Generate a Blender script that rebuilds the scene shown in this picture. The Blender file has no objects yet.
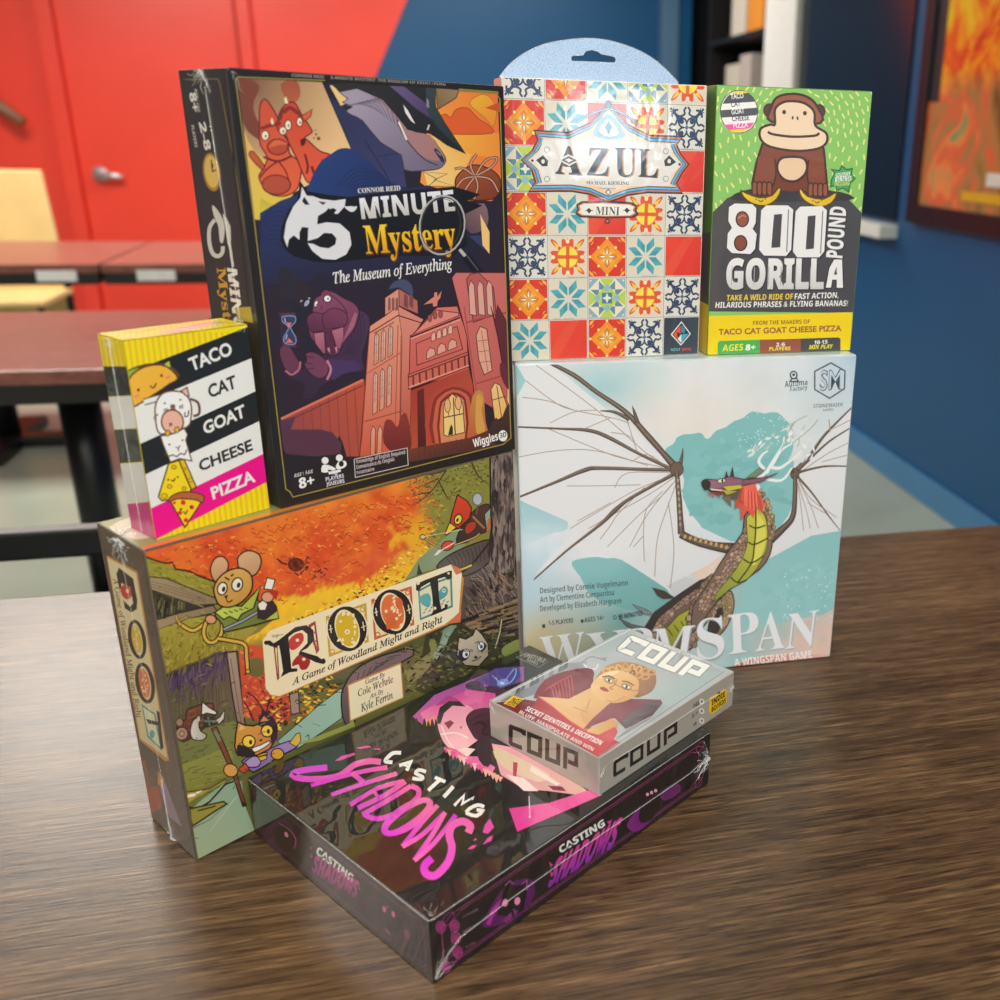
import bpy, bmesh, math, random
from mathutils import Vector, Matrix, noise
from mathutils.geometry import tessellate_polygon
random.seed(7)
SC = bpy.context.scene
COL = SC.collection
TZ = 0.75                      # height of the table top above the floor
ROOM = math.radians(14.8)      # the room's axes, turned from the world's

# ------------------------------------------------------------------ colour
def lin(c):
    c = c / 255.0
    return c / 12.92 if c <= 0.04045 else ((c + 0.055) / 1.055) ** 2.4
def rgb(h):
    if isinstance(h, (tuple, list)):
        return tuple(lin(x) for x in h[:3])
    h = h.lstrip('#')
    if len(h) == 3: h = ''.join(k * 2 for k in h)
    return tuple(lin(int(h[i:i + 2], 16)) for i in (0, 2, 4))
def mixc(a, b, t):
    t = max(0.0, min(1.0, t))
    return tuple(a[i] * (1 - t) + b[i] * t for i in range(3))

# ------------------------------------------------------------------ materials
def new_mat(name):
    m = bpy.data.materials.new(name); m.use_nodes = True
    nt = m.node_tree
    return m, nt, nt.nodes['Principled BSDF']
def coords(nt, scale=(1, 1, 1), rot=(0, 0, 0), kind='Object'):
    tc = nt.nodes.new('ShaderNodeTexCoord'); mp = nt.nodes.new('ShaderNodeMapping')
    mp.inputs['Scale'].default_value = scale; mp.inputs['Rotation'].default_value = rot
    nt.links.new(tc.outputs[kind], mp.inputs['Vector'])
    return mp.outputs['Vector']
def noise_tex(nt, vec, scale, detail=4, rough=.5, dist=0):
    n = nt.nodes.new('ShaderNodeTexNoise')
    n.inputs['Scale'].default_value = scale; n.inputs['Detail'].default_value = detail
    n.inputs['Roughness'].default_value = rough; n.inputs['Distortion'].default_value = dist
    nt.links.new(vec, n.inputs['Vector'])
    return n.outputs[0]
def ramp(nt, fac, stops):
    r = nt.nodes.new('ShaderNodeValToRGB'); e = r.color_ramp.elements
    while len(e) < len(stops): e.new(.5)
    for k, (p, c) in enumerate(stops):
        e[k].position = p; e[k].color = (*c, 1)
    nt.links.new(fac, r.inputs[0])
    return r.outputs[0]
def bump(nt, h, strength, dist=.001):
    b = nt.nodes.new('ShaderNodeBump')
    b.inputs['Strength'].default_value = strength; b.inputs['Distance'].default_value = dist
    nt.links.new(h, b.inputs['Height'])
    return b.outputs[0]
def plain(name, col, rough=.5, metal=0, spec=.5, var=.06, scale=30, coat=0):
    m, nt, p = new_mat(name)
    c = rgb(col)
    f = noise_tex(nt, coords(nt), scale, 5)
    nt.links.new(ramp(nt, f, [(.25, tuple(x * (1 - var) for x in c)), (.75, tuple(min(1, x * (1 + var)) for x in c))]), p.inputs['Base Color'])
    p.inputs['Roughness'].default_value = rough; p.inputs['Metallic'].default_value = metal
    p.inputs['Specular IOR Level'].default_value = spec; p.inputs['Coat Weight'].default_value = coat
    return m
def print_mat(name, film=1.0, ior=1.5, wr=.25, wscale=9, frough=.05, tint=None):
    """Printed card (ink comes from the panel's own colour attribute) under clear film with slight ripples."""
    m, nt, p = new_mat(name)
    if tint is None:
        a = nt.nodes.new('ShaderNodeAttribute'); a.attribute_name = 'ink'
        nt.links.new(a.outputs['Color'], p.inputs['Base Color'])
    else:
        f = noise_tex(nt, coords(nt), 60, 4)
        c = rgb(tint)
        nt.links.new(ramp(nt, f, [(.3, tuple(x * .9 for x in c)), (.7, tuple(min(1, x * 1.1) for x in c))]), p.inputs['Base Color'])
    p.inputs['Roughness'].default_value = .45
    p.inputs['Specular IOR Level'].default_value = .3
    p.inputs['Coat Weight'].default_value = film; p.inputs['Coat IOR'].default_value = ior
    p.inputs['Coat Roughness'].default_value = frough
    v = coords(nt)
    h = noise_tex(nt, v, wscale, 3, .55, .6)
    nt.links.new(bump(nt, h, wr, .02), p.inputs['Coat Normal'])
    return m

# ------------------------------------------------------------------ objects
def link(name, me, m, parent=None):
    o = bpy.data.objects.new(name, me); COL.objects.link(o)
    for k in (m if isinstance(m, list) else [m]): me.materials.append(k)
    if parent: o.parent = parent
    return o
def from_bm(name, bm, m, parent=None, smooth=False):
    me = bpy.data.meshes.new(name); bm.to_mesh(me); bm.free()
    if smooth:
        for f in me.polygons: f.use_smooth = True
    return link(name, me, m, parent)
def tag(o, label, cat, group=None, kind=None):
    if label: o['label'] = label
    if cat: o['category'] = cat
    if group: o['group'] = group
    if kind: o['kind'] = kind
    return o
def thing(name, label, cat, loc, rz=0, group=None):
    o = bpy.data.objects.new(name, None); COL.objects.link(o)
    o.location = loc; o.rotation_euler = (0, 0, rz); o.empty_display_size = .02
    return tag(o, label, cat, group)
def R(x, y, z=0):              # metres along the room's axes -> world
    c, s = math.cos(ROOM), math.sin(ROOM)
    return Vector((x * c - y * s, x * s + y * c, z))
def add_box(bm, lo, hi, bev=0, M=None, seg=2):
    old = set(bm.verts)
    r = bmesh.ops.create_cube(bm, size=1)
    vs = r['verts']
    for v in vs:
        v.co = Vector([lo[i] + (v.co[i] + .5) * (hi[i] - lo[i]) for i in range(3)])
    if bev:
        es = list({e for v in vs for e in v.link_edges})
        bmesh.ops.bevel(bm, geom=es, offset=bev, segments=seg, affect='EDGES', profile=.6)
    if M is not None:
        for v in bm.verts:
            if v not in old: v.co = M @ v.co
def box_obj(name, lo, hi, m, parent=None, bev=0.002, M=None):
    bm = bmesh.new(); add_box(bm, lo, hi, bev, M)
    return from_bm(name, bm, m, parent)
def add_tube(bm, pts, rad, n=8, caps=True):
    pts = [Vector(p) for p in pts]; rings = []
    for i, p in enumerate(pts):
        t = (pts[min(i + 1, len(pts) - 1)] - pts[max(i - 1, 0)]).normalized()
        a = t.orthogonal().normalized(); b = t.cross(a)
        r = rad[i] if isinstance(rad, (list, tuple)) else rad
        rings.append([bm.verts.new(p + r * (math.cos(2 * math.pi * k / n) * a + math.sin(2 * math.pi * k / n) * b)) for k in range(n)])
    for i in range(len(rings) - 1):
        A, B = rings[i], rings[i + 1]
        off = min(range(n), key=lambda o: sum((A[k].co - B[(k + o) % n].co).length for k in range(n)))
        for k in range(n):
            bm.faces.new((A[k], A[(k + 1) % n], B[(k + 1 + off) % n], B[(k + off) % n]))
        rings[i + 1] = [B[(k + off) % n] for k in range(n)]
    if caps:
        bm.faces.new(rings[0][::-1]); bm.faces.new(rings[-1])

# ------------------------------------------------------------------ lettering
def _m(s, up, lo, dg=None):
    r = ''
    for ch in s:
        if 'A' <= ch <= 'Z': r += chr(up + ord(ch) - 65)
        elif 'a' <= ch <= 'z':
            r += '\u210e' if (lo == 0x1D44E and ch == 'h') else chr(lo + ord(ch) - 97)
        elif '0' <= ch <= '9' and dg: r += chr(dg + ord(ch) - 48)
        else: r += ch
    return r
STY = {'sans': None, 'serif': (0x1D400, 0x1D41A, 0x1D7CE), 'italic': (0x1D434, 0x1D44E), 'bolditalic': (0x1D468, 0x1D482),
       'bold': (0x1D5D4, 0x1D5EE, 0x1D7EC), 'boldslant': (0x1D63C, 0x1D656), 'script': (0x1D4D0, 0x1D4EA), 'black': (0x1D56C, 0x1D586)}
_glyphs = {}
def glyphs(s, style, off=0):
    k = (s, style, off)
    if k not in _glyphs:
        c = bpy.data.curves.new('lettering', 'FONT')
        c.body = _m(s, *STY[style]) if STY[style] else s
        c.offset = off; c.resolution_u = 3
        o = bpy.data.objects.new('lettering', c); COL.objects.link(o)
        bpy.context.view_layer.update()
        dg = bpy.context.evaluated_depsgraph_get()
        me = bpy.data.meshes.new_from_object(o.evaluated_get(dg))
        me.calc_loop_triangles()
        vs = [(v.co.x, v.co.y) for v in me.vertices]
        tr = [tuple(t.vertices) for t in me.loop_triangles]
        bpy.data.objects.remove(o); bpy.data.curves.remove(c); bpy.data.meshes.remove(me)
        _glyphs[k] = (vs, tr)
    return _glyphs[k]

# ------------------------------------------------------------------ printed panels
def homography(q, w, h):
    src = q; dst = [(0, 0), (w, 0), (w, h), (0, h)]
    A = []; b = []
    for (x, y), (u, v) in zip(src, dst):
        A.append([x, y, 1, 0, 0, 0, -u * x, -u * y]); b.append(u)
        A.append([0, 0, 0, x, y, 1, -v * x, -v * y]); b.append(v)
    n = 8
    for i in range(n):
        p = max(range(i, n), key=lambda r: abs(A[r][i])); A[i], A[p] = A[p], A[i]; b[i], b[p] = b[p], b[i]
        for r in range(n):
            if r != i:
                f = A[r][i] / A[i][i]
                for c in range(i, n): A[r][c] -= f * A[i][c]
                b[r] -= f * b[i]
    return [b[i] / A[i][i] for i in range(n)] + [1.0]
def spline(pts, n, closed=True):
    out = []; N = len(pts)
    for i in range(N if closed else N - 1):
        g = (lambda k: pts[k % N]) if closed else (lambda k: pts[max(0, min(N - 1, k))])
        p0, p1, p2, p3 = g(i - 1), g(i), g(i + 1), g(i + 2)
        for k in range(n):
            t = k / n
            out.append(tuple(.5 * ((2 * p1[j]) + (-p0[j] + p2[j]) * t + (2 * p0[j] - 5 * p1[j] + 4 * p2[j] - p3[j]) * t * t
                                   + (-p0[j] + 3 * p1[j] - 3 * p2[j] + p3[j]) * t ** 3) for j in (0, 1)))
    if not closed: out.append(pts[-1])
    return out
def inside(p, poly):
    x, y = p; c = False; j = len(poly) - 1
    for i in range(len(poly)):
        a, b = poly[i], poly[j]
        if (a[1] > y) != (b[1] > y) and x < (b[0] - a[0]) * (y - a[1]) / (b[1] - a[1]) + a[0]: c = not c
        j = i
    return c
def clip_rect(P, lo, hi):
    def cut(P, ax, v, sgn):
        out = []
        for i in range(len(P)):
            a, b = P[i - 1], P[i]
            ia, ib = sgn * (a[ax] - v) >= 0, sgn * (b[ax] - v) >= 0
            if ia != ib:
                t = (v - a[ax]) / (b[ax] - a[ax]); out.append(tuple(a[k] + t * (b[k] - a[k]) for k in range(len(a))))
            if ib: out.append(b)
        return out
    for ax, v, s in ((0, lo[0], 1), (0, hi[0], -1), (1, lo[1], 1), (1, hi[1], -1)):
        if len(P) < 3: return []
        P = cut(P, ax, v, s)
    return P

class Panel:
    """A printed face of a carton: flat ink shapes on the card, in the face's own plane."""
    STEP = 4e-6
    G = 150
    def __init__(s, name, box, face, quad, base, mat, inset=.0007):
        w, d, h = box.dims
        o, U, V, fw, fh = {'front': ((0, 0, 0), (1, 0, 0), (0, 0, 1), w, h), 'left': ((0, d, 0), (0, -1, 0), (0, 0, 1), d, h),
                           'right': ((w, 0, 0), (0, 1, 0), (0, 0, 1), d, h), 'top': ((0, 0, h), (1, 0, 0), (0, 1, 0), w, d)}[face]
        s.o, s.U, s.V = Vector(o), Vector(U), Vector(V); s.N = s.U.cross(s.V)
        s.w, s.h = fw, fh; s.name, s.box, s.mat = name, box, mat
        s.H = homography(quad, fw, fh); s.e = inset
        s.vs = []; s.fs = []; s.cs = []; s.k = 0; s.T = (0, 0, 1)
        s.grid = [[0] * s.G for _ in range(s.G)]; s.frozen = None
        s.uvpoly([(0, 0), (1, 0), (1, 1), (0, 1)], base)
    def batch(s, on):
        """marks that do not touch one another may share an ink layer"""
        s.frozen = [r[:] for r in s.grid] if on else None
    def z(s, x0, y0, sc): s.T = (x0, y0, sc); return s
    def px(s, p): return (s.T[0] + p[0] * s.T[2], s.T[1] + p[1] * s.T[2])
    def uv(s, p):
        x, y = s.px(p); H = s.H; w = H[6] * x + H[7] * y + 1
        return ((H[0] * x + H[1] * y + H[2]) / w, (H[3] * x + H[4] * y + H[5]) / w)
    def _level(s, tris):
        """the lowest ink layer that lies above everything already printed under these triangles"""
        G = s.G; cells = set(); gx, gy = G / s.w, G / s.h
        for t in tris:
            us = [q[0] for q in t]; v_ = [q[1] for q in t]
            for j in range(max(0, int(min(v_) * gy)), min(G - 1, int(max(v_) * gy)) + 1):
                for i in range(max(0, int(min(us) * gx)), min(G - 1, int(max(us) * gx)) + 1): cells.add((i, j))
        src = s.frozen or s.grid
        L = 1 + max((src[j][i] for i, j in cells), default=0)
        for i, j in cells: s.grid[j][i] = max(L, s.grid[j][i])
        return L
    def _emit(s, P, tris=None, layer=True):
        """P: (u, v, r, g, b) points"""
        lo = (s.e, s.e); hi = (s.w - s.e, s.h - s.e)
        job = []
        def put(P, tris): job.append((P, list(tris)))
        def write(P, tris):
            b = len(s.vs)
            for p in P:
                s.vs.append(s.o + s.U * p[0] + s.V * p[1] + s.N * zz); s.cs.append((p[2], p[3], p[4], 1))
            for t in tris:
                a, c, d = (Vector(P[i][:2]) for i in t)
                ar = (c - a).cross(d - a)
                if abs(ar) < 1e-14: continue
                s.fs.append(tuple(b + i for i in (t if ar > 0 else (t[0], t[2], t[1]))))
        out = any(p[0] < lo[0] or p[0] > hi[0] or p[1] < lo[1] or p[1] > hi[1] for p in P)
        if tris is None:
            if out: P = clip_rect(P, lo, hi)
            if len(P) < 3: return
            tris = tessellate_polygon([[Vector((p[0], p[1], 0)) for p in P]])
            put(P, tris)
        elif not out: put(P, tris)
        else:
            for t in tris:
                Q = clip_rect([P[i] for i in t], lo, hi)
                if len(Q) >= 3: put(Q, [(0, i, i + 1) for i in range(1, len(Q) - 1)])
        if not job: return
        zz = 8e-5 + s.STEP * s._level([[P[i] for i in t] for P, tr in job for t in tr])
        for P, tr in job: write(P, tr)
    def _col(s, pts, col, col2, ax):
        a = rgb(col)
        if col2 is None: return [a] * len(pts)
        b = rgb(col2); (x0, y0), (x1, y1) = ax; L = (x1 - x0) ** 2 + (y1 - y0) ** 2
        return [mixc(a, b, ((p[0] - x0) * (x1 - x0) + (p[1] - y0) * (y1 - y0)) / L) for p in pts]
    def poly(s, pts, col, col2=None, ax=None, sm=0, ln=None, lw=1.5, layer=True):
        if sm: pts = spline(pts, sm)
        cs = s._col(pts, col, col2, ax)
        s._emit([(*s.uv(p), *c) for p, c in zip(pts, cs)], None, layer)
        if ln: s.line(list(pts) + [pts[0]], lw, ln, layer=layer)
        return s
    def uvpoly(s, pts, col, col2=None, ax=None, sm=0):
        if sm: pts = spline(pts, sm)
        cs = s._col(pts, col, col2, ax)
        s._emit([(p[0] * s.w, p[1] * s.h, *c) for p, c in zip(pts, cs)])
        return s
    def uvline(s, pts, w, col):    # w in metres; pts 0..1
        c = rgb(col); P = [(p[0] * s.w, p[1] * s.h) for p in pts]
        V, t = s._ribbon(P, [w] * len(P)); s._emit([(*v, *c) for v in V], t)
    def _ribbon(s, P, ws):
        V = []; N = len(P); closed = N > 2 and abs(P[0][0] - P[-1][0]) + abs(P[0][1] - P[-1][1]) < 1e-9
        for i in range(N):
            a = P[i - 1] if i else (P[-2] if closed else P[0]); b = P[i + 1] if i < N - 1 else (P[1] if closed else P[-1])
            p = P[i]
            d1 = Vector((p[0] - a[0], p[1] - a[1])); d2 = Vector((b[0] - p[0], b[1] - p[1]))
            if d1.length < 1e-12: d1 = d2
            if d2.length < 1e-12: d2 = d1
            if d1.length < 1e-12: d1 = d2 = Vector((1, 0))
            d1 = d1.normalized(); d2 = d2.normalized(); t = d1 + d2
            t = t.normalized() if t.length > .2 else d1
            k = 1 / max(.55, t.dot(d1)); n = Vector((-t.y, t.x)) * ws[i] * .5 * k
            V += [(p[0] + n.x, p[1] + n.y), (p[0] - n.x, p[1] - n.y)]
        T = []
        for i in range(N - 1): T += [(2 * i, 2 * i + 1, 2 * i + 3), (2 * i, 2 * i + 3, 2 * i + 2)]
        return V, T
    def line(s, pts, w, col, sm=0, w2=None, layer=True, col2=None):
        if sm: pts = spline(pts, sm, False)
        n = len(pts)
        ws = [w if w2 is None else w + (w2 - w) * i / max(1, n - 1) for i in range(n)]
        V, T = s._ribbon([tuple(p) for p in pts], ws)
        a = rgb(col); b = rgb(col2) if col2 else a
        s._emit([(*s.uv(v), *mixc(a, b, (i // 2) / max(1, n - 1))) for i, v in enumerate(V)], T, layer)
        return s
    def ell(s, cx, cy, rx, ry, col, rot=0, n=18, ln=None, lw=1.5, layer=True, col2=None, ax=None):
        c, q = math.cos(math.radians(rot)), math.sin(math.radians(rot))
        P = [(cx + rx * math.cos(t) * c - ry * math.sin(t) * q, cy + rx * math.cos(t) * q + ry * math.sin(t) * c)
             for t in [2 * math.pi * i / n for i in range(n)]]
        return s.poly(P, col, col2, ax, ln=ln, lw=lw, layer=layer)
    def ring(s, cx, cy, rx, ry, rx2, ry2, col, rot=0, n=24, rot2=None):
        def P(rx, ry, r):
            c, q = math.cos(math.radians(r)), math.sin(math.radians(r))
            return [(cx + rx * math.cos(t) * c - ry * math.sin(t) * q, cy + rx * math.cos(t) * q + ry * math.sin(t) * c)
                    for t in [2 * math.pi * i / n for i in range(n + 1)]]
        A, B = P(rx, ry, rot), P(rx2, ry2, rot if rot2 is None else rot2); c = rgb(col); T = []
        for i in range(n): T += [(i, i + 1, n + 1 + i), (i + 1, n + 2 + i, n + 1 + i)]
        s._emit([(*s.uv(p), *c) for p in A + B], T)
        return s
    def text(s, t, bl, br, tl, col, style='bold', off=0, col2=None, layer=True):
        vs, tr = glyphs(t, style, off)
        x0 = min(v[0] for v in vs); x1 = max(v[0] for v in vs)
        cap = .70 if style != 'sans' else .69
        a = rgb(col); b = rgb(col2) if col2 else a; P = []
        for x, y in vs:
            fx = (x - x0) / (x1 - x0); fy = y / cap
            p = (bl[0] + (br[0] - bl[0]) * fx + (tl[0] - bl[0]) * fy, bl[1] + (br[1] - bl[1]) * fx + (tl[1] - bl[1]) * fy)
            P.append((*s.uv(p), *mixc(b, a, fy)))
        s._emit(P, tr, layer)
        return s
    def glyph(s, strokes, bl, br, tl, w, col):
        """strokes in the unit square of the letter box, w relative to the letter height"""
        c = rgb(col)
        for st in strokes:
            ar = math.dist(bl, br) / math.dist(bl, tl)
            V, T = s._ribbon([(x * ar, y) for x, y in st], [w] * len(st))
            P = []
            for x, y in V:
                x /= ar
                P.append((*s.uv((bl[0] + (br[0] - bl[0]) * x + (tl[0] - bl[0]) * y, bl[1] + (br[1] - bl[1]) * x + (tl[1] - bl[1]) * y)), *c))
            s._emit(P, T, False)
        s.k += 1
        return s
    def field(s, f, n, m, region=None):
        """ink that varies over the face: f(x, y) gives a colour for a point of the artwork"""
        H = s.H
        # invert the homography once
        Mi = Matrix(((H[0], H[1], H[2]), (H[3], H[4], H[5]), (H[6], H[7], 1))).inverted()
        b = len(s.vs); zz = 8e-5 + s.STEP * s._level([[(0, 0), (s.w, 0), (s.w, s.h), (0, s.h)]])
        u0, v0, u1, v1 = region or (0, 0, 1, 1)
        for j in range(m + 1):
            for i in range(n + 1):
                u = s.e + (s.w - 2 * s.e) * (u0 + (u1 - u0) * i / n); v = s.e + (s.h - 2 * s.e) * (v0 + (v1 - v0) * j / m)
                q = Mi @ Vector((u, v, 1)); c = f(q.x / q.z, q.y / q.z)
                s.vs.append(s.o + s.U * u + s.V * v + s.N * zz); s.cs.append((*c, 1))
        for j in range(m):
            for i in range(n):
                a = b + j * (n + 1) + i
                s.fs.append((a, a + 1, a + n + 2, a + n + 1))
        s.k += 1
    def scatter(s, reg, n, fn):
        """call fn(x, y) at n random points inside a region"""
        xs = [p[0] for p in reg]; ys = [p[1] for p in reg]; k = 0; tries = 0
        while k < n and tries < n * 30:
            tries += 1
            p = (random.uniform(min(xs), max(xs)), random.uniform(min(ys), max(ys)))
            if inside(p, reg): fn(*p); k += 1
        s.k += 1
        return s
    def leaf(s, x, y, L, W, a, col):
        c, q = math.cos(a), math.sin(a)
        s.poly([(x + dx * c - dy * q, y + dx * q + dy * c) for dx, dy in ((-L, 0), (-L * .3, W), (L, 0), (-L * .3, -W))], col, layer=False)
    def done(s):
        me = bpy.data.meshes.new(s.name); me.from_pydata(s.vs, [], s.fs)
        at = me.color_attributes.new('ink', 'FLOAT_COLOR', 'POINT')
        at.data.foreach_set('color', [x for c in s.cs for x in c])
        print('PANEL', s.box.root['label'][:30], s.name, 'layers', max(map(max, s.grid)), 'faces', len(s.fs))
        return link(s.name, me, s.mat, s.box.root)

class Carton:
    def __init__(s, label, x, y, z, yaw, w, d, h, colour, film, bev=.0012, lid=None, lean=0):
        s.dims = (w, d, h)
        s.root = thing('board_game_box', label, 'board game box', (x, y, z), yaw)
        if lean: s.root.rotation_euler = (math.radians(lean), 0, yaw)
        m = print_mat('card ' + colour, film[0], film[1], film[2], film[3], film[4], tint=colour)
        s.body = box_obj('carton', (0, 0, 0), (w, d, h), m, s.root, bev)
    def P(s, px): return px
V3 = Vector
def film_material():
    m, nt, p = new_mat('clear shrink film')
    p.inputs['Base Color'].default_value = (.95, .95, .93, 1); p.inputs['Roughness'].default_value = .12
    p.inputs['Alpha'].default_value = .28; p.inputs['Coat Weight'].default_value = 1
    h = noise_tex(nt, coords(nt), 220, 3)
    nt.links.new(bump(nt, h, .5, .002), p.inputs['Normal'])
    return m
FILM = film_material()
def crinkle(bm, c, ax, ay, n, L, r, rng):
    """gathered film at a corner: fine folded ridges running out from c in the plane of ax, ay"""
    nrm = ax.cross(ay).normalized()
    for k in range((n + 1) // 2):
        a = rng.uniform(.12, math.pi / 2 - .12); l = L * rng.uniform(.4, 1)
        p = []
        for i in range(7):
            t = i / 6
            q = c + (ax * math.cos(a) + ay * math.sin(a)) * (l * t) + nrm * (r * .7 + r * 1.5 * math.sin(i * 2.1 + k)) \
                + (ay * math.cos(a) - ax * math.sin(a)) * (l * .06 * math.sin(i * 1.7 + k * 2.3))
            p.append(q)
        add_tube(bm, p, [r * (1 - .7 * i / 6) for i in range(7)], 5)
def wrap(box, seams, corners, seed=1):
    """parts of the clear film one can see: welded seams and the gathered creases at corners"""
    rng = random.Random(seed)
    for pts, r in seams:
        bm = bmesh.new(); add_tube(bm, pts, r, 6); from_bm('film_seam', bm, FILM, box.root, True)
    done = {}
    for c, ax, ay, n, L, r in corners: done.setdefault(tuple(round(q, 3) for q in c), []).append((c, ax, ay, n, L, r))
    for k, rows in done.items():
        bm = bmesh.new()
        for c, ax, ay, n, L, r in rows: crinkle(bm, V3(c), V3(ax), V3(ay), n, L, r, rng)
        from_bm('film_crease', bm, FILM, box.root, True)
# ================================================================== camera
cam = bpy.data.cameras.new('camera'); co = bpy.data.objects.new('camera', cam); COL.objects.link(co)
cam.sensor_width = 36; cam.lens = 997.9165 * 36 / 1000
cam.shift_x = (500 - 678.2513) / 1000; cam.shift_y = (503.8576 - 500) / 1000
pitch, roll = 0.3523692, 0.0275965
F = Vector((0, math.cos(pitch), -math.sin(pitch))); R0 = Vector((1, 0, 0)); U0 = R0.cross(F)
Rr = math.cos(roll) * R0 + math.sin(roll) * U0; Ur = -math.sin(roll) * R0 + math.cos(roll) * U0
mw = Matrix((Rr, Ur, -F)).transposed().to_4x4(); mw.translation = Vector((0, 0, TZ + .468446))
co.matrix_world = mw
cam.clip_start = .02; cam.dof.use_dof = True; cam.dof.focus_distance = .76; cam.dof.aperture_fstop = 36 / 5.8
SC.camera = co

# ================================================================== setting
def wall_mat(name, col, rough=.35):
    m, nt, p = new_mat(name); c = rgb(col); v = coords(nt)
    f = noise_tex(nt, v, 3, 4)
    nt.links.new(ramp(nt, f, [(.3, tuple(x * .96 for x in c)), (.7, tuple(min(1, x * 1.04) for x in c))]), p.inputs['Base Color'])
    p.inputs['Roughness'].default_value = rough
    nt.links.new(bump(nt, noise_tex(nt, v, 180, 2), .12, .001), p.inputs['Normal'])
    return m
RED = wall_mat('red wall paint', '#ee4635', .32); BLUE = wall_mat('blue wall paint', '#004c7a', .42); WHITE = plain('white trim paint', '#d9dbd6', .4)
FLOORM = plain('grey-green vinyl floor', '#9aa396', .3, var=.1, scale=4); CEIL = plain('white ceiling tiles', '#d8d6d0', .8)
BLACK = plain('black painted steel', '#15161a', .35); BLKW = plain('black laminate edge', '#1d1a1a', .4)
DARKGLASS = plain('dark window glass', '#191d26', .12, var=.1); PLY = plain('pale plywood', '#dcbc80', .4, var=.08, scale=6); CHROME = plain('brushed nickel', '#cfd0d4', .3, metal=.6)
RM = Matrix.Rotation(ROOM, 4, 'Z')
def rbox(name, lo, hi, m, parent=None, bev=.003):
    """a box given along the room's axes"""
    return box_obj(name, lo, hi, m, parent, bev, None if parent else RM)
def struct(o): o['kind'] = 'structure'; return o
struct(rbox('floor', (-4.2, -3.3, -.05), (1.74, 7.1, 0), FLOORM, bev=0))
struct(rbox('ceiling', (-4.2, -3.3, 2.8), (1.74, 7.1, 2.85), CEIL, bev=0))
struct(rbox('wall_left', (-4.3, -3.3, 0), (-4.2, 7.1, 2.8), wall_mat('taupe wall paint', '#544e4a', .6), bev=0))
struct(rbox('wall_front', (-4.2, -3.4, 0), (1.74, -3.3, 2.8), wall_mat('cream wall paint', '#d8cfc0', .5), bev=0))
# back wall: red, with a slanting change to blue
def prism(name, poly, y0, y1, m):
    bm = bmesh.new(); A = [bm.verts.new(RM @ Vector((x, y0, z))) for x, z in poly]; B = [bm.verts.new(RM @ Vector((x, y1, z))) for x, z in poly]
    bm.faces.new(A); bm.faces.new(B[::-1])
    for i in range(len(poly)): bm.faces.new((A[i], B[i], B[(i + 1) % len(poly)], A[(i + 1) % len(poly)]))
    bmesh.ops.recalc_face_normals(bm, faces=bm.faces); return from_bm(name, bm, m)
slope = (.045 + .163) / (1.961 - 1.542); xa = lambda z: -.163 + (z - 1.542) * slope
w = prism('wall_back', [(-4.2, 0), (1.63, 0), (1.63, 2.8), (-4.2, 2.8)], 7.0, 7.1, BLUE); struct(w)
redp = prism('trim_1', [(-4.2, 0), (xa(0), 0), (xa(2.8), 2.8), (-4.2, 2.8)], 6.992, 7.0, RED); struct(redp)['label'] = 'red painted part of the back wall, slanting edge'
# red door, its frame and knob in the back wall
d = struct(rbox('door_1', (-1.90, 6.965, .01), (-.95, 6.991, 2.12), RED))
fr = rbox('door_frame', (-2.0, 6.93, 0), (-1.915, 6.991, 2.2), RED, bev=.006); fr.parent = d
fr = rbox('door_frame', (-.935, 6.93, 0), (-.86, 6.991, 2.2), RED, bev=.006); fr.parent = d
fr = rbox('door_frame', (-2.0, 6.93, 2.125), (-.86, 6.991, 2.2), RED, bev=.006); fr.parent = d
bm = bmesh.new(); P0 = R(-1.80, 6.965, .92)
def rdir(x, y, z): return RM.to_3x3() @ Vector((x, y, z))
add_tube(bm, [P0, P0 + rdir(0, -.02, 0)], .042, 20); add_tube(bm, [P0 + rdir(0, -.02, 0), P0 + rdir(0, -.06, 0)], .014, 12)
add_tube(bm, [P0 + rdir(-.01, -.06, 0), P0 + rdir(.10, -.062, -.008), P0 + rdir(.13, -.058, -.012)], [.02, .018, .013], 12)
kn = from_bm('door_handle', bm, CHROME, d, True)
# right wall, with a dark opening at its far end
rw = bmesh.new()
for lo, hi in (((1.73, -3.3, 0), (1.83, 5.05, 2.8)), ((1.73, 6.92, 0), (1.83, 7.1, 2.8)), ((1.73, 5.05, 2.3), (1.83, 6.92, 2.8))): add_box(rw, lo, hi, 0)
for v in rw.verts: v.co = RM @ v.co
struct(from_bm('wall_right', rw, BLUE))
struct(rbox('trim_2', (1.63, 6.9, 0), (1.74, 7.01, 2.8), wall_mat('grey-blue corner trim', '#4f7391', .35)))
struct(rbox('baseboard_right', (1.715, -3.3, 0), (1.73, 5.05, .1), wall_mat('pale blue baseboard paint', '#3f78a2', .4)))
# dark room behind the opening
NIGHT = plain('painted storeroom darkness', '#14181f', .8)  # near-black colour stands in for the darkness of the unlit room
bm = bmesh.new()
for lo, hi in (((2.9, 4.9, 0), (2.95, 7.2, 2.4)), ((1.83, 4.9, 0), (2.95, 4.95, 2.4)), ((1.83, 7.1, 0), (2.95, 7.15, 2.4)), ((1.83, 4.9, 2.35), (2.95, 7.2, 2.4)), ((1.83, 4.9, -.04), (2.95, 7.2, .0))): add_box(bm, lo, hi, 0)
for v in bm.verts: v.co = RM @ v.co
struct(from_bm('wall_storeroom', bm, NIGHT))
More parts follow.
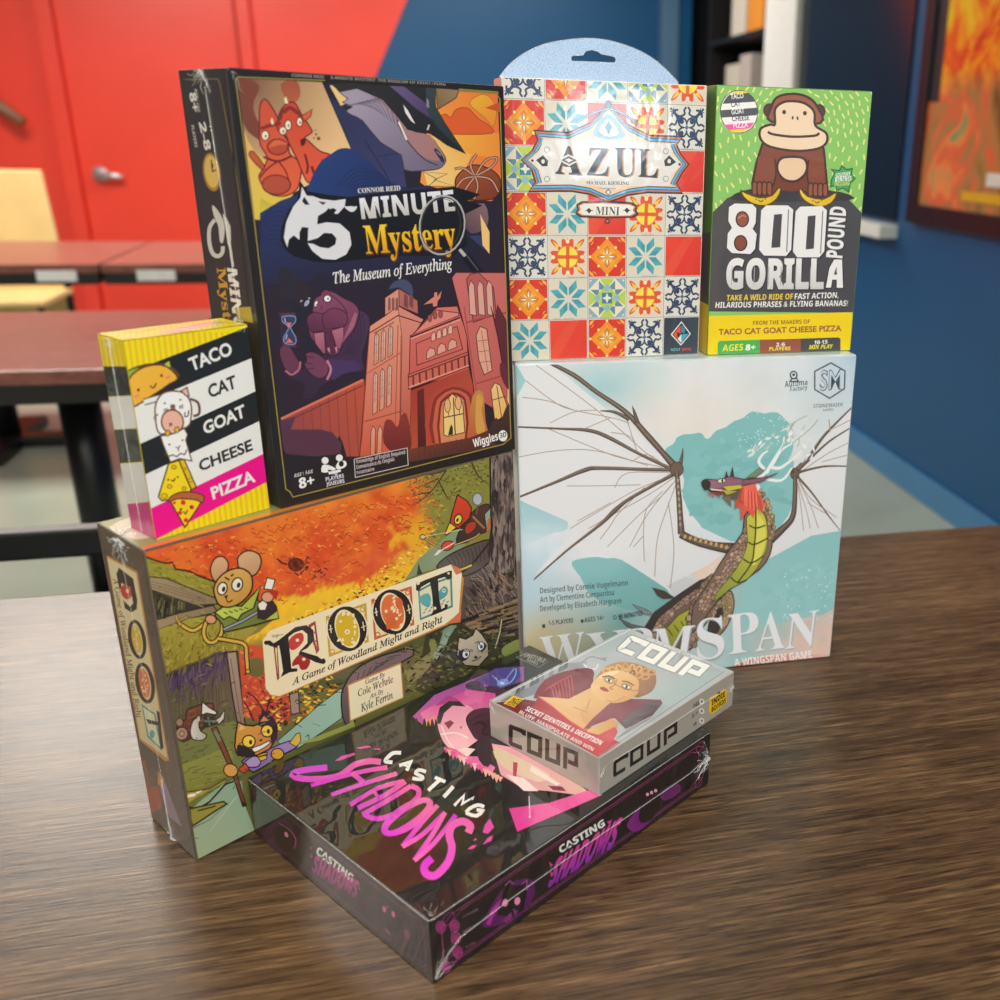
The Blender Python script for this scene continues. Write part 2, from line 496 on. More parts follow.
# window in the right wall: dark panes, white frame and sill
wn = struct(rbox('window_1', (1.722, 3.50, .945), (1.738, 4.68, 2.5), DARKGLASS))
for nm, lo, hi in (('window_frame', (1.69, 4.60, .87), (1.735, 5.02, 2.5)), ('window_sill', (1.655, 3.485, .885), (1.735, 4.60, .933))):
    o = rbox(nm, lo, hi, WHITE, bev=.006); o.parent = wn
# framed colourful poster
pc = thing('framed_poster', 'colourful framed poster in a black frame on the blue wall at right', 'poster', R(1.73, 2.85, .95), ROOM)
def fbox(name, y0, y1, z0, z1, x0, x1, m): return box_obj(name, (x0, y0 - 2.85, z0 - .95), (x1, y1 - 2.85, z1 - .95), m, pc, .003)
pb = bmesh.new()
for a in ((2.35, 3.37, .955, 1.02), (2.35, 3.37, 2.0, 2.06), (2.35, 2.41, 1.02, 2.0), (3.31, 3.37, 1.02, 2.0)): add_box(pb, (-.035, a[0] - 2.85, a[2] - .95), (0, a[1] - 2.85, a[3] - .95), .003)
from_bm('picture_frame', pb, plain('black frame wood', '#1c1413', .3), pc)
m, nt, pr = new_mat('poster print'); v = coords(nt, (1, 1.6, 1.3), kind='Object'); sep = nt.nodes.new('ShaderNodeSeparateXYZ'); nt.links.new(coords(nt), sep.inputs[0])
n1 = noise_tex(nt, v, 3.2, 6, .6, 1.2)
c1 = ramp(nt, n1, [(.22, rgb('#7d1a1a')), (.36, rgb('#d02c1c')), (.45, rgb('#ee641a')), (.53, rgb('#f4a01c')), (.62, rgb('#f0cc20')), (.72, rgb('#a2b428'))])
c2 = ramp(nt, n1, [(.28, rgb('#3a2c18')), (.4, rgb('#8f6c38')), (.48, rgb('#a8804a')), (.55, rgb('#e0643c')), (.62, rgb('#e88a4c')), (.72, rgb('#3f9a62'))])
mr = nt.nodes.new('ShaderNodeMapRange'); mr.inputs['From Min'].default_value = .42; mr.inputs['From Max'].default_value = .5; nt.links.new(sep.outputs[2], mr.inputs[0])
mx = nt.nodes.new('ShaderNodeMix'); mx.data_type = 'RGBA'; nt.links.new(mr.outputs[0], mx.inputs[0]); nt.links.new(c2, mx.inputs[6]); nt.links.new(c1, mx.inputs[7]); nt.links.new(mx.outputs[2], pr.inputs['Base Color'])
pr.inputs['Roughness'].default_value = .25
fbox('poster_sheet', 2.40, 3.32, 1.01, 2.01, -.02, -.002, m)
strip = plain('poster lettering paper', '#d9d2cc', .4); fbox('white_caption', 2.62, 2.88, 1.10, 1.14, -.0215, -.0195, strip); fbox('yellow_caption', 2.68, 3.02, 1.05, 1.08, -.0215, -.0195, plain('yellow ink', '#d9a41c', .4))
fbox('dark_border', 3.24, 3.32, 1.35, 2.0, -.0215, -.0195, plain('dark printed border', '#22262c', .4))
# shelf with goods seen through the opening
sh = thing('storage_shelf', 'dark storage shelf in the doorway beyond the boxes', 'shelf', R(1.98, 5.95, 0), ROOM)
bm = bmesh.new()
for z in (.3, .9, 1.3, 1.75): add_box(bm, (-.12, -.65, z), (.3, .65, z + .025), .002)
from_bm('shelf_board', bm, BLKW, sh)
for y in (-.65, .65): box_obj('upright', (-.12, y - .015, 0), (.3, y + .015, 2.1), BLKW, sh)
for k, (y0, y1, z0, h_, col, lab) in enumerate(((6.02, 6.28, 1.327, .30, '#cfc6b6', 'cream carton on the shelf, leftmost'), (5.80, 6.0, 1.327, .34, '#b9ada6', 'greyish carton on the shelf, in the middle'), (5.55, 5.76, 1.327, .14, '#7d4a2c', 'brown carton on the shelf, rightmost'))):
    tag(box_obj('storage_carton', (-.1, y0 - 5.95, z0), (.15, y1 - 5.95, z0 + h_), plain('carton card %d' % k, col, .6), None, .004, Matrix.Translation(R(1.98, 5.95, 0)) @ RM), lab, 'box', 'cartons on the storeroom shelf')
for k, (y0, y1, h_, col, lab) in enumerate(((5.95, 6.2, .3, '#d6cdbe', 'tall cream carton on the upper shelf'), (5.62, 5.9, .26, '#d98a2c', 'orange carton on the upper shelf'))):
    tag(box_obj('storage_carton', (-.1, y0 - 5.95, 1.777), (.15, y1 - 5.95, 1.777 + h_), plain('upper carton card %d' % k, col, .6), None, .004, Matrix.Translation(R(1.98, 5.95, 0)) @ RM), lab, 'box', 'cartons on the storeroom shelf')

# ================================================================== tables
def wood(name, stops, rough=.33, scl=1.0, coat=0.0):
    m, nt, p = new_mat(name)
    v1 = coords(nt, (3 * scl, 16 * scl, 16 * scl)); v2 = coords(nt, (8 * scl, 230 * scl, 230 * scl)); v3 = coords(nt, (30 * scl, 640 * scl, 640 * scl))
    a = noise_tex(nt, v1, 1.0, 5, .6, .9); b_ = noise_tex(nt, v2, 1.0, 4, .6, .3); c = noise_tex(nt, v3, 1.0, 2, .5)
    def mth(op, x, y):
        n = nt.nodes.new('ShaderNodeMath'); n.operation = op
        for i, q in enumerate((x, y)):
            if isinstance(q, (int, float)): n.inputs[i].default_value = q
            else: nt.links.new(q, n.inputs[i])
        return n.outputs[0]
    f = mth('ADD', mth('MULTIPLY', a, .22), mth('ADD', mth('MULTIPLY', b_, .44), mth('MULTIPLY', c, .34)))
    pores = noise_tex(nt, coords(nt, (34 * scl, 620 * scl, 620 * scl), (0, 0, .03)), 1.0, 3, .7, .2)
    blot = noise_tex(nt, coords(nt, (14 * scl, 60 * scl, 60 * scl)), 1.0, 4, .6, 1.5)
    pc_ = ramp(nt, mth('ADD', mth('MULTIPLY', pores, .72), mth('MULTIPLY', blot, .28)), [(.40, (.42, .40, .38)), (.50, (1, 1, 1)), (.60, (1.0, 1.0, 1.0)), (.68, (1.25, 1.22, 1.18))])
    mx = nt.nodes.new('ShaderNodeMix'); mx.data_type = 'RGBA'; mx.blend_type = 'MULTIPLY'; mx.inputs[0].default_value = 1
    nt.links.new(ramp(nt, f, stops), mx.inputs[6]); nt.links.new(pc_, mx.inputs[7]); nt.links.new(mx.outputs[2], p.inputs['Base Color'])
    p.inputs['Roughness'].default_value = rough; p.inputs['Coat Weight'].default_value = coat
    nt.links.new(bump(nt, mth('ADD', b_, c), .16, .0008), p.inputs['Normal'])
    return m
WOOD = wood('dark oak laminate', [(.37, rgb('#2c1f13')), (.46, rgb('#4b3724')), (.54, rgb('#624a31')), (.65, rgb('#856747'))], .34)
WOOD2 = wood('laminate with red reflection tint', [(.3, rgb('#6d4038')), (.5, rgb('#8a554a')), (.68, rgb('#a06a5c'))], .3)  # brown laminate with the red wall's reflection put into its colour
def table(label, x0, x1, y0, y1, top, ped, plates=()):
    cx, cy = (x0 + x1) / 2, (y0 + y1) / 2
    t = thing('dining_table', label, 'table', R(cx, cy, 0), ROOM)
    box_obj('tabletop', (x0 - cx, y0 - cy, TZ - .03), (x1 - cx, y1 - cy, TZ), top, t, .0025)
    box_obj('edge_band', (x0 - cx + .004, y0 - cy + .004, TZ - .07), (x1 - cx - .004, y1 - cy - .004, TZ - .031), BLKW, t, .002)
    for px in ped:
        bm = bmesh.new(); add_tube(bm, [(px - cx, 0, .05), (px - cx, 0, TZ - .085)], .045, 20); from_bm('column', bm, BLACK, t, True)
        bm = bmesh.new(); add_box(bm, (px - cx - .27, -.05, .0), (px - cx + .27, .05, .045), .012); add_box(bm, (px - cx - .05, -.3, .0), (px - cx + .05, .3, .0455), .012); from_bm('foot', bm, BLACK, t)
        box_obj('top_plate', (px - cx - .22, -.22, TZ - .085), (px - cx + .22, .22, TZ - .071), BLACK, t)
    for a, b_ in plates: o = box_obj('edge_label', (a - cx, y0 - cy - .001, TZ - .058), (b_ - cx, y0 - cy + .006, TZ - .02), plain('white paper label', '#e6e4e2', .5), t, .001); o['label'] = 'white paper label on the table edge'
    return t
table('dark wood table the boxes stand on', -1.05, 1.0, .30, 1.08, WOOD, (-.75, .6))
table('reddish table just behind the dark wood table at left', -2.2, -.52, 2.2, 2.93, WOOD2, (-1.85, -.79))
table('far reddish table by the red wall, left of the pair', -2.1, -1.075, 3.93, 4.72, WOOD2, (-1.6,), ((-1.27, -1.145),))
table('far reddish table by the red wall, right of the pair', -1.065, -.1, 3.93, 4.72, WOOD2, (-.58,), ((-.955, -.83),))

# ================================================================== chairs
ch = thing('dining_chair', 'black metal chair, its top rail just beyond the table edge', 'chair', R(-.72, 1.14, 0), ROOM)
bx = lambda n, lo, hi, m=BLACK, p=ch, bev=.004: box_obj(n, lo, hi, m, p, bev)
bx('back_rail', (-.21, .155, .705), (.35, .18, .742)); bx('back_rail', (-.19, .155, .56), (.33, .175, .59))
for x in (-.205, .318): bx('leg', (x, .15, .0), (x + .028, .178, .71))
for x in (-.2, .315): bx('leg', (x, -.26, .0), (x + .025, -.235, .44))
bx('seat', (-.21, -.27, .44), (.35, .16, .47), BLKW)
def plychair(label, x, y):
    t = thing('wooden_chair', label, 'chair', R(x, y, 0), ROOM, None)
    bm = bmesh.new(); add_box(bm, (-.2, -.016, .62), (.2, .016, 1.0), .01)
    for v in bm.verts: v.co.x *= 1 - .10 * max(0, (v.co.z - .62) / .38)
    from_bm('backrest', bm, PLY, t); bx('lower_slat', (-.19, -.016, .33), (.19, .012, .60), PLY, t)
    for s in (-.215, .19): bx('leg', (s, -.02, .0), (s + .025, .015, .64), BLACK, t); bx('leg', (s, -.42, 0), (s + .025, -.39, .44), BLACK, t)
    bx('cross_bar', (-.2, -.03, .598), (.17, -.017, .632), BLACK, t); bx('seat', (-.22, -.43, .44), (.22, .0, .465), PLY, t)
    return t
plychair('pale plywood chair behind the far table, against the red wall', -1.82, 5.4)
# bracket on the red wall
wb = thing('wall_bracket', 'brown bar on a dark bracket fixed to the red wall, far left', 'wall bracket', R(-2.28, 6.99, 1.33), ROOM)
bm = bmesh.new(); add_tube(bm, [(-.12, -.05, .02), (.0, -.1, -.02), (.15, -.14, -.13)], [.03, .035, .03], 12); from_bm('bar', bm, plain('brown wood bar', '#8a5a42', .5), wb, True)
bx('bracket_plate', (-.1, -.06, -.08), (.0, .0, .12), BLACK, wb)

# ================================================================== light: ceiling panels and the windows behind the camera
def area(name, loc, sx, sy, power, col, rot):
    l = bpy.data.lights.new(name, 'AREA'); l.shape = 'RECTANGLE'; l.size = sx; l.size_y = sy; l.energy = power; l.color = col
    o = bpy.data.objects.new(name, l); COL.objects.link(o); o.location = loc; o.rotation_euler = rot; return o
for x, y, pw in ((-1.5, 4.3, 108), (.6, 5.4, 50), (-2.6, 1.6, 70), (.3, -.5, 44), (-1.3, -1.6, 42), (1.0, -2.2, 30)):
    area('ceiling_panel', R(x, y, 2.78), 1.2, .6, pw, (1, .95, .87), (0, 0, ROOM))
area('window_light', R(1.30, -3.25, 1.27), .46, .34, 7.5, (.8, .9, 1), (math.radians(90), 0, ROOM))
area('window_light', R(.4, -3.25, 2.3), .45, .6, 9, (.86, .93, 1), (math.radians(90), 0, ROOM))
W = bpy.data.worlds.new('room air'); SC.world = W; W.use_nodes = True
W.node_tree.nodes['Background'].inputs[0].default_value = (.9, .95, 1, 1); W.node_tree.nodes['Background'].inputs[1].default_value = .25
vs = SC.view_settings; vs.view_transform = 'Standard'; vs.look = 'None'; vs.gamma = 1; vs.use_curve_mapping = False; vs.exposure = 0.0
# ================================================================== the wolf-detective box
def make_mystery():
    b = Carton('black box with a hatted wolf and red museum, on top of the forest box', -.26634, .62330, TZ + .22754, .84, .19968, .0672, .27175,
               '#241f22', (1.0, 1.45, .12, 14, .06))
    M = print_mat('printed card under film, wolf box', 1.0, 1.45, .06, 12, .06)
    p = Panel('front_cover', b, 'front', [(278.5, 509.5), (515.3, 449.5), (503.8, 85), (228.8, 68.8)], '#28231f', M)
    p.poly([(238, 79), (498, 92.5), (509.3, 443), (287, 497)], '#2c2631', '#35262f', ((350, 90), (390, 490)))
    # --- sunset scene with two startled animals, upper left
    p.z(230, 70, .15)
    p.poly([(55, 62), (615, 85), (805, 525), (520, 765), (330, 870), (175, 1000), (160, 985)], '#6b4037', '#f0c48d', ((150, 60), (640, 480)))
    p.poly([(100, 430), (150, 520), (330, 700), (420, 830), (175, 995)], '#e6b565', '#dcc24a', ((150, 450), (220, 980)), sm=4)
    p.poly([(60, 75), (200, 110), (160, 260), (250, 480), (130, 420), (80, 300)], '#7c4436', sm=4)
    p.poly([(340, 100), (450, 80), (470, 180), (400, 230)], '#a0503a', '#b3603f', ((340, 80), (400, 230)), sm=3)
    lnc = '#6d2620'
    p.poly([(205, 245), (240, 200), (300, 280), (330, 350), (350, 420), (390, 480), (400, 560), (470, 620), (470, 720), (440, 800), (360, 840), (260, 820), (195, 720), (230, 650), (250, 580), (205, 500), (200, 380)], '#c9523a', '#e2643e', ((230, 200), (350, 820)), sm=4, ln=lnc, lw=9)
    p.poly([(330, 300), (370, 240), (430, 220), (480, 300), (540, 390), (545, 420), (500, 450), (520, 470), (600, 540), (690, 580), (600, 680), (520, 750), (450, 600), (400, 500), (370, 430), (320, 400)], '#c94a33', '#e25c3c', ((400, 220), (560, 740)), sm=4, ln=lnc, lw=9)
    p.poly([(480, 310), (550, 265), (540, 310), (500, 345)], '#d4643f', ln=lnc, lw=7)
    p.poly([(300, 380), (340, 280), (370, 225), (350, 330)], '#7a332c')
    p.poly([(205, 385), (280, 355), (345, 350), (340, 372), (270, 385), (210, 405)], '#8a3028')
    p.line([(360, 290), (400, 255), (450, 285), (480, 310)], 26, '#8a3028', sm=3)
    p.poly([(275, 340), (285, 320), (298, 365), (280, 368)], '#e8d9b0'); p.poly([(365, 195), (378, 180), (392, 228), (372, 228)], '#e8d9b0')
    for x, y, rx, ry in ((238, 440, 25, 32), (355, 408, 24, 27), (390, 370, 22, 34), (466, 348, 19, 30)):
        p.ell(x, y, rx, ry, '#efe3c2', ln=lnc, lw=7); p.ell(x + 3, y + 4, 5, 10, '#4a1c18')
    p.ell(320, 515, 68, 52, '#b94c34', ln='#7c2a22', lw=9); p.poly([(260, 520), (300, 470), (360, 480), (385, 500), (340, 500), (300, 510)], '#d36a45', sm=3)
    p.poly([(470, 470), (500, 455), (505, 485), (480, 510)], '#5c1d1c', sm=3)
    p.line([(225, 580), (320, 610), (410, 575)], 14, lnc, sm=3); p.line([(320, 610), (250, 660), (200, 720)], 10, lnc, sm=3); p.line([(330, 615), (380, 690), (400, 790)], 8, lnc, sm=3)
    p.poly([(130, 560), (160, 545), (230, 640), (215, 665), (150, 600)], '#c05a3a', ln=lnc, lw=7, sm=2)
    p.ell(310, 765, 95, 65, '#b5503a', ln=lnc, lw=8)
    p.line([(500, 560), (520, 640), (510, 690)], 16, '#7a2a24', sm=2); p.line([(545, 640), (560, 690)], 18, '#7a2a24'); p.line([(610, 600), (640, 610)], 14, '#7a2a24')
    for x, y, r in ((575, 430, 8), (592, 457, 13), (560, 455, 6), (572, 402, 5)): p.ell(x, y, r, r, '#8b3b2c', n=8)
    p.poly([(205, 850), (280, 900), (320, 900), (240, 950), (180, 990)], '#d8c94a', '#bfa32e', ((180, 990), (320, 860)))
    # --- sunset, upper right
    p.z(330, 70, .18)
    p.poly([(570, 95), (930, 122), (952, 640), (900, 720), (640, 720), (500, 620)], '#ee9a3c', '#e9743a', ((560, 300), (950, 250)))
    p.poly([(520, 560), (560, 360), (700, 400), (790, 460), (700, 640), (540, 640)], '#f4cf83', '#f0b04e', ((560, 560), (780, 430)))
    p.poly([(640, 340), (940, 345), (945, 480), (800, 470), (700, 420)], '#f2b23f', '#ee8d38', ((660, 350), (900, 480)))
    p.poly([(600, 270), (640, 240), (670, 260), (700, 215), (760, 205), (800, 240), (830, 270), (880, 300), (900, 345), (700, 352), (640, 340)], '#dd5f2b', sm=3, ln='#b04a22', lw=5)
    p.poly([(785, 160), (850, 130), (900, 160), (925, 230), (905, 310), (870, 270), (810, 220), (780, 190)], '#ecaf37', '#e68c2d', ((790, 150), (900, 300)), sm=3, ln='#c5762a', lw=5)
    p.poly([(860, 205), (950, 170), (950, 230)], '#c9562a')
    # --- wolf detective: coat, collar, muzzle, hat
    p.z(330, 70, .18)
    p.poly([(-190, 850), (-120, 640), (-60, 520), (0, 470), (60, 435), (130, 440), (200, 480), (420, 660), (440, 720), (300, 760), (0, 900), (-300, 1000)], '#2c4077', '#2b3058', ((0, 450), (380, 720)), sm=3)
    for k in range(7): p.line([(40 + k * 18, 640 + k * 4), (150 + k * 12, 540 + k * 20), (330, 600 + k * 18)], 5, '#24305a', sm=4)
    p.poly([(0, 150), (60, 195), (240, 330), (390, 455), (425, 650), (330, 620), (220, 510), (120, 440)], '#343553', '#40406a', ((60, 200), (400, 600)))
    p.line([(190, 385), (300, 560), (340, 640)], 5, '#24243c', sm=3); p.line([(390, 455), (260, 480)], 4, '#24243c')
    p.poly([(0, 90), (30, 80), (110, 180), (60, 200)], '#e9c583')
    p.poly([(40, 110), (150, 95), (330, 150), (380, 270), (440, 340), (550, 360), (600, 420), (640, 480), (635, 515), (600, 545), (500, 556), (410, 550), (395, 470), (280, 400), (180, 280), (120, 250), (90, 225), (125, 205), (70, 180), (100, 160)], '#a79bac', '#746a80', ((120, 120), (480, 560)), sm=2, ln='#4a3a48', lw=5)
    p.poly([(230, 140), (330, 160), (385, 240), (440, 330), (550, 358), (600, 420), (635, 480), (600, 500), (520, 480), (440, 400), (380, 290), (300, 200)], '#a5808c', '#a97874', ((250, 150), (600, 480)), sm=3)
    for k in range(8): p.line([(90 + k * 22, 200 - k * 6), (170 + k * 25, 190 - k * 2), (250 + k * 18, 215 + k * 14)], 4, '#6e6070', sm=3)
    p.line([(370, 270), (400, 340), (440, 405), (520, 490), (600, 525)], 6, '#4b3540', sm=4)
    p.line([(380, 285), (425, 385)], 9, '#efe5d8'); p.line([(376, 300), (402, 352)], 3, '#4b3540')
    p.poly([(575, 435), (600, 440), (632, 490), (625, 510), (600, 480)], '#33303f', sm=3); p.line([(590, 448), (615, 470)], 8, '#7b7a94')
    p.poly([(0, 78), (90, 75), (330, 80), (585, 92), (588, 200), (640, 290), (755, 462), (650, 415), (555, 350), (430, 330), (370, 255), (290, 165), (150, 105), (60, 125)], '#35302b', '#272629', ((100, 80), (600, 350)), sm=0)
    p.poly([(320, 78), (395, 80), (530, 180), (590, 260), (565, 270), (480, 215)], '#6d5a86', '#493c60', ((330, 80), (560, 260)), sm=0)
    p.poly([(530, 90), (585, 92), (588, 200), (640, 290), (755, 462), (600, 320), (540, 230)], '#3c4546', '#2b3634', ((540, 100), (720, 440)))
    p.poly([(405, 190), (430, 220), (472, 296), (448, 280), (418, 236)], '#e4dce0'); p.poly([(535, 150), (548, 170), (550, 210), (535, 200)], '#8d8798')
    p.line([(540, 330), (550, 300)], 10, '#d6c6b8')
    p.poly([(585, 92), (715, 108), (700, 150), (598, 215)], '#7d6246', '#9a815c', ((590, 210), (710, 110)), ln='#4d3a28', lw=5)
    p.line([(715, 108), (935, 122)], 14, '#a08b38')
    # sack
    p.poly([(695, 640), (700, 590), (745, 545), (810, 520), (900, 550), (945, 600), (945, 660), (900, 710), (780, 715), (710, 680)], '#a3512f', '#7e3c26', ((760, 540), (880, 710)), sm=3, ln='#4e2416', lw=7)
    for q in ([(805, 585), (740, 540), (690, 545)], [(805, 585), (780, 520), (815, 460)], [(805, 585), (860, 500), (925, 480), (900, 530), (805, 585)], [(805, 585), (740, 600), (700, 650)], [(805, 585), (750, 660), (760, 700)], [(805, 585), (890, 600), (935, 670)], [(805, 585), (820, 640), (800, 710)]):
        p.line(q, 15, '#4e2416', sm=4); p.line(q, 8, '#c99a80', sm=4)
    p.poly([(515, 560), (650, 572), (580, 605), (690, 640), (545, 640), (590, 600)], '#f0c878', ln='#2b2430', lw=4)
    # --- night and dark coat behind the lettering
    p.z(260, 180, .22)
    p.poly([(0, 150), (90, 95), (185, 60), (400, 90), (640, 40), (760, 20), (900, 60), (1000, 330), (980, 380), (0, 480)], '#303a66', '#2c2534', ((150, 60), (330, 420)))
    for k in range(9): p.line([(0, 190 + k * 12), (100, 120 + k * 22), (300, 330 + k * 4)], 4, '#272a4c', sm=4)
    p.poly([(930, 250), (1000, 245), (1040, 330), (950, 250)], '#39406b')
    p.poly([(930, 130), (1020, 100), (1035, 200), (960, 240), (920, 180)], '#8c6a6c', '#5a4550', ((1030, 110), (930, 230)), sm=3, ln='#3a2a30', lw=4)
    p.poly([(1000, 150), (1042, 230), (1042, 330), (1010, 290)], '#efc77a')
    # --- black brush patch, emblem and title
    blk = '#1f1c1d'
    p.poly([(92, 270), (95, 220), (125, 140), (170, 85), (182, 5), (215, 50), (300, 65), (400, 75), (430, 70), (560, 55), (880, 25), (1000, 60), (940, 90), (1010, 110), (930, 150), (940, 290), (880, 340), (640, 340), (480, 355), (330, 372), (250, 370), (150, 345), (110, 310)], blk)
    W = '#dedce0'
    p.poly([(190, 30), (212, 70), (240, 72), (275, 85), (335, 92), (388, 84), (383, 118), (352, 152), (335, 150), (347, 132), (338, 130), (330, 120), (318, 132), (310, 125), (298, 140), (262, 162), (258, 200), (300, 190), (360, 195), (405, 235), (413, 290), (390, 335), (340, 360), (280, 355), (235, 320), (215, 285), (240, 288), (270, 303), (310, 308), (340, 290), (345, 262), (325, 240), (290, 238), (260, 262), (215, 275), (218, 215), (190, 212), (178, 235), (178, 270), (152, 250), (130, 268), (122, 305), (107, 260), (118, 190), (150, 120), (183, 80)], W)
    p.poly([(200, 75), (225, 110), (205, 112), (190, 95)], blk); p.poly([(262, 95), (300, 100), (285, 112)], blk)
    p.line([(345, 132), (352, 122), (340, 118), (326, 126)], 5, W); p.ell(300, 108, 3, 3, W)
    p.line([(385, 118), (408, 135), (438, 118)], 8, W, sm=3); p.poly([(390, 118), (438, 120), (425, 140), (405, 140)], W, sm=2)
    p.text('CONNOR REID', (444, 58), (637, 43), (442, 36), '#e6dfd4', 'serif', .004)
    p.text('MINUTE', (460, 174), (886, 133), (449, 84), '#eceaf0', 'bold', .012, col2='#c7c3ba')
    p.text('Mystery', (482, 335), (897, 306), (466, 205), '#5a3510', 'serif', .03)
    p.text('Mystery', (480, 332), (893, 303), (464, 202), '#f7d327', 'serif', .005, col2='#e0991c')
    p.ring(827, 202, 108, 140, 95, 126, '#3a3836', 8); p.ring(826, 200, 106, 138, 99, 130, '#b5b2ac', 8); p.ring(820, 202, 90, 124, 87, 121, '#4b4846', 8)
    p.line([(905, 310), (935, 345)], 15, '#b9b5b0'); p.line([(932, 340), (1000, 425)], 42, '#1d1b1e'); p.line([(938, 338), (990, 405)], 6, '#5a5660')
    p.text('The Museum of Everything', (332, 468), (873, 398), (326, 418), '#eeebe6', 'italic', .012)
    # --- startled walrus with hourglass
    p.z(270, 270, .13); dk = '#33202f'
    for k in range(40):
        x, y = random.uniform(20, 720), random.uniform(60, 900)
        p.ell(x, y, random.uniform(60, 120), random.uniform(30, 80), random.choice(['#2e2732', '#322a33', '#2a2733', '#35292f']), random.uniform(0, 90), 12, layer=False)
    p.k += 1
    p.poly([(100, 800), (240, 760), (320, 680), (420, 640), (560, 520), (640, 350), (680, 300), (760, 360), (745, 500), (700, 660), (720, 770), (600, 790), (480, 840), (380, 900), (330, 980), (240, 980), (250, 880), (160, 840)], '#4f3552', '#3b2a3c', ((640, 350), (300, 950)), sm=3, ln=dk, lw=7)
    p.poly([(430, 690), (560, 690), (660, 700), (690, 760), (560, 790), (470, 840)], '#4d3660', sm=3)
    for k in range(6): p.line([(700 - k * 22, 330 + k * 10), (720 - k * 26, 480 + k * 20), (640 - k * 20, 650)], 5, '#3a2638', sm=4)
    p.poly([(390, 185), (470, 160), (560, 210), (640, 250), (680, 320), (640, 450), (560, 560), (520, 640), (440, 650), (380, 600), (310, 520), (290, 430), (320, 320), (330, 230)], '#8a4a64', '#6f3a55', ((420, 170), (520, 640)), sm=3, ln=dk, lw=8)
    p.poly([(330, 480), (410, 470), (420, 640), (400, 640), (340, 560)], '#b96f82', '#8f5266', ((350, 480), (410, 640)), ln=dk, lw=6)
    p.poly([(465, 460), (560, 430), (560, 520), (530, 610), (500, 580)], '#b76d80', '#94556a', ((540, 440), (520, 610)), ln=dk, lw=6)
    p.poly([(410, 470), (465, 460), (490, 560), (510, 600), (480, 640), (430, 640)], '#5d2f45', ln=dk, lw=5); p.poly([(430, 600), (450, 590), (455, 640)], '#c08a95'); p.poly([(490, 590), (512, 585), (505, 635)], '#c08a95')
    p.poly([(280, 420), (280, 360), (330, 320), (400, 330), (470, 290), (560, 310), (590, 370), (560, 430), (440, 450), (340, 475), (300, 455)], '#7b405c', '#5f3049', ((450, 300), (400, 470)), sm=4, ln=dk, lw=7)
    p.line([(400, 335), (395, 400), (415, 450)], 6, dk, sm=3)
    p.ell(436, 215, 30, 28, '#f0ecec', ln=dk, lw=9); p.ell(440, 215, 7, 8, '#2a2430'); p.ell(348, 255, 14, 26, '#f0ecec', 15, ln=dk, lw=7); p.ell(350, 262, 4, 7, '#2a2430')
    p.line([(385, 300), (395, 270)], 6, dk); p.line([(470, 190), (540, 250), (590, 330)], 6, dk, sm=3); p.poly([(385, 180), (420, 150), (450, 160), (480, 165), (460, 190), (410, 190)], '#7d4058', sm=2)
    p.ell(278, 250, 10, 24, '#7b8fc4', 35, ln='#e3e6f2', lw=4); p.line([(228, 240), (243, 228)], 8, '#c8cfe0'); p.line([(288, 215), (304, 212)], 8, '#c8cfe0')
    p.poly([(645, 320), (665, 330), (640, 430), (570, 520), (545, 560), (570, 500)], '#a5647a')
    p.poly([(65, 620), (90, 575), (140, 580), (180, 640), (220, 720), (200, 780), (130, 780), (90, 720)], '#6b3b50', sm=3, ln=dk, lw=7)
    p.line([(110, 770), (160, 800), (215, 760), (225, 700)], 16, '#b06a7a', sm=4)
    p.poly([(265, 640), (320, 625), (390, 660), (440, 720), (430, 800), (370, 830), (300, 790), (255, 720), (275, 690)], '#75405a', sm=3, ln=dk, lw=7)
    p.line([(270, 660), (330, 670)], 6, dk); p.line([(265, 710), (320, 720)], 6, dk); p.line([(280, 760), (330, 750)], 6, dk)
    p.line([(430, 690), (460, 760), (430, 840)], 18, '#c07f92', sm=4)
    p.poly([(50, 325), (195, 320), (185, 350), (75, 352)], '#5a3a4a', ln=dk, lw=5); p.poly([(75, 560), (195, 575), (205, 590), (120, 585)], '#5a3a4a')
    p.poly([(90, 355), (185, 352), (185, 400), (150, 440), (190, 510), (185, 565), (110, 560), (100, 510), (140, 440), (95, 400)], '#39405e', sm=2, ln='#8f9bc4', lw=7)
    p.poly([(115, 400), (160, 400), (145, 440), (140, 440)], '#d8737a'); p.poly([(115, 555), (140, 520), (172, 555)], '#d8737a'); p.line([(108, 365), (112, 400)], 7, '#b9c8ea'); p.line([(125, 490), (115, 530)], 7, '#b9c8ea')
    p.line([(80, 350), (88, 560)], 8, '#4d3343')
    # --- museum
    p.z(250, 270, .27); st = '#5a2222'
    p.poly([(115, 545), (420, 400), (430, 700), (130, 680)], '#8e4646', '#c2563c', ((130, 650), (430, 480)), ln=st, lw=3)
    for k in range(7): p.line([(190 + k * 32, 515 - k * 15), (200 + k * 33, 690)], 3, '#8a3d36')
    p.line([(110, 550), (415, 405)], 9, '#d9775b'); p.line([(120, 565), (415, 425)], 4, '#7a302c')
    p.poly([(400, 700), (440, 205), (500, 165), (545, 130), (640, 180), (600, 240), (590, 700)], '#e59a80', '#cf5a3e', ((530, 160), (480, 690)), ln=st, lw=3)
    p.poly([(545, 130), (640, 180), (600, 240), (585, 690), (550, 690), (560, 250)], '#d98a78', '#b94a36', ((600, 180), (570, 690)), ln=st, lw=2)
    p.poly([(497, 100), (548, 65), (550, 130), (497, 165)], '#dd9480', ln=st, lw=3); p.poly([(548, 65), (618, 110), (620, 160), (550, 130)], '#b56a60', ln=st, lw=3)
    p.poly([(510, 70), (530, 40), (570, 30), (598, 55), (598, 95), (548, 62)], '#4a4f6c', sm=2, ln='#33364a', lw=3)
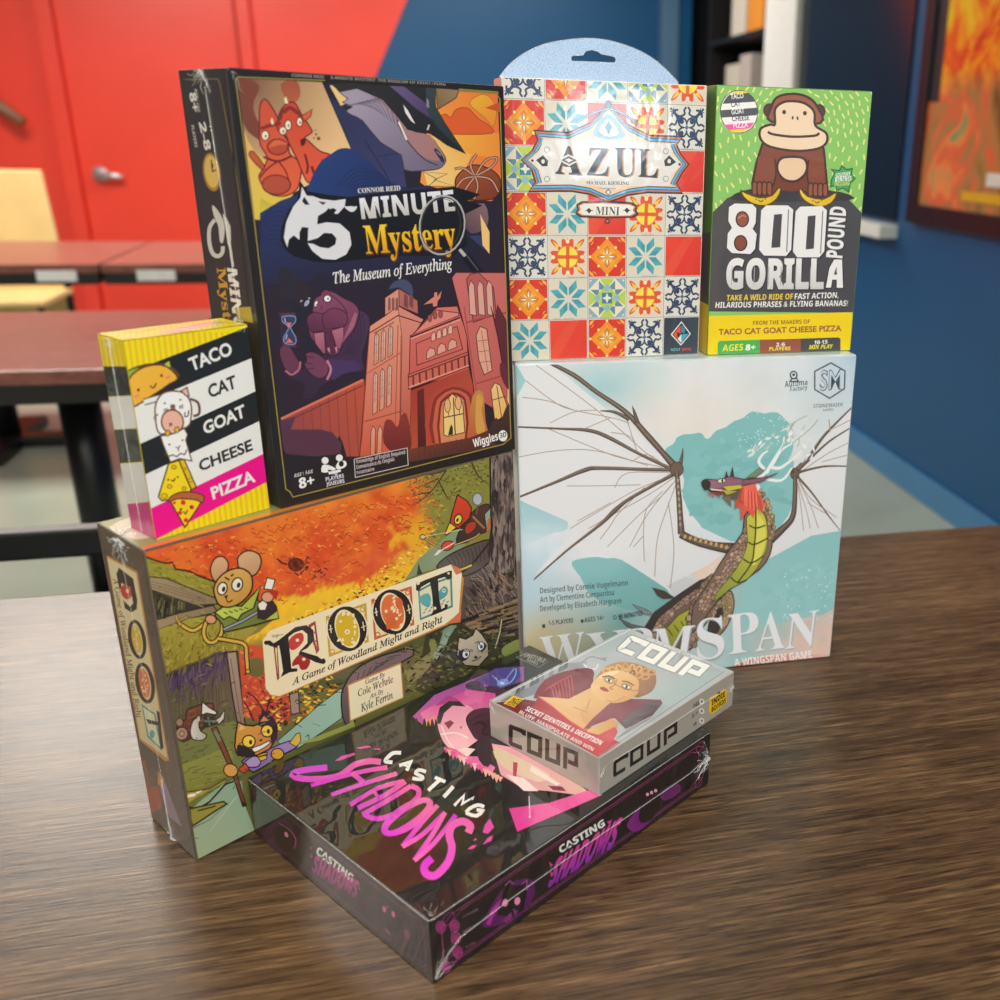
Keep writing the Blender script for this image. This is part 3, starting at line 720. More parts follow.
    for x in (508, 522, 536): p.poly([(x, 150), (x, 105), (x + 5, 97), (x + 10, 103), (x + 10, 143)], '#8b5a54')
    for x in (566, 586): p.poly([(x, 128), (x + 2, 88), (x + 9, 85), (x + 16, 97), (x + 16, 140)], '#7c4a4a')
    for x0, y0, x1, y1 in ((455, 245, 525, 345), (450, 390, 520, 550)):
        for k in range(3):
            xa = x0 + k * 26; t = y0 - k * 14
            p.poly([(xa, t + 105 + (40 if y0 > 300 else 0)), (xa + 3, t), (xa + 10, t - 14), (xa + 19, t - 4), (xa + 16, t + 95 + (40 if y0 > 300 else 0))], '#dcb3a2', '#d99678', ((xa, t), (xa, t + 140)), ln=st, lw=2.5)
            p.line([(xa + 10, t - 8), (xa + 8, t + 100)], 2, '#a0605a')
            for q in (30, 60, 90): p.line([(xa + 2, t + q), (xa + 18, t + q - 4)], 2, '#b57868')
    for xa in (440, 465): p.poly([(xa, 690), (xa + 3, 600), (xa + 10, 575), (xa + 20, 590), (xa + 18, 690)], '#e2a28a', '#d9805c', ((xa, 590), (xa, 690)), ln=st, lw=2.5)
    p.line([(440, 230), (545, 165), (640, 195)], 4, st); p.line([(430, 380), (560, 300)], 4, '#b85b4a'); p.line([(420, 560), (560, 520)], 4, '#9c4a3a'); p.line([(455, 232), (530, 190)], 3, st)
    for a, q in (((433, 300), (408, 640)), ((545, 200), (530, 690)), ((556, 240), (548, 690))): p.line([a, q], 3, '#a5503f')
    # central gable and porch
    p.poly([(590, 240), (600, 235), (690, 135), (765, 130), (800, 230), (810, 380), (585, 430)], '#d8776a', '#c75a50', ((700, 140), (680, 420)), ln=st, lw=3)
    p.poly([(605, 232), (688, 145), (770, 155), (772, 165)], '#e08b7c', ln=st, lw=3); p.line([(592, 245), (775, 172)], 6, st); p.line([(592, 252), (776, 180)], 4, '#e9a595')
    p.poly([(640, 125), (660, 110), (672, 100), (680, 95), (680, 80), (690, 78), (692, 96), (708, 72), (702, 100), (692, 112), (690, 130), (676, 132), (674, 118), (655, 122)], '#dc8472')
    for x, y in ((663, 175), (682, 165), (703, 160)): p.ell(x, y, 8, 14, '#a9544e', 0, 10, ln=st, lw=2)
    p.poly([(615, 350), (612, 270), (765, 205), (785, 290)], '#d06a5c', ln=st, lw=3)
    for k in range(4): p.poly([(668 + k * 21, 262 - k * 9), (668 + k * 21, 240 - k * 9), (675 + k * 21, 226 - k * 9), (684 + k * 21, 232 - k * 9), (684 + k * 21, 255 - k * 8)], '#e6b09c', ln=st, lw=2)
    for k in range(3): p.poly([(650 + k * 40, 328 - k * 16), (652 + k * 40, 300 - k * 16), (664 + k * 40, 284 - k * 16), (680 + k * 40, 290 - k * 16), (684 + k * 40, 312 - k * 15)], '#dfa28e', ln=st, lw=2.5)
    p.poly([(582, 385), (805, 300), (808, 355), (584, 440)], '#cf6a58', ln=st, lw=3); p.line([(582, 395), (806, 310)], 4, st); p.line([(584, 432), (808, 350)], 5, '#e79a84')
    for k in range(9): p.line([(600 + k * 24, 388 - k * 9), (602 + k * 24, 424 - k * 9)], 7, '#7d3330')
    p.poly([(590, 445), (808, 362), (822, 420), (840, 690), (590, 690)], '#a83e30', '#c25a3c', ((600, 430), (800, 600)))
    p.poly([(615, 445), (640, 435), (650, 690), (618, 690)], '#6b2a26', '#4d2020', ((620, 440), (640, 690)))
    for k, (rr, c) in enumerate(((92, '#b94a38'), (78, '#8c362c'), (66, '#cb6448'), (52, '#8a3028'), (44, '#d98a5e'))):
        p.poly([(748 - rr, 640), (748 - rr, 500 + k * 3), (748 - rr * .7, 450 + k * 8), (748, 420 + k * 10), (748 + rr * .75, 440 + k * 8), (748 + rr, 490 + k * 3), (748 + rr, 625)], c, sm=2)
    p.poly([(715, 610), (712, 500), (745, 455), (785, 490), (792, 600), (730, 615)], '#f2c982', '#f0cf80', ((740, 460), (760, 610)), ln=st, lw=3)
    p.line([(750, 470), (757, 608)], 4, st); p.line([(713, 545), (788, 530)], 4, st); p.line([(730, 470), (733, 540)], 2.5, st); p.line([(770, 470), (773, 530)], 2.5, st)
    p.ell(728, 500, 11, 26, '#e8b27c', 0, 12, ln=st, lw=2.5); p.ell(768, 490, 12, 26, '#e8b27c', 0, 12, ln=st, lw=2.5)
    p.poly([(730, 612), (736, 585), (742, 570), (748, 582), (748, 608)], '#35322c')
    # right tower
    p.poly([(745, 25), (760, 5), (960, 5), (985, 560), (830, 470), (800, 240)], '#d0706c', '#c25e50', ((800, 30), (920, 560)), ln=st, lw=3)
    p.poly([(805, 70), (800, 30), (815, 10), (845, 5), (900, 60), (910, 160), (825, 190)], '#b85f5c', ln=st, lw=3)
    for x in (812, 845, 878): p.poly([(x, 160), (x - 5, 60), (x + 3, 35), (x + 16, 50), (x + 24, 165)], '#e0a899', ln=st, lw=2.5)
    p.poly([(845, 330), (835, 240), (850, 205), (875, 215), (895, 370), (865, 385)], '#e3a88e', ln=st, lw=3); p.line([(855, 220), (880, 380)], 2.5, '#a86055')
    for q in (260, 300, 340): p.line([(840, q), (888, q - 6)], 2.5, '#a86055')
    p.line([(800, 190), (960, 150)], 6, '#a04a44'); p.line([(830, 420), (960, 380)], 5, '#a04a44'); p.line([(790, 130), (838, 460)], 4, '#a8524a')
    p.poly([(890, 440), (905, 415), (925, 425), (950, 500), (940, 540), (905, 560)], '#f2cb86', '#f0b968', ((900, 430), (930, 550)), ln=st, lw=3); p.line([(912, 425), (930, 545)], 3, st); p.line([(895, 480), (945, 465)], 3, st)
    p.poly([(955, 380), (985, 480), (985, 560), (950, 480)], '#f0c888', ln=st, lw=2)
    p.poly([(820, 470), (860, 450), (870, 560), (890, 650), (810, 640)], '#c98a48', '#c05a38', ((840, 460), (860, 640)), sm=3); p.poly([(835, 475), (850, 460), (862, 480), (855, 520), (870, 600), (835, 600)], '#d9a052', sm=3)
    p.poly([(890, 130), (905, 180), (915, 125), (945, 180), (960, 240), (985, 330), (985, 460), (950, 420), (930, 330), (915, 240)], '#6d2f38', '#552a30', ((900, 150), (970, 420)), ln='#3d1c22', lw=3)
    p.poly([(925, 340), (950, 360), (960, 440), (940, 420), (925, 380)], '#6d2f38', sm=2)
    # bushes and ground
    p.poly([(115, 690), (120, 650), (160, 660), (200, 600), (225, 625), (240, 600), (275, 650), (285, 610), (315, 640), (325, 612), (350, 680), (350, 800), (140, 830)], '#2f262d', sm=2)
    p.poly([(100, 560), (165, 540), (150, 580), (110, 660)], '#5b3a4e', '#4a3044', ((110, 560), (150, 650)))
    p.poly([(115, 600), (200, 590), (300, 600), (330, 680), (130, 680)], '#5b3545', sm=2)
    p.poly([(490, 640), (495, 560), (520, 555), (540, 580), (555, 540), (575, 530), (590, 600), (590, 660), (540, 680)], '#8c3a34', '#6a2a28', ((540, 550), (550, 680)), sm=3)
    p.poly([(400, 690), (600, 660), (810, 620), (960, 560), (990, 660), (700, 760), (380, 810)], '#7a4030', '#3a2a26', ((620, 640), (660, 750)))
    p.poly([(880, 590), (910, 545), (925, 560), (945, 510), (965, 500), (965, 640), (900, 640)], '#4a332e', '#2f2624', ((910, 560), (930, 640)), sm=2)
    for k in range(26): p.line([(420 + k * 20, 690 - k * 3 + random.uniform(-15, 30)), (424 + k * 20, 715 - k * 3 + random.uniform(0, 25))], 2, '#5a2f28', layer=False)
    p.k += 1
    p.poly([(115, 690), (400, 690), (380, 810), (135, 860)], '#2a2325'); p.poly([(360, 750), (990, 640), (990, 690), (140, 880), (130, 840)], '#2c2624')
    # notices at the foot
    p.text('AGE / ÂGE', (157, 768), (228, 750), (155, 756), '#d9d6d2', 'boldslant'); p.text('8+', (176, 810), (233, 794), (172, 774), '#f0eee9', 'bold', .02)
    for x, y in ((272, 705), (325, 695)): p.ell(x, y, 13, 13, '#efedea')
    p.poly([(258, 748), (262, 722), (285, 722), (312, 735), (300, 742), (282, 738), (284, 748)], '#efedea', sm=2); p.poly([(312, 735), (318, 712), (345, 705), (352, 722), (335, 735)], '#efedea', sm=2); p.ell(332, 717, 9, 11, '#2a2325'); p.line([(285, 752), (330, 742)], 10, '#efedea')
    p.text('1-6', (292, 762), (318, 757), (291, 748), '#e4e1f0', 'bold', .01); p.text('PLAYERS', (275, 782), (342, 768), (273, 768), '#e4e1f0', 'bold', .005); p.text('JOUEURS', (277, 801), (344, 787), (275, 787), '#e4e1f0', 'bold', .005)
    p.poly([(380, 700), (577, 658), (581, 722), (384, 768)], '#2b2425', ln='#cfc5c0', lw=3)
    p.text('Knowledge of English Required', (389, 716), (570, 680), (387, 702), '#cfc0bc', 'bold'); p.text('Connaissance de l\'anglais', (389, 737), (530, 706), (387, 723), '#cfc0bc', 'bold'); p.text('nécessaire', (390, 756), (455, 742), (388, 743), '#cfc0bc', 'bold')
    p.text('Wiggles', (826, 656), (918, 628), (821, 628), '#f2efec', 'bold', .012); p.ell(935, 613, 17, 21, '#f2efec'); p.text('3D', (924, 622), (948, 616), (923, 604), '#3a2c2a', 'bold')
    # dark margin and gold frame line
    p.z(0, 0, 1); bd = '#28231f'
    p.poly([(228, 68), (504, 84), (499, 91), (238, 78.5)], bd); p.poly([(504, 84), (516, 450), (510.5, 445), (499.5, 91)], bd); p.poly([(516, 450), (278, 510), (287, 498), (510, 444)], bd); p.poly([(228, 68), (238, 79), (287.5, 498), (278, 510)], bd)
    p.z(0, 0, 1); g = '#a08a42'
    p.line([(325, 81), (239, 78.5), (236.5, 82), (254, 220), (284, 489), (288, 491.5), (291, 497), (400, 470), (503, 444), (506, 441), (510.5, 438), (499.5, 98), (497, 94), (497, 91), (458, 88.5)], 1.1, g)
    p.text('CONNOR REID     5-MINUTE MYSTERY: THE MUSEUM OF EVERYTHING', (292, 77.5), (445, 85), (292, 74.5), '#9c938a', 'bold')
    p.done()
    # --- spine
    q = Panel('side_panel', b, 'left', [(232.6, 484.5), (278.5, 509.5), (228.8, 68.8), (176.3, 68.8)], '#2b282b', M)
    q.z(170, 60, .27); gq = '#8e7a40'
    q.poly([(40, 75), (190, 75), (330, 990), (160, 990)], '#2d2b30', '#3a3038', ((60, 80), (200, 900)))
    q.line([(48, 72), (180, 76), (188, 95), (245, 420), (330, 1000)], 3, gq); q.line([(205, 40), (300, 1000)], 5, '#17151a'); q.line([(212, 40), (322, 1000)], 6, '#4a4648')
    q.text('8+', (68, 125), (82, 200), (92, 122), '#e6e2dc', 'bold', .02); q.text('AGE / ÂGE', (88, 110), (100, 200), (99, 110), '#cfcbc6', 'bold')
    q.text('2-8', (105, 240), (130, 350), (128, 236), '#e6e2dc', 'bold', .02); q.text('PLAYERS', (75, 250), (90, 335), (86, 250), '#cfcbc6', 'bold')
    q.ell(155, 432, 34, 75, '#b88a3c', -8, ln='#6d4a1c', lw=4); q.ell(155, 430, 27, 62, '#e7bf63', -8); q.line([(153, 385), (158, 430), (172, 425)], 5, '#2a2218'); q.ell(158, 408, 4, 7, '#2a2218')
    q.poly([(156, 556), (176, 575), (196, 610), (204, 650), (196, 700), (184, 690), (180, 640), (170, 615), (160, 590)], '#d8d4cc', sm=2)
    q.poly([(196, 590), (226, 640), (224, 720), (214, 700), (206, 640)], '#d8d4cc', sm=2)
    q.line([(166, 612), (146, 640), (144, 690), (156, 735), (178, 748), (194, 735), (196, 712)], 15, '#d8d4cc', sm=4)
    q.line([(215, 640), (235, 790)], 7, '#d8d4cc')
    q.text('MINUTE', (212, 792), (250, 1120), (248, 800), '#e9e6e0', 'bold', .015); q.text('Mystery', (172, 790), (212, 1100), (205, 790), '#d8a02c', 'serif', .01)
    q.poly([(240, 940), (300, 940), (310, 1000), (250, 985)], '#b7a23e')
    q.done()
    wd, dd, hh = b.dims; e = .0006
    wrap(b, [([(-e, .031, hh - .012), (-e, .026, hh * .7), (-e, .023, hh * .4), (-e, .022, .0)], .0004)],
         [((-e, .034, hh - .001), (0, 1, 0), (0, 0, -1), 12, .02, .0005), ((-e, .034, hh - .001), (0, -1, 0), (0, 0, -1), 10, .018, .0005), ((.002, -e, hh - .002), (1, 0, 0), (0, 0, -1), 6, .018, .0003)], 3)
make_mystery()
# ================================================================== the small striped card game box
def make_taco():
    b = Carton('small striped yellow, black and pink box with a smiling taco', -.31997, .56411, TZ + .22754, .917, .07624, .03141, .12338,
               '#e6d21e', (1.0, 1.4, .25, 40, .07), bev=.0022, lean=0)
    M = print_mat('printed card under film, striped box', 1.0, 1.4, .1, 40, .07)
    p = Panel('front_cover', b, 'front', [(152.5, 538), (272, 510), (253, 326), (130, 342)], '#f2e011', M, .0003)
    p.z(85, 300, .26)
    for k in range(26): p.line([(150 + k * 22, 130), (215 + k * 22, 900)], 9, '#f0c022', layer=False)
    p.k += 1
    BK, WH, PK = '#262827', '#ecebe6', '#f0108c'
    def sl(a, b): return lambda x: a + (b - a) * (x - 150) / 560
    E_ = [sl(290, 86), sl(421, 205), sl(569, 333), sl(692, 452), sl(831, 584), sl(962, 700)]
    for k, c in enumerate((BK, WH, BK, WH, PK)):
        p.poly([(130, E_[k](130)), (740, E_[k](740)), (740, E_[k + 1](740)), (130, E_[k + 1](130))], c)
    L = '#5a3a22'
    # taco
    p.poly([(165, 300), (180, 270), (250, 245), (330, 245), (375, 280), (370, 300), (290, 350), (185, 400)], '#6a4a24', sm=2); p.poly([(165, 290), (195, 268), (240, 262), (185, 310), (178, 350), (165, 330)], '#9ab33a', sm=2)
    p.poly([(325, 245), (342, 235), (346, 255), (330, 262)], '#b8c83c'); p.poly([(340, 270), (375, 285), (370, 305), (350, 300)], '#7a3a24'); p.poly([(178, 370), (188, 404), (178, 402)], '#a82820')
    p.poly([(182, 375), (178, 330), (200, 285), (250, 255), (310, 248), (350, 268), (372, 300), (340, 318), (300, 345), (240, 380), (195, 404)], '#f3b840', '#f2b33a', ((200, 280), (300, 340)), sm=2, ln=L, lw=6)
    p.ell(222, 340, 5, 6, '#4a2f1c'); p.ell(311, 288, 5, 6, '#4a2f1c'); p.line([(266, 325), (278, 333), (290, 316)], 5, '#4a2f1c', sm=4); p.ell(215, 362, 11, 6, '#ee8f6a', -20); p.ell(335, 294, 11, 6, '#ee8f6a', -20)
    # cat
    B2 = '#6b4a38'
    p.line([(240, 385), (290, 372), (330, 362)], 26, B2, sm=3); p.line([(240, 385), (290, 372), (330, 362)], 17, WH, sm=3)
    p.line([(415, 375), (445, 390), (448, 430), (425, 440)], 10, B2, sm=4)
    p.poly([(290, 500), (280, 440), (285, 390), (310, 355), (350, 345), (395, 355), (418, 395), (415, 450), (400, 480), (330, 500)], '#f4f3ef', sm=3, ln=B2, lw=6)
    p.poly([(382, 345), (405, 332), (412, 365), (398, 362)], '#e9b9a8', ln=B2, lw=5); p.ell(344, 460, 42, 45, '#eeb7a0', ln=B2, lw=6); p.line([(330, 465), (343, 473)], 5, B2); p.line([(342, 463), (332, 477)], 5, B2)
    p.ell(348, 402, 10, 8, '#8a5a40'); p.line([(336, 416), (347, 409), (359, 414)], 5, B2, sm=3); p.ell(318, 390, 4, 4, B2); p.ell(378, 378, 4, 4, B2)
    for k in range(3): p.line([(372, 402 + k * 4), (388, 396 + k * 6)], 3, B2); p.line([(330, 410 + k * 4), (312, 413 + k * 6)], 3, B2)
    p.line([(395, 425), (392, 440), (405, 438), (408, 418)], 5, B2, sm=3); p.line([(290, 430), (275, 445), (285, 450)], 5, B2)
    # goat
    p.poly([(296, 512), (318, 510), (345, 505), (368, 495), (388, 485), (400, 510), (392, 530), (412, 610), (365, 600), (330, 612), (305, 545)], '#f4f3ef', ln=B2, lw=5)
    p.ell(324, 502, 9, 11, '#e8b23a', 20, ln=B2, lw=4); p.ell(360, 490, 9, 11, '#e8b23a', 20, ln=B2, lw=4)
    p.line([(310, 580), (325, 590), (340, 585), (355, 592), (370, 580), (385, 585), (395, 565)], 5, B2, sm=2); p.line([(352, 555), (362, 560), (370, 550)], 4, B2); p.line([(362, 560), (362, 572)], 4, B2); p.ell(328, 545, 4, 4, B2); p.ell(380, 530, 4, 4, B2)
    # cheese
    p.poly([(362, 606), (383, 604), (426, 712), (406, 722)], '#e5c01c', ln=L, lw=5); p.poly([(322, 618), (362, 606), (406, 722), (380, 748), (290, 760), (277, 745)], '#f5d820', sm=0, ln=L, lw=6)
    for x, y, r in ((342, 632, 9), (322, 706, 9), (300, 742, 12), (378, 715, 8), (382, 640, 6), (404, 684, 9)): p.ell(x, y, r, r * .8, '#e9c31a', ln='#a5801c', lw=4)
    p.ell(318, 680, 4, 4, '#3a2a1c'); p.ell(355, 670, 4, 4, '#3a2a1c'); p.line([(330, 680), (338, 686), (345, 674)], 5, '#3a2a1c', sm=3)
    # pizza
    p.poly([(318, 755), (370, 738), (435, 745), (448, 765), (375, 868)], '#f5d320', ln=L, lw=6)
    p.poly([(315, 765), (325, 745), (370, 728), (430, 735), (455, 750), (448, 775), (430, 765), (400, 758), (350, 755)], '#b9643a', sm=2, ln=L, lw=5)
    for x, y, r in ((338, 770, 6), (372, 770, 10), (405, 790, 9), (358, 810, 9), (380, 840, 9), (430, 790, 4)): p.ell(x, y, r, r, '#e02a2a')
    p.ell(362, 796, 5, 5, '#3a2a1c'); p.ell(400, 788, 4, 4, '#3a2a1c'); p.line([(372, 805), (380, 815), (388, 800)], 5, '#3a2a1c', sm=3)
    for t, bl, br, tl, c in (('TACO', (425, 272), (587, 208), (412, 228), WH), ('CAT', (490, 373), (598, 333), (482, 328), BK), ('GOAT', (466, 510), (630, 443), (458, 466), WH), ('CHEESE', (443, 652), (655, 573), (436, 612), BK), ('PIZZA', (490, 762), (663, 696), (480, 718), WH)):
        p.text(t, bl, br, tl, c, 'sans', .03)
    p.done()
    q = Panel('side_panel', b, 'left', [(131.5, 526.8), (152.5, 538), (130, 342), (101, 333)], '#efdc1a', M, .0003)
    q.z(85, 300, .26)
    for k in range(6): q.line([(75 + k * 20, 130), (100 + k * 20, 300)], 8, '#e8bc20', layer=False)
    q.k += 1
    for a, c in (((285, 418, 286, 412), BK), ((420, 545, 414, 545), '#e0dfda'), ((548, 668, 546, 668), BK), ((672, 800, 670, 798), '#d6d5d0'), ((802, 905, 800, 925), '#c0387e')):
        q.poly([(60, a[0]), (260, a[2]), (275, a[3]), (60, a[1])], c)
    q.done()
    t = Panel('top_panel', b, 'top', [(130, 342), (253, 326), (225, 317.6), (101, 333)], '#f0de14', M, .0003)
    t.z(85, 300, .26)
    for k in range(28): t.line([(80 + k * 24, 150), (60 + k * 22, 60)], 6, '#ecc41e', layer=False)
    t.k += 1
    t.poly([(300, 130), (420, 98), (520, 85), (530, 95), (380, 130)], '#f0b8a0', sm=3)
    t.done()
    w, d, h = b.dims; e = .0006
    wrap(b, [([(-e, .017, h - .002), (-e, .0165, h * .5), (-e, .016, .001)], .00035)],
         [((-e, .018, h - .001), (0, 1, 0), (0, 0, -1), 7, .012, .0003), ((-e, .018, h - .001), (0, -1, 0), (0, 0, -1), 7, .012, .0003), ((w - .002, -e, h - .001), (-1, 0, 0), (0, 0, -1), 8, .008, .0002)], 5)
make_taco()
# ================================================================== the tile-patterned box with a hang tab
def make_tiles():
    b = Carton('box covered in red, orange, teal and navy patterned tiles, with a clear rounded hang tab', -.13780, .78937, TZ + .29572, .3055, .15874, .04209, .21064,
               '#e9ddd0', (1.0, 1.5, .1, 25, .1), bev=.0012)
    M = print_mat('printed card, tile box', 1.0, 1.5, .03, 26, .1)
    p = Panel('front_cover', b, 'front', [(511, 360), (698.3, 356), (707.5, 85.5), (501, 77.5)], '#dcd9cf', M)
    TW, TH = 1 / 5.0, 1 / 6.45
    def tile(kind, c, r):
        u0, v0 = c * TW, (6 - r) * TH
        g = .025
        def T(pts): return [(u0 + TW * (g + (1 - 2 * g) * x), v0 + TH * (g + (1 - 2 * g) * y)) for x, y in pts]
        def up(pts, col, c2=None, ax=None, sm=0):
            p.uvpoly(T(pts), col, c2, None if ax is None else T(ax), sm); p.k -= 1
        def sym(pts, col, n=4, sm=0, mirror=False):
            for k in range(n):
                a = 2 * math.pi * k / n; ca, sa = math.cos(a), math.sin(a)
                for m in ((1, -1) if mirror else (1,)):
                    up([(.5 + (x - .5) * m * ca - (y - .5) * sa, .5 + (x - .5) * m * sa + (y - .5) * ca) for x, y in pts], col, sm=sm)
            p.k += 1
        def dot(x, y, rr, col): up([(x + rr * math.cos(t), y + rr * math.sin(t)) for t in [i * math.pi / 6 for i in range(12)]], col)
        def crv(pts, w, col, n=4, mirror=True):
            pts = spline(pts, 3, False)
            V, tr = p._ribbon(pts, [w] * len(pts)); cc = rgb(col)
            for k in range(n):
                a = 2 * math.pi * k / n; ca, sa = math.cos(a), math.sin(a)
                for m in ((1, -1) if mirror else (1,)):
                    Q = T([(.5 + (x - .5) * m * ca - (y - .5) * sa, .5 + (x - .5) * m * sa + (y - .5) * ca) for x, y in V])
                    p._emit([(x * p.w, y * p.h, *cc) for x, y in Q], tr, False)
            p.k += 1
        full = [(0, 0), (1, 0), (1, 1), (0, 1)]
        if kind == 'N':
            up(full, '#dbd8cd'); p.k += 1; nv = '#2b3f63'
            crv([(.5, .62), (.56, .7), (.66, .72), (.7, .64), (.63, .6), (.6, .66)], .045, nv)
            crv([(.52, .98), (.58, .9), (.56, .82), (.68, .76), (.8, .8), (.82, .9), (.74, .9)], .05, nv)
            crv([(.62, .62), (.75, .75), (.95, .95)], .05, nv, 4, False)
            sym([(.72, .78), (.82, .86), (.98, .88), (.86, .8)], nv, 4, 0, True)
            sym([(.5, .54), (.53, .6), (.5, .67), (.47, .6)], nv, 4); sym([(.5, .5), (.53, .53), (.5, .57), (.47, .53)], '#4a6a95', 4)
        elif kind == 'R':
            up(full, '#e8402a', '#d93224', ((.1, .9), (.9, .1))); p.k += 1
            up([(.0, .25), (.55, 1), (.8, 1), (.2, 0), (0, 0)], '#e34a30'); p.k += 1; up([(.5, 0), (1, .6), (1, .75), (.3, 0)], '#dd3a28'); p.k += 1
        elif kind == 'O':
            up(full, '#d8301f'); p.k += 1
            sym([(.02, .7), (.3, .98), (.2, .86), (.1, .78)], '#b5221c', 4); sym([(0.0, .86), (.08, .88), (.16, 1), (.05, .96)], '#f2b53c', 4, 0); sym([(.04, .78), (.12, .82), (.14, .9)], '#f0a030', 4)
            up([(.5, .04), (.96, .5), (.5, .96), (.04, .5)], '#ee8f22'); p.k += 1; up([(.5, .16), (.84, .5), (.5, .84), (.16, .5)], '#f0a32c'); p.k += 1
            sym([(.5, .6), (.6, .7), (.5, .8), (.4, .7)], '#e8801c'); sym([(.5, .53), (.545, .6), (.5, .76), (.455, .6)], '#54402e'); sym([(.5, .54), (.53, .6), (.5, .73), (.47, .6)], '#f4ead0')
            sym([(.53, .53), (.62, .6), (.6, .62)], '#f7e9c0')
            for x, y in ((.5, .96), (.5, .04), (.04, .5), (.96, .5), (.27, .73), (.73, .27), (.27, .27), (.73, .73)): dot(x, y, .035, '#f6e27a')
            p.k += 1
        elif kind == 'T':
            up(full, '#d6d2c4'); p.k += 1
            sym([(.52, .58), (.74, .78), (.72, .98), (.52, .78)], '#4aa7b0', 4, 0, True)
            sym([(.52, .58), (.63, .68), (.62, .88), (.52, .78)], '#3f98a6', 4, 0, True)
            sym([(.04, .76), (.24, .76), (.24, .96), (.04, .96)], '#ddd2bb', 4)
        elif kind == 'G':
            up(full, '#e8dfc4'); p.k += 1; bl = '#5f86a8'; gr = '#b5d047'
            sym([(0, .72), (.28, 1), (0, 1)], '#88aabf', 4); sym([(.03, .9), (.1, .97), (.03, .97)], '#e8e2d0', 4)
            sym([(.28, .72), (.5, .72), (.28, .95)], bl, 4, 0, True); sym([(.5, .72), (.7, 1), (.3, 1)], gr, 4)
            up([(.5, .14), (.86, .5), (.5, .86), (.14, .5)], gr); p.k += 1; sym([(.5, .66), (.6, .74), (.5, .88), (.4, .74)], '#8fb6c4', 4)
            up([(.36, .36), (.64, .36), (.64, .64), (.36, .64)], '#4a78a4'); p.k += 1; sym([(.5, .5), (.53, .57), (.5, .63), (.47, .57)], '#e6ecd8', 4); dot(.5, .5, .06, '#dfe9c0'); p.k += 1
        elif kind == 'F':
            up(full, '#ddd0bd'); p.k += 1
            sym([(.5, .5), (.66, .8), (.62, .96), (.5, .88), (.38, .96), (.34, .8)], '#e2502a', 4, 2); sym([(.6, .6), (.88, .8), (.94, .94), (.8, .88)], '#dd4a26', 4, 2)
            sym([(.7, .78), (.78, .7), (.9, .9)], '#f2c838', 4); dot(.5, .5, .3, '#e2602c'); p.k += 1
            for k in range(4):
                a0 = math.pi / 4 + k * math.pi / 2 - .62
                up([(.5 + .06 * math.cos(a0 + .62), .5 + .06 * math.sin(a0 + .62))] + [(.5 + .27 * math.cos(a0 + i * .2), .5 + .27 * math.sin(a0 + i * .2)) for i in range(7)], '#f4dc4a')
            p.k += 1; dot(.5, .5, .07, '#e2502a'); p.k += 1
            sym([(.46, .86), (.5, .98), (.54, .86)], '#f0a838', 4)
            for x, y in ((.12, .5), (.88, .5), (.5, .12), (.5, .88)): dot(x, y, .05, '#f3e3b4')
            p.k += 1
        else:
            up(full, '#2c3843', '#3f4b55', ((0, 1), (1, 0))); p.k += 1
            for k in range(4): up([(.05 + k * .2, 0), (.3 + k * .22, 1), (.36 + k * .22, 1), (.1 + k * .2, 0)], '#384550')
            p.k += 1
            up([(.5, .24), (.78, .55), (.5, .9), (.2, .55)], '#e9e6df'); p.k += 1; up([(.5, .28), (.75, .55), (.5, .86), (.24, .55)], '#27323c'); p.k += 1
            up([(.27, .55), (.48, .78), (.48, .56), (.38, .62), (.4, .42)], '#e4563a'); up([(.4, .42), (.5, .32), (.6, .5), (.5, .55)], '#e4e2da'); up([(.5, .54), (.72, .56), (.52, .32)], '#45a3bd'); up([(.5, .8), (.62, .68), (.6, .56), (.5, .6)], '#3a8aa8'); p.k += 1
    rows = ['NOTGF', 'OTRFN', 'G...R', 'OTRFN', 'NFOTR', 'OTGFN', 'TRONX']
    for r, row in enumerate(rows):
        for c, k in enumerate(row):
            if k != '.': tile(k, c, r)
    tile('T', 1, 2); tile('N', 3, 2); tile('F', 2, 2)
    for k in range(1, 5): p.uvline([(k * TW, 0), (k * TW, 1)], .0004, '#7d8a86')
    for k in range(1, 7): p.uvline([(0, k * TH), (1, k * TH)], .0004, '#7d8a86')
    for k in range(40):
        c, r = random.randrange(5), random.randrange(7); u0, v0 = c * TW, (6 - r) * TH
        p.uvline([(u0 + TW * random.random(), v0 + TH * .02), (u0 + TW * random.random(), v0 + TH * .02)], .0006, '#b9b4a4')
    # --- title plaque
    p.z(495, 70, .22)
    for (o, c) in ((16, '#2c2e36'), (8, '#d9743c'), (2, '#2f6f9e'), (-4, '#5fb0dc'), (-13, '#2b3a4c'), (-17, '#f0c9a4')):
        P = [(190 - o, 290 - o), (330, 300 - o), (430, 255 - o), (470, 215 - o), (512, 160 - o), (556, 215 - o), (600, 262 - o), (700, 312 - o), (840 + o, 318 - o), (812 + o, 342), (830 + o, 385), (868 + o, 432), (835 + o, 475), (812 + o, 520), (838 + o, 552 + o), (690, 548 + o), (600, 560 + o), (512, 592 + o), (430, 555 + o), (340, 540 + o), (165 - o, 542 + o), (195 - o, 512), (178 - o, 455), (132 - o, 412), (180 - o, 368), (205 - o, 322)]
        p.poly(P, c)
    p.poly([(215, 318), (430, 322), (512, 270), (600, 330), (800, 340), (795, 380), (845, 432), (800, 480), (790, 530), (560, 530), (512, 545), (470, 530), (215, 515), (205, 460), (160, 412), (205, 370)], '#e2ded8')
    p.poly([(440, 290), (512, 200), (590, 300), (512, 320)], '#7fa8b8', sm=3); p.poly([(470, 280), (512, 225), (560, 290), (512, 305)], '#dfe3df', sm=3); p.poly([(512, 235), (530, 262), (512, 295), (496, 262)], '#2f7f9e')
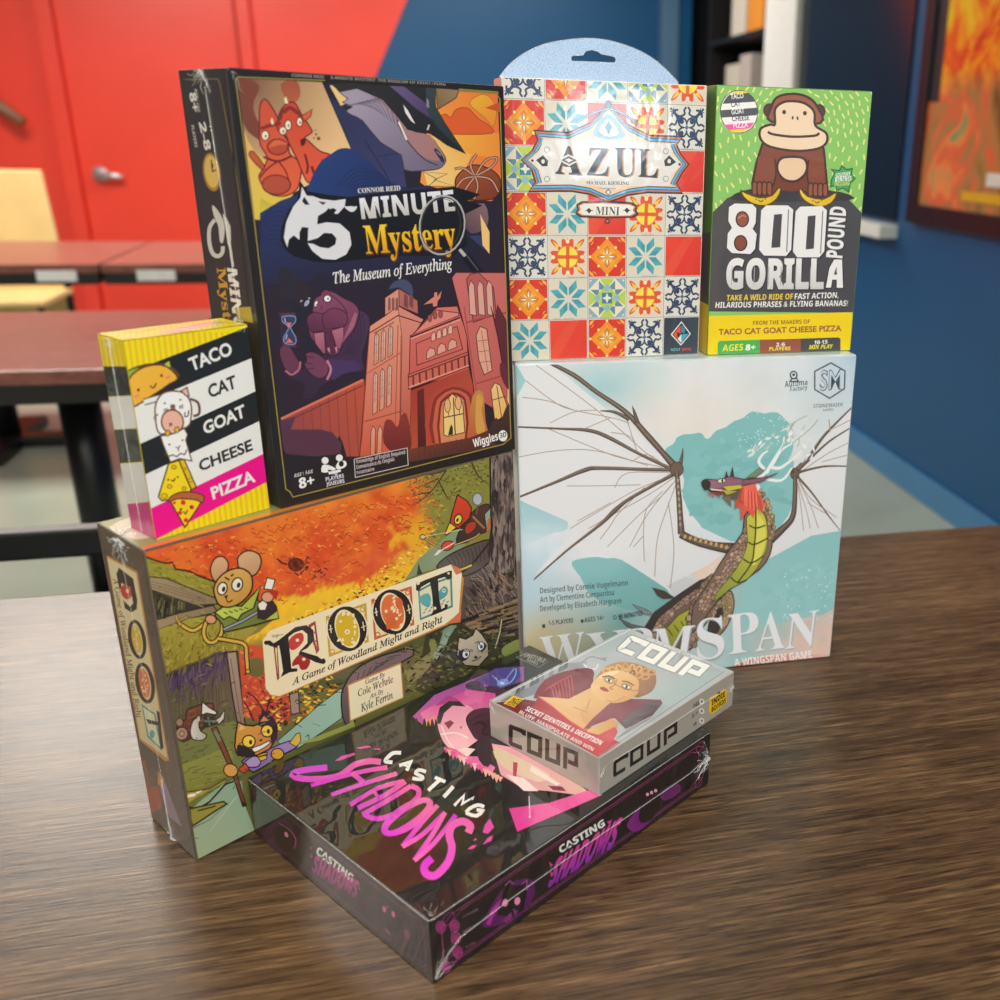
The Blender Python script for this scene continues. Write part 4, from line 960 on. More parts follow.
    p.ell(512, 160, 12, 18, '#4c8f93', ln='#333', lw=4); p.line([(370, 240), (430, 205), (470, 190), (512, 180), (556, 190), (600, 215), (650, 250)], 12, '#39566a', sm=3); p.line([(370, 240), (430, 205), (470, 190), (512, 180), (556, 190), (600, 215), (650, 250)], 5, '#7fb3c8', sm=3)
    p.text('A', (278, 474), (398, 482), (278, 348), '#c98a5c', 'serif', .01); p.text('A', (272, 472), (392, 480), (272, 345), '#3c4450', 'serif', .01)
    p.poly([(285, 410), (330, 385), (385, 412), (335, 440)], '#e2ded8'); p.poly([(298, 411), (332, 395), (370, 413), (334, 430)], '#3c4450'); p.poly([(314, 412), (332, 403), (352, 413), (334, 422)], '#e2ded8')
    for ch, bl, br, tl in (('Z', (414, 480), (512, 486), (418, 350)), ('U', (540, 486), (640, 488), (540, 352)), ('L', (648, 488), (738, 494), (648, 356))):
        p.text(ch, (bl[0] + 6, bl[1] + 2), (br[0] + 6, br[1] + 2), (tl[0] + 6, tl[1] + 2), '#c98a5c', 'serif', 0); p.text(ch, bl, br, tl, '#3c4450', 'serif', 0)
    p.text('MICHAEL KIESLING', (412, 522), (606, 526), (412, 506), '#33363c', 'serif')
    for x, sg in ((195, 1), (812, -1)):
        p.poly([(x - sg * 10, 412 + (10 if sg < 0 else 0)), (x + sg * 22, 390), (x + sg * 45, 415), (x + sg * 42, 440), (x + sg * 18, 440)], '#2c2e36'); p.ell(x - sg * 26, 414 + (18 if sg < 0 else 0), 6, 6, '#2c2e36'); p.ell(x + sg * 22, 418, 8, 10, '#e2ded8')
    p.poly([(512, 545), (524, 558), (512, 572), (500, 558)], '#e2ded8', ln='#2c5f7c', lw=4)
    for x in (235, 775):
        p.ring(x, 365 if x < 500 else 372, 14, 14, 10, 10, '#8fa0a0'); p.ring(x, 498, 14, 14, 10, 10, '#8fa0a0')
    p.line([(470, 540), (548, 542)], 4, '#9aa6a8')
    p.poly([(390, 598), (620, 604), (640, 640), (628, 675), (385, 672), (372, 635)], '#2c2e36', sm=2); p.poly([(398, 606), (614, 612), (630, 640), (618, 668), (392, 664), (380, 635)], '#d9743c', sm=2); p.poly([(402, 610), (610, 616), (622, 640), (612, 664), (396, 660), (388, 635)], '#ece7df', sm=2)
    p.text('MINI', (455, 660), (562, 663), (457, 622), '#2c2e36', 'serif', -.005)
    for x in (425, 597): p.poly([(x - 12, 640), (x, 628), (x + 12, 642), (x, 655)], '#2c2e36'); p.line([(x - 18, 641), (x + 18, 641)], 3, '#2c2e36')
    p.ell(508, 690, 12, 12, '#2c2e36'); p.ell(508, 690, 6, 6, '#d9743c')
    p.z(500, 210, .21); p.text('NEXT', (812, 676), (858, 675), (812, 664), '#7fb0bd', 'bold'); p.text('MOVE', (866, 675), (908, 674), (866, 663), '#d8543c', 'bold')
    p.done()
    q = Panel('side_panel', b, 'left', [(503.3, 351), (511, 360), (501, 77.5), (493.8, 79)], '#d9d4c8', M)
    for k in range(6):
        q.uvpoly([(.1, k * TH + .01), (.92, k * TH + .01), (.92, (k + 1) * TH - .01), (.1, (k + 1) * TH - .01)], ['#d8502c', '#e08a30', '#3f98a6', '#d8301f', '#2b3f63', '#e2a02c'][k])
    q.done()
    # --- hang tab: a thin sheet of clear glittery plastic with a euro hole, window reflection painted into its blue-silver colour
    m, nt, pr = new_mat('glittery plastic with painted reflection')
    f = noise_tex(nt, coords(nt), 900, 3, .6)
    nt.links.new(ramp(nt, f, [(.3, rgb('#86a9cf')), (.7, rgb('#c6dcf2'))]), pr.inputs['Base Color'])
    pr.inputs['Metallic'].default_value = .35; pr.inputs['Roughness'].default_value = .28; pr.inputs['Coat Weight'].default_value = 1
    nt.links.new(bump(nt, f, .5, .0006), pr.inputs['Normal'])
    w, d, h = b.dims
    arc = [(.0046, .2105), (.0048, .2129), (.0128, .2217), (.0245, .23), (.0401, .237), (.0596, .2411), (.077, .2427), (.0953, .2411), (.1157, .2356), (.1323, .2269), (.1477, .2142), (.1479, .2105)]
    arc = [arc[0]] + spline(arc[1:-1], 4, False) + [arc[-1]]
    hole = [(.061, .226), (.0603, .2285), (.0615, .2298), (.0698, .2304), (.072, .2335), (.0768, .2347), (.0815, .2338), (.0841, .232), (.0925, .231), (.0952, .2303), (.0962, .2285), (.0952, .2262)]
    tri = tessellate_polygon([[V3((x, y, 0)) for x, y in arc], [V3((x, y, 0)) for x, y in hole]])
    bm = bmesh.new(); pts = arc + hole; y0, y1 = d + .0001, d + .0006
    A = [bm.verts.new((x, y0, y)) for x, y in pts]; B = [bm.verts.new((x, y1, y)) for x, y in pts]
    for t in tri:
        bm.faces.new([A[i] for i in t]); bm.faces.new([B[i] for i in t[::-1]])
    for s, n in ((0, len(arc)), (len(arc), len(hole))):
        for i in range(n):
            a, c = s + i, s + (i + 1) % n
            bm.faces.new((A[a], A[c], B[c], B[a]))
    bmesh.ops.recalc_face_normals(bm, faces=bm.faces)
    t = from_bm('hang_tab', bm, m, b.root); t['label'] = 'clear bluish hang tab with a slot'
    bm = bmesh.new(); add_tube(bm, [(x, y0, y) for x, y in arc], .00045, 6)
    add_tube(bm, [(x, y0, y) for x, y in hole + hole[:1]], .0003, 6)
    from_bm('tab_rim', bm, FILM, t, True)
make_tiles()
# ================================================================== the gorilla box
def make_gorilla():
    b = Carton('green and grey box with a brown gorilla and big white lettering, beside the tile box', .0206, .83430, TZ + .29572, .2876, .1325, .05, .21129,
               '#5f9a2e', (1.0, 1.5, .18, 16, .07), bev=.0012)
    M = print_mat('printed card under film, gorilla box', 1.0, 1.5, .06, 14, .08)
    p = Panel('front_cover', b, 'front', [(706, 356), (851.2, 350.3), (873, 88.5), (713, 87)], '#8cc465', M)
    p.z(650, 60, .25); cx, cy = 565, 270
    for rr in range(150, 640, 32):
        n = int(rr / 6)
        for k in range(n):
            a = 2 * math.pi * k / n + rr * .013
            x, y = cx + rr * .86 * math.cos(a), cy + 20 + rr * 1.02 * math.sin(a) * (1 if math.sin(a) < 0 else 1.6)
            if not (238 < x < 890 and 105 < y < 640): continue
            t = math.atan2(1.0 * math.cos(a), -.86 * math.sin(a)) + (.22 if k % 2 else -.22)
            p.line([(x, y), (x + 22 * math.cos(t), y + 22 * math.sin(t))], 6.5, '#e9e48c', layer=False)
    p.k += 1
    GR = '#4c494c'
    p.poly([(200, 700), (240, 620), (300, 560), (400, 520), (560, 505), (720, 520), (800, 560), (860, 620), (870, 700), (830, 820), (820, 1010), (215, 1010)], GR)
    p.poly([(200, 1010), (840, 1010), (840, 820), (860, 640), (230, 660)], GR)
    p.poly([(360, 530), (480, 515), (590, 520), (760, 525), (790, 560), (340, 570)], '#3c393b', sm=3)
    # gorilla
    L = '#4a2f26'; BR = '#8a4a32'
    p.poly([(440, 340), (470, 330), (660, 330), (690, 350), (705, 500), (700, 545), (640, 545), (600, 520), (520, 520), (480, 545), (405, 540), (400, 500), (415, 420)], BR, '#7a3f2a', ((560, 330), (560, 540)), ln=L, lw=10)
    p.poly([(480, 470), (500, 460), (620, 455), (640, 480), (630, 522), (490, 522)], '#7a3f2a', sm=2)
    p.poly([(425, 390), (490, 400), (495, 470), (470, 540), (400, 540)], BR); p.poly([(690, 390), (630, 400), (622, 470), (645, 545), (705, 545)], BR); p.line([(492, 400), (495, 470), (474, 530)], 7, L, sm=3); p.line([(628, 400), (624, 470), (640, 530)], 7, L, sm=3)
    p.poly([(505, 410), (530, 392), (595, 390), (620, 410), (618, 450), (590, 480), (560, 488), (525, 478), (502, 445)], '#ecc9a4', sm=3, ln=L, lw=10)
    p.ell(468, 205, 24, 26, '#5a3626', ln=L, lw=6); p.ell(672, 202, 22, 26, '#5a3626', ln=L, lw=6)
    p.poly([(475, 250), (475, 190), (500, 150), (560, 135), (620, 145), (660, 180), (675, 250)], '#9a5a3c', sm=4, ln=L, lw=10)
    p.poly([(490, 260), (490, 200), (520, 172), (560, 165), (610, 172), (650, 205), (655, 260), (700, 290), (700, 330), (660, 355), (570, 365), (470, 350), (432, 320), (432, 280), (470, 262)], '#f1d4b2', sm=4, ln=L, lw=10)
    p.ell(527, 210, 8, 9, L); p.ell(612, 212, 8, 9, L); p.ell(562, 232, 4, 8, L, 10); p.ell(582, 233, 4, 8, L, -10)
    p.line([(462, 290), (480, 300), (560, 308), (650, 302), (672, 290)], 10, L, sm=4)
    for x0 in (400, 628):
        for k in range(4): p.poly([(x0 + k * 20, 500), (x0 + 10 + k * 20, 492), (x0 + 20 + k * 20, 502), (x0 + 19 + k * 20, 540), (x0 + 10 + k * 20, 546), (x0 + k * 20, 540)], '#96563c', sm=2, ln=L, lw=6)
    for pts, ex in (([(355, 530), (375, 538), (430, 555), (480, 545), (505, 515), (517, 520), (500, 560), (455, 588), (400, 580), (365, 555)], 435), ([(590, 520), (600, 518), (625, 545), (690, 555), (735, 530), (745, 535), (725, 570), (680, 588), (630, 575), (600, 550)], 665)):
        p.poly(pts, '#f0cc30', '#e2b824', ((pts[0][0], 520), (pts[0][0] + 60, 590)), sm=2, ln='#5a4418', lw=7); p.line([(ex - 10, 565), (ex, 572), (ex + 10, 564)], 4, '#5a4418', sm=2); p.ell(ex - 18, 563, 3, 3, '#5a4418'); p.ell(ex + 18, 560, 3, 3, '#5a4418')
    # striped badge
    def chord(y): return math.sqrt(max(0, 1 - ((y - 214) / 84) ** 2)) * 74
    p.ell(344, 214, 78, 88, '#4a474b'); ys = [130, 150, 172, 198, 222, 252, 285, 296]
    p.ell(344, 214, 74, 84, '#f4f1ee', n=30)
    for (a0, a1), c in zip(((131, 141), (141, 178), (203, 233), (262, 284), (284, 297)), ('#f2d832', '#55565a', '#55565a', '#ef5aa6', '#f2d832')):
        n = 6; ys_ = [a0 + (a1 - a0) * k / n for k in range(n + 1)]
        p.poly([(344 + chord(y), y - chord(y) * .1) for y in ys_] + [(344 - chord(y), y + chord(y) * .1) for y in ys_[::-1]], c)
    for t, x0, x1, y, c in (('TACO', 310, 362, 165, '#f4f1ee'), ('CAT', 312, 350, 197, '#4a4a4e'), ('GOAT', 314, 366, 226, '#f4f1ee'), ('CHEESE', 316, 386, 253, '#4a4a4e'), ('PIZZA', 322, 382, 281, '#fbe9f2')):
        p.text(t, (x0, y), (x1, y - 7), (x0 - 2, y - 20), c, 'sans', .02)
    # sticker burst
    p.poly([(722, 480), (735, 450), (722, 435), (755, 440), (765, 420), (785, 435), (808, 430), (805, 455), (820, 470), (800, 490), (795, 525), (770, 510), (745, 520), (742, 500), (720, 505)], '#4fa35e', ln='#2e6a3c', lw=5)
    p.text('SQUISHY', (738, 470), (800, 460), (740, 452), '#f2f2ea', 'bold'); p.text('BANANAS', (738, 486), (805, 478), (739, 468), '#f2f2ea', 'bold', .01); p.text('INCLUDED', (735, 503), (798, 497), (735, 488), '#d9dc7a', 'bold')
    # big lettering
    WH = '#eceaea'; sh = '#2f2c2f'
    def blk(P, hole, c=WH):
        p.poly(P, sh); p.poly([(x - 5, y - 4) for x, y in P], c)
        for h_ in hole: p.poly([(x - 3, y - 3) for x, y in h_], GR)
    blk([(312, 600), (335, 585), (405, 586), (422, 602), (420, 660), (408, 685), (425, 705), (418, 765), (400, 785), (325, 782), (305, 762), (308, 705), (325, 682), (310, 655)], [])
    p.ell(361, 643, 25, 30, '#9a5440', ln=sh, lw=5); p.ell(355, 738, 25, 30, '#8a4a38', ln=sh, lw=5); p.line([(345, 640), (360, 628), (375, 632)], 5, '#c78a70', sm=2)
    blk([(462, 590), (550, 588), (572, 605), (565, 765), (545, 790), (455, 790), (435, 768), (442, 610)], [[(492, 625), (525, 622), (518, 755), (482, 758)]])
    blk([(600, 592), (690, 588), (710, 605), (700, 770), (680, 793), (590, 795), (572, 772), (582, 612)], [[(630, 628), (662, 625), (655, 758), (622, 762)]])
    for a in ((548, 600, 542, 770), (688, 602, 680, 775)): p.line([a[:2], a[2:]], 5, '#8a888a')
    p.text('POUND', (772, 795), (788, 590), (708, 790), sh, 'bold', .02); p.text('POUND', (768, 792), (784, 587), (705, 788), WH, 'bold', .015)
    p.text('GORILL', (300, 922), (696, 916), (303, 812), sh, 'bold', .035); p.text('GORILL', (297, 918), (693, 912), (300, 806), WH, 'bold', .028, col2='#cfcdcd')
    p.poly([(700, 912), (715, 830), (735, 795), (770, 795), (775, 912), (745, 912), (745, 880), (730, 880), (725, 912)], WH, ln=sh, lw=4); p.poly([(735, 858), (745, 825), (748, 858)], GR)
    for x in (322, 412, 470, 520, 580, 640): p.line([(x, 830), (x - 2, 905)], 3, '#a9a7a7')
    p.text('TAKE A WILD RIDE OF', (300, 967), (568, 958), (302, 945), '#f2d430', 'bold', 0); p.text('FAST ACTION,', (575, 958), (754, 950), (577, 936), '#f3f0ec', 'bold', 0)
    p.text('HILARIOUS PHRASES & FLYING BANANAS!', (256, 996), (792, 982), (258, 974), '#f3f0ec', 'bold', 0)
    p.z(650, 260, .25)
    p.poly([(200, 232), (230, 228), (812, 207), (808, 400), (195, 400)], '#f2d210')
    p.text('FROM THE MAKERS OF', (408, 262), (638, 254), (408, 246), '#8a5a2c', 'bold'); p.text('TACO CAT GOAT CHEESE PIZZA', (270, 302), (768, 282), (270, 280), '#9a4f3c', 'sans', .03)
    p.poly([(267, 400), (267, 335), (275, 326), (436, 320), (436, 400)], '#4fae55'); p.poly([(436, 400), (436, 320), (602, 314), (602, 400)], '#96553f'); p.poly([(602, 400), (602, 314), (756, 308), (764, 314), (764, 400)], '#4c494c')
    p.text('AGES', (286, 367), (368, 362), (288, 342), '#f6e23c', 'bold', 0); p.text('8+', (378, 362), (418, 360), (380, 340), '#f6f3ee', 'bold', .02)
    p.text('2-6', (502, 346), (538, 344), (502, 332), '#f6f3ee', 'bold', 0); p.text('PLAYERS', (474, 363), (560, 360), (475, 349), '#f6e23c', 'bold', 0)
    p.text('10-15', (656, 336), (710, 333), (657, 322), '#f6f3ee', 'bold', 0); p.text('MIN PLAY', (634, 356), (732, 352), (636, 340), '#f6e23c', 'boldslant', 0)
    p.done()
    w, d, h = b.dims
    q = Panel('side_panel', b, 'left', [(687.9, 344), (706, 356), (713, 87), (695.5, 86.9)], '#4f8a2c', M)
    q.uvpoly([(0, 0), (1, 0), (1, .2), (0, .2)], '#f2d210'); q.uvpoly([(0, .2), (1, .2), (1, .48), (0, .44)], GR); q.done()
make_gorilla()
# ================================================================== the pale blue dragon box
def make_dragon():
    b = Carton('large pale blue box with a scaly dragon spreading its wings, standing on the wood table', -.13312, .78102, TZ, .2594, .29427, .07, .29572,
               '#c4d3d6', (1.0, 1.45, .12, 9, .08), bev=.0025)
    M = print_mat('printed card under film, dragon box', 1.0, 1.45, .12, 9, .08)
    p = Panel('front_cover', b, 'front', [(524.6, 689.4), (829.8, 657), (858, 354.5), (514.5, 364)], '#d5dcdf', M, .0012)
    S = (500, 340, .37)
    def wob(pts, n=4, a=6):
        out = spline(pts, n)
        return [(x + a * noise.noise((x * .03, y * .03, 1)), y + a * noise.noise((x * .03, y * .03, 9))) for x, y in out]
    base = rgb('#d8dfe2'); cr = rgb('#e6e0d8'); tl = rgb('#9fccd2'); pk = rgb('#e6c7ba'); sand = rgb('#cfc19a'); wt = rgb('#e4e7ec')
    def bgf(x, y):
        X, Y = (x - S[0]) / S[2], (y - S[1]) / S[2]
        n1 = noise.fractal((X * .004, Y * .004, 3), 1, 2, 4); n2 = noise.fractal((X * .012, Y * .012, 7), 1, 2, 5)
        c = mixc(base, wt, .5 + n1)
        c = mixc(c, tl, max(0, 1 - math.hypot(X - 300, (Y - 130) * 1.4) / 190) * 1.0 + .25 * n2)
        c = mixc(c, cr, max(0, min(1, 1.2 - math.hypot((X - 520) * .6, Y - 220) / 140)) * .8)
        c = mixc(c, rgb('#a9c9dc'), max(0, (X - 780) / 200) * max(0, 1 - Y / 260) * 1.1)
        c = mixc(c, rgb('#b8d6e2'), max(0, 1 - abs(X - 70) / 180) * max(0, min(1, (Y - 430) / 160)) * .9)
        c = mixc(c, rgb('#7fb3b2'), max(0, min(1, (Y - 620) / 120)) * max(0, 1 - abs(X - 330) / 260))
        c = mixc(c, sand, max(0, min(1, (Y - 700) / 110)) * max(0, 1 - abs(X - 120) / 190) * 1.2)
        c = mixc(c, rgb('#a9a98a'), max(0, min(1, (Y - 760) / 80)) * max(0, 1 - abs(X - 250) / 120) * .8)
        c = mixc(c, rgb('#9fc8cb'), max(0, min(1, (Y - 560) / 80)) * max(0, min(1, (X - 500) / 150)))
        c = mixc(c, pk, max(0, min(1, (Y - 640 - .2 * (900 - X)) / 140)) * max(0, min(1, (X - 640) / 200)) * (1 + n2 * .5))
        return tuple(max(0, v * (1 + .05 * n2)) for v in c)
    p.field(bgf, 110, 110)
    p.z(*S)
    # watercolour discs
    p.poly(wob([(450, 300), (470, 280), (500, 255), (540, 250), (560, 268), (600, 240), (650, 215), (700, 195), (760, 205), (790, 250), (790, 320), (795, 360), (790, 450), (740, 520), (660, 545), (590, 530), (520, 480), (495, 420), (495, 360), (470, 330)], 4, 10), '#7fbcbe', '#8cc4c6', ((500, 250), (700, 540)))
    for k in range(90):
        a = random.uniform(0, 6.28); rr = random.uniform(0, 1) ** .6
        x, y = 640 + 135 * rr * math.cos(a), 380 + 125 * rr * math.sin(a)
        p.ell(x, y, random.uniform(12, 40), random.uniform(8, 22), random.choice(['#7bb9bb', '#83bfc1', '#7fbcbe', '#89c3c4']), random.uniform(-40, 40), 9, layer=False)
    p.k += 1
    p.poly(wob([(42, 60), (70, 68), (72, 110), (40, 155)], 4, 3), '#93c6c8', '#a9d2d4', ((42, 60), (60, 150)))
    p.poly(wob([(40, 440), (100, 445), (160, 475), (185, 510), (120, 530), (42, 560)], 4, 6), '#9cc9d3', '#c3dbe0', ((100, 440), (90, 550)))
    p.poly(wob([(195, 600), (240, 588), (310, 590), (340, 575), (335, 600), (400, 630), (455, 680), (470, 760), (380, 740), (260, 700), (215, 640)], 3, 4), '#86bfc2', '#79b0b0', ((300, 590), (380, 740)))
    p.poly(wob([(640, 720), (700, 620), (760, 570), (830, 525), (930, 512), (915, 640), (900, 720), (780, 760), (660, 780)], 4, 5), '#8ec6c8', '#9accce', ((800, 530), (780, 740)))
    for k in range(70):
        x, y = random.uniform(690, 905), random.uniform(560, 740)
        if y > 1000 - x * .45 - 30 + 0: p.ell(x, y, random.uniform(10, 34), random.uniform(6, 16), random.choice(['#8fc7c9', '#95cacc', '#99cdcf', '#92c9ca']), random.uniform(-50, 10), 9, layer=False)
    p.k += 1
    p.poly(wob([(525, 610), (560, 590), (600, 590), (620, 620), (580, 660), (525, 645)], 3, 4), '#e5cdbd', '#efdccf', ((530, 600), (600, 650)))
    p.poly([(775, 550), (780, 532), (786, 552)], '#7fb8ba'); p.poly([(330, 590), (340, 572), (336, 600)], '#79b0b0')
    # wing membranes
    MB = '#e2e4e8'
    p.poly([(40, 60), (135, 62), (470, 335), (480, 360), (485, 540), (600, 580), (560, 610), (500, 640), (460, 680), (400, 640), (330, 595), (200, 560), (90, 640), (200, 520), (180, 490), (45, 430), (42, 160), (70, 110)], MB)
    p.poly([(800, 360), (955, 180), (925, 515), (840, 530), (730, 590), (720, 560), (790, 480)], MB)
    p.poly([(450, 665), (500, 640), (545, 655), (470, 690)], '#cfd2d6')
    # wing bones
    bn, bn2, fine = '#66564c', '#8d7a6a', '#a89484'
    def bone(pts, ws, c=bn):
        pts = spline(pts, 4, False); n = len(pts); W = []
        for i in range(n):
            f = i / (n - 1) * (len(ws) - 1); a = int(min(f, len(ws) - 2)); W.append(ws[a] + (ws[a + 1] - ws[a]) * (f - a))
        for (o, cc, k) in ((0, '#453a34', 1.0), (-.8, c, .72), (-1.6, bn2, .3)):
            V, T = p._ribbon([(x + o * .5, y + o) for x, y in pts], [w * k for w in W]); col = rgb(cc); p._emit([(*p.uv(v), *col) for v in V], T)
        p.batch(True)
        for i in range(0, n - 1):
            for q in range(3):
                t = q / 3; x = pts[i][0] + (pts[i + 1][0] - pts[i][0]) * t; y = pts[i][1] + (pts[i + 1][1] - pts[i][1]) * t
                dx, dy = pts[i + 1][0] - pts[i][0], pts[i + 1][1] - pts[i][1]; L = math.hypot(dx, dy) or 1; w = W[i] * .4
                p.line([(x - dy / L * w, y + dx / L * w), (x + dy / L * w, y - dx / L * w)], 1.2, '#4e433c', layer=False)
        p.batch(False)
    def vein(*pts, w=2.2, c=fine): p.line(list(pts), w, c, sm=4)
    vein((90, 62), (230, 165), (310, 230), (400, 310), (450, 340)); vein((70, 110), (150, 170), (200, 190), (300, 210), (350, 225)); vein((60, 155), (130, 165), (200, 190)); vein((135, 225), (200, 195), (260, 190)); vein((230, 240), (300, 210))
    vein((130, 240), (260, 295), (330, 320), (440, 345)); vein((45, 318), (150, 300), (260, 300), (400, 340)); vein((300, 250), (345, 258), (365, 275)); vein((340, 205), (370, 300)); vein((355, 330), (400, 310), (450, 345))
    vein((190, 510), (290, 450), (370, 405), (470, 365)); vein((180, 395), (260, 395), (380, 392)); vein((210, 490), (300, 440)); vein((310, 400), (345, 360), (470, 360)); vein((240, 510), (310, 470), (400, 420), (475, 370)); vein((270, 540), (300, 500), (320, 470), (390, 400))
    vein((290, 560), (380, 470), (440, 420), (478, 375)); vein((350, 560), (400, 470), (465, 390)); vein((390, 600), (388, 530), (395, 460), (440, 410)); vein((418, 640), (425, 540), (450, 460), (480, 380)); vein((460, 670), (470, 560), (455, 440)); vein((360, 560), (388, 530))
    bone([(135, 62), (200, 95), (260, 140), (340, 195), (400, 260), (440, 305), (475, 345)], [9, 13, 12, 14, 17, 16, 22])
    bone([(272, 192), (310, 195), (350, 215)], [2, 8, 12]); bone([(358, 178), (365, 200), (372, 225)], [1, 9, 14]); bone([(495, 292), (492, 315), (486, 345)], [1, 8, 14])
    bone([(40, 235), (160, 240), (240, 245), (290, 262), (380, 310), (470, 352)], [4, 6, 10, 11, 8, 10])
    bone([(45, 428), (150, 385), (230, 352), (270, 347), (380, 350), (470, 352)], [5, 8, 12, 10, 9, 10])
    bone([(92, 648), (180, 570), (270, 500), (310, 462), (350, 430), (430, 385), (480, 358)], [3, 6, 9, 13, 9, 9, 12])
    p.ell(478, 350, 18, 20, '#6e5a4e', ln='#3f342e', lw=2)
    bone([(478, 355), (484, 430), (487, 480), (490, 525)], [12, 15, 16, 20]); bone([(488, 525), (530, 545), (580, 558), (630, 565)], [22, 22, 24, 34])
    for k in range(9): p.ell(500 + k * 14, 532 + k * 3.6, 5, 7, '#c9a468', 20, 9, ln='#4a3c30', lw=1.3)
    for k in range(8): p.ell(481 + k * .9, 380 + k * 17, 3.2, 5, '#b8a080', 0, 7)
    bone([(955, 180), (880, 255), (840, 310), (800, 355)], [3, 7, 9, 15]); bone([(945, 240), (890, 275), (840, 320), (800, 358)], [3, 5, 7, 10]); bone([(938, 342), (880, 342), (830, 352), (800, 360)], [3, 5, 6, 10]); bone([(918, 515), (880, 465), (840, 410), (802, 368)], [2, 4, 5, 8])
    vein((950, 275), (890, 305), (820, 352), w=2); vein((945, 310), (870, 330), w=2); vein((910, 480), (840, 430), (806, 375), w=2); vein((880, 470), (830, 440), w=2); vein((860, 510), (840, 450), (806, 380), w=2); vein((820, 515), (812, 440), (804, 385), w=2); vein((838, 510), (830, 470), (806, 390), w=2); vein((952, 215), (900, 240), w=2); vein((890, 215), (893, 248), w=3)
    p.ell(797, 362, 12, 15, '#6e5a4e', ln='#3f342e', lw=2); bone([(788, 345), (793, 360)], [1, 10])
    bone([(798, 365), (797, 430), (790, 480), (765, 510), (730, 540)], [11, 13, 15, 18, 26])
    # antlers
    for q in ([(640, 385), (700, 372), (735, 340), (760, 300), (790, 280)], [(720, 360), (740, 325), (765, 285), (768, 262)], [(735, 345), (760, 345), (800, 315), (815, 300)], [(705, 372), (760, 380), (790, 345)], [(690, 372), (705, 420), (715, 470)], [(715, 350), (700, 330), (710, 310), (725, 300)]):
        p.line(q, 10, '#eef1f1', sm=4, w2=4)
    for k in range(46):
        x, y = random.choice([(690, 295), (710, 285), (735, 250), (770, 240), (800, 270), (830, 245), (840, 280), (825, 310), (715, 440), (708, 400), (805, 320), (780, 260)])
        p.leaf(x + random.uniform(-18, 18), y + random.uniform(-18, 18), random.uniform(9, 16), random.uniform(2.5, 5), random.uniform(-2.4, -.2), random.choice(['#eef1ef', '#e2e8e6', '#b9cdbf', '#d7e2dc']))
    p.k += 1
    for q in ([(760, 300), (790, 230), (830, 205)], [(790, 280), (840, 240), (860, 215)], [(780, 250), (800, 220)]): p.line(q, 2.5, '#a9b49e', sm=3)
    for k in range(60): p.ell(random.uniform(640, 800), random.uniform(190, 290), 1.6, 1.6, '#eef3f2', n=6, layer=False)
    for k in range(50): p.ell(random.uniform(760, 910), random.uniform(620, 760), random.uniform(1, 2.4), random.uniform(1, 2.4), '#e4f0ee', n=6, layer=False)
    p.k += 1
    # body: tail and leg behind, belly, back scales
    DK = '#3a302b'
    p.poly([(600, 690), (625, 680), (632, 720), (615, 770), (590, 800), (565, 805), (580, 780), (595, 770), (590, 730)], '#a58f6c', '#8d7a58', ((600, 690), (600, 800)), sm=3, ln=DK, lw=3)
    p.scatter([(600, 690), (625, 690), (618, 760), (595, 785)], 50, lambda x, y: p.ell(x, y, 5, 6, random.choice(['#c0aa84', '#9c8764', '#b49c74']), 0, 7, ln='#5d4c3a', lw=1, layer=False))
    p.poly([(565, 755), (600, 720), (598, 770), (580, 800), (560, 805)], '#3c3632', sm=2)
    tail = [(385, 790), (420, 735), (480, 690), (540, 650), (575, 640), (560, 700), (530, 760), (520, 830), (470, 850), (430, 870), (390, 880)]
    p.poly(tail, '#7d6658', '#6a564c', ((420, 740), (520, 830)), ln=DK, lw=3)
    p.poly([(430, 800), (480, 745), (540, 712), (525, 760), (500, 790), (450, 850)], '#b7b63e', '#8f9436', ((500, 720), (470, 820)), ln=DK, lw=2)
    for k in range(5): p.line([(452 + k * 18, 760 - k * 10 + 20), (466 + k * 16, 800 - k * 12)], 3, '#4c4a22')
    p.scatter([(395, 790), (425, 745), (540, 665), (520, 700), (470, 735), (400, 830)], 170, lambda x, y: p.ell(x, y, 8, 6, random.choice(['#b08f7c', '#9a7d6c', '#c2a28c', '#a38672']), -30, 8, ln='#54443a', lw=1.4, layer=False))
    p.poly([(380, 790), (415, 735), (480, 688), (545, 648), (555, 655), (490, 702), (430, 750), (400, 800)], '#3f3531', sm=0)
    p.poly([(410, 668), (445, 678), (475, 698), (440, 700), (425, 692)], '#4a3f3a'); p.poly([(355, 712), (395, 728), (415, 742), (390, 742)], '#8a8a90', ln=DK, lw=1.5); p.poly([(322, 752), (355, 768), (390, 775), (370, 785), (340, 772)], '#6f6d6c', ln=DK, lw=1.5)
    leg = [(560, 640), (600, 640), (600, 690), (575, 740), (545, 780), (520, 830), (505, 830), (505, 760), (525, 690)]
    p.poly(leg, '#84705f', '#6d5a4e', ((590, 640), (510, 820)), sm=2, ln=DK, lw=3)
    p.scatter(leg, 190, lambda x, y: p.ell(x, y, 8, 9, random.choice(['#a78d78', '#967c69', '#b79c84', '#8a7261']), -20, 8, ln='#57463b', lw=1.5, layer=False))
    body = [(690, 450), (725, 470), (735, 530), (728, 580), (700, 620), (640, 660), (600, 690), (560, 740), (520, 790), (520, 720), (560, 660), (590, 610), (620, 565), (655, 520), (660, 475)]
    p.poly(body, '#8a7365', '#7a655a', ((690, 450), (560, 740)), sm=2, ln=DK, lw=3)
    p.scatter([(655, 530), (665, 500), (690, 560), (650, 620), (590, 690), (540, 745), (540, 700), (600, 620)], 240, lambda x, y: p.ell(x, y, 7.5, 6, random.choice(['#b99a86', '#a78873', '#c6a892', '#9b7d6b']), -50, 8, ln='#57463b', lw=1.4, layer=False))
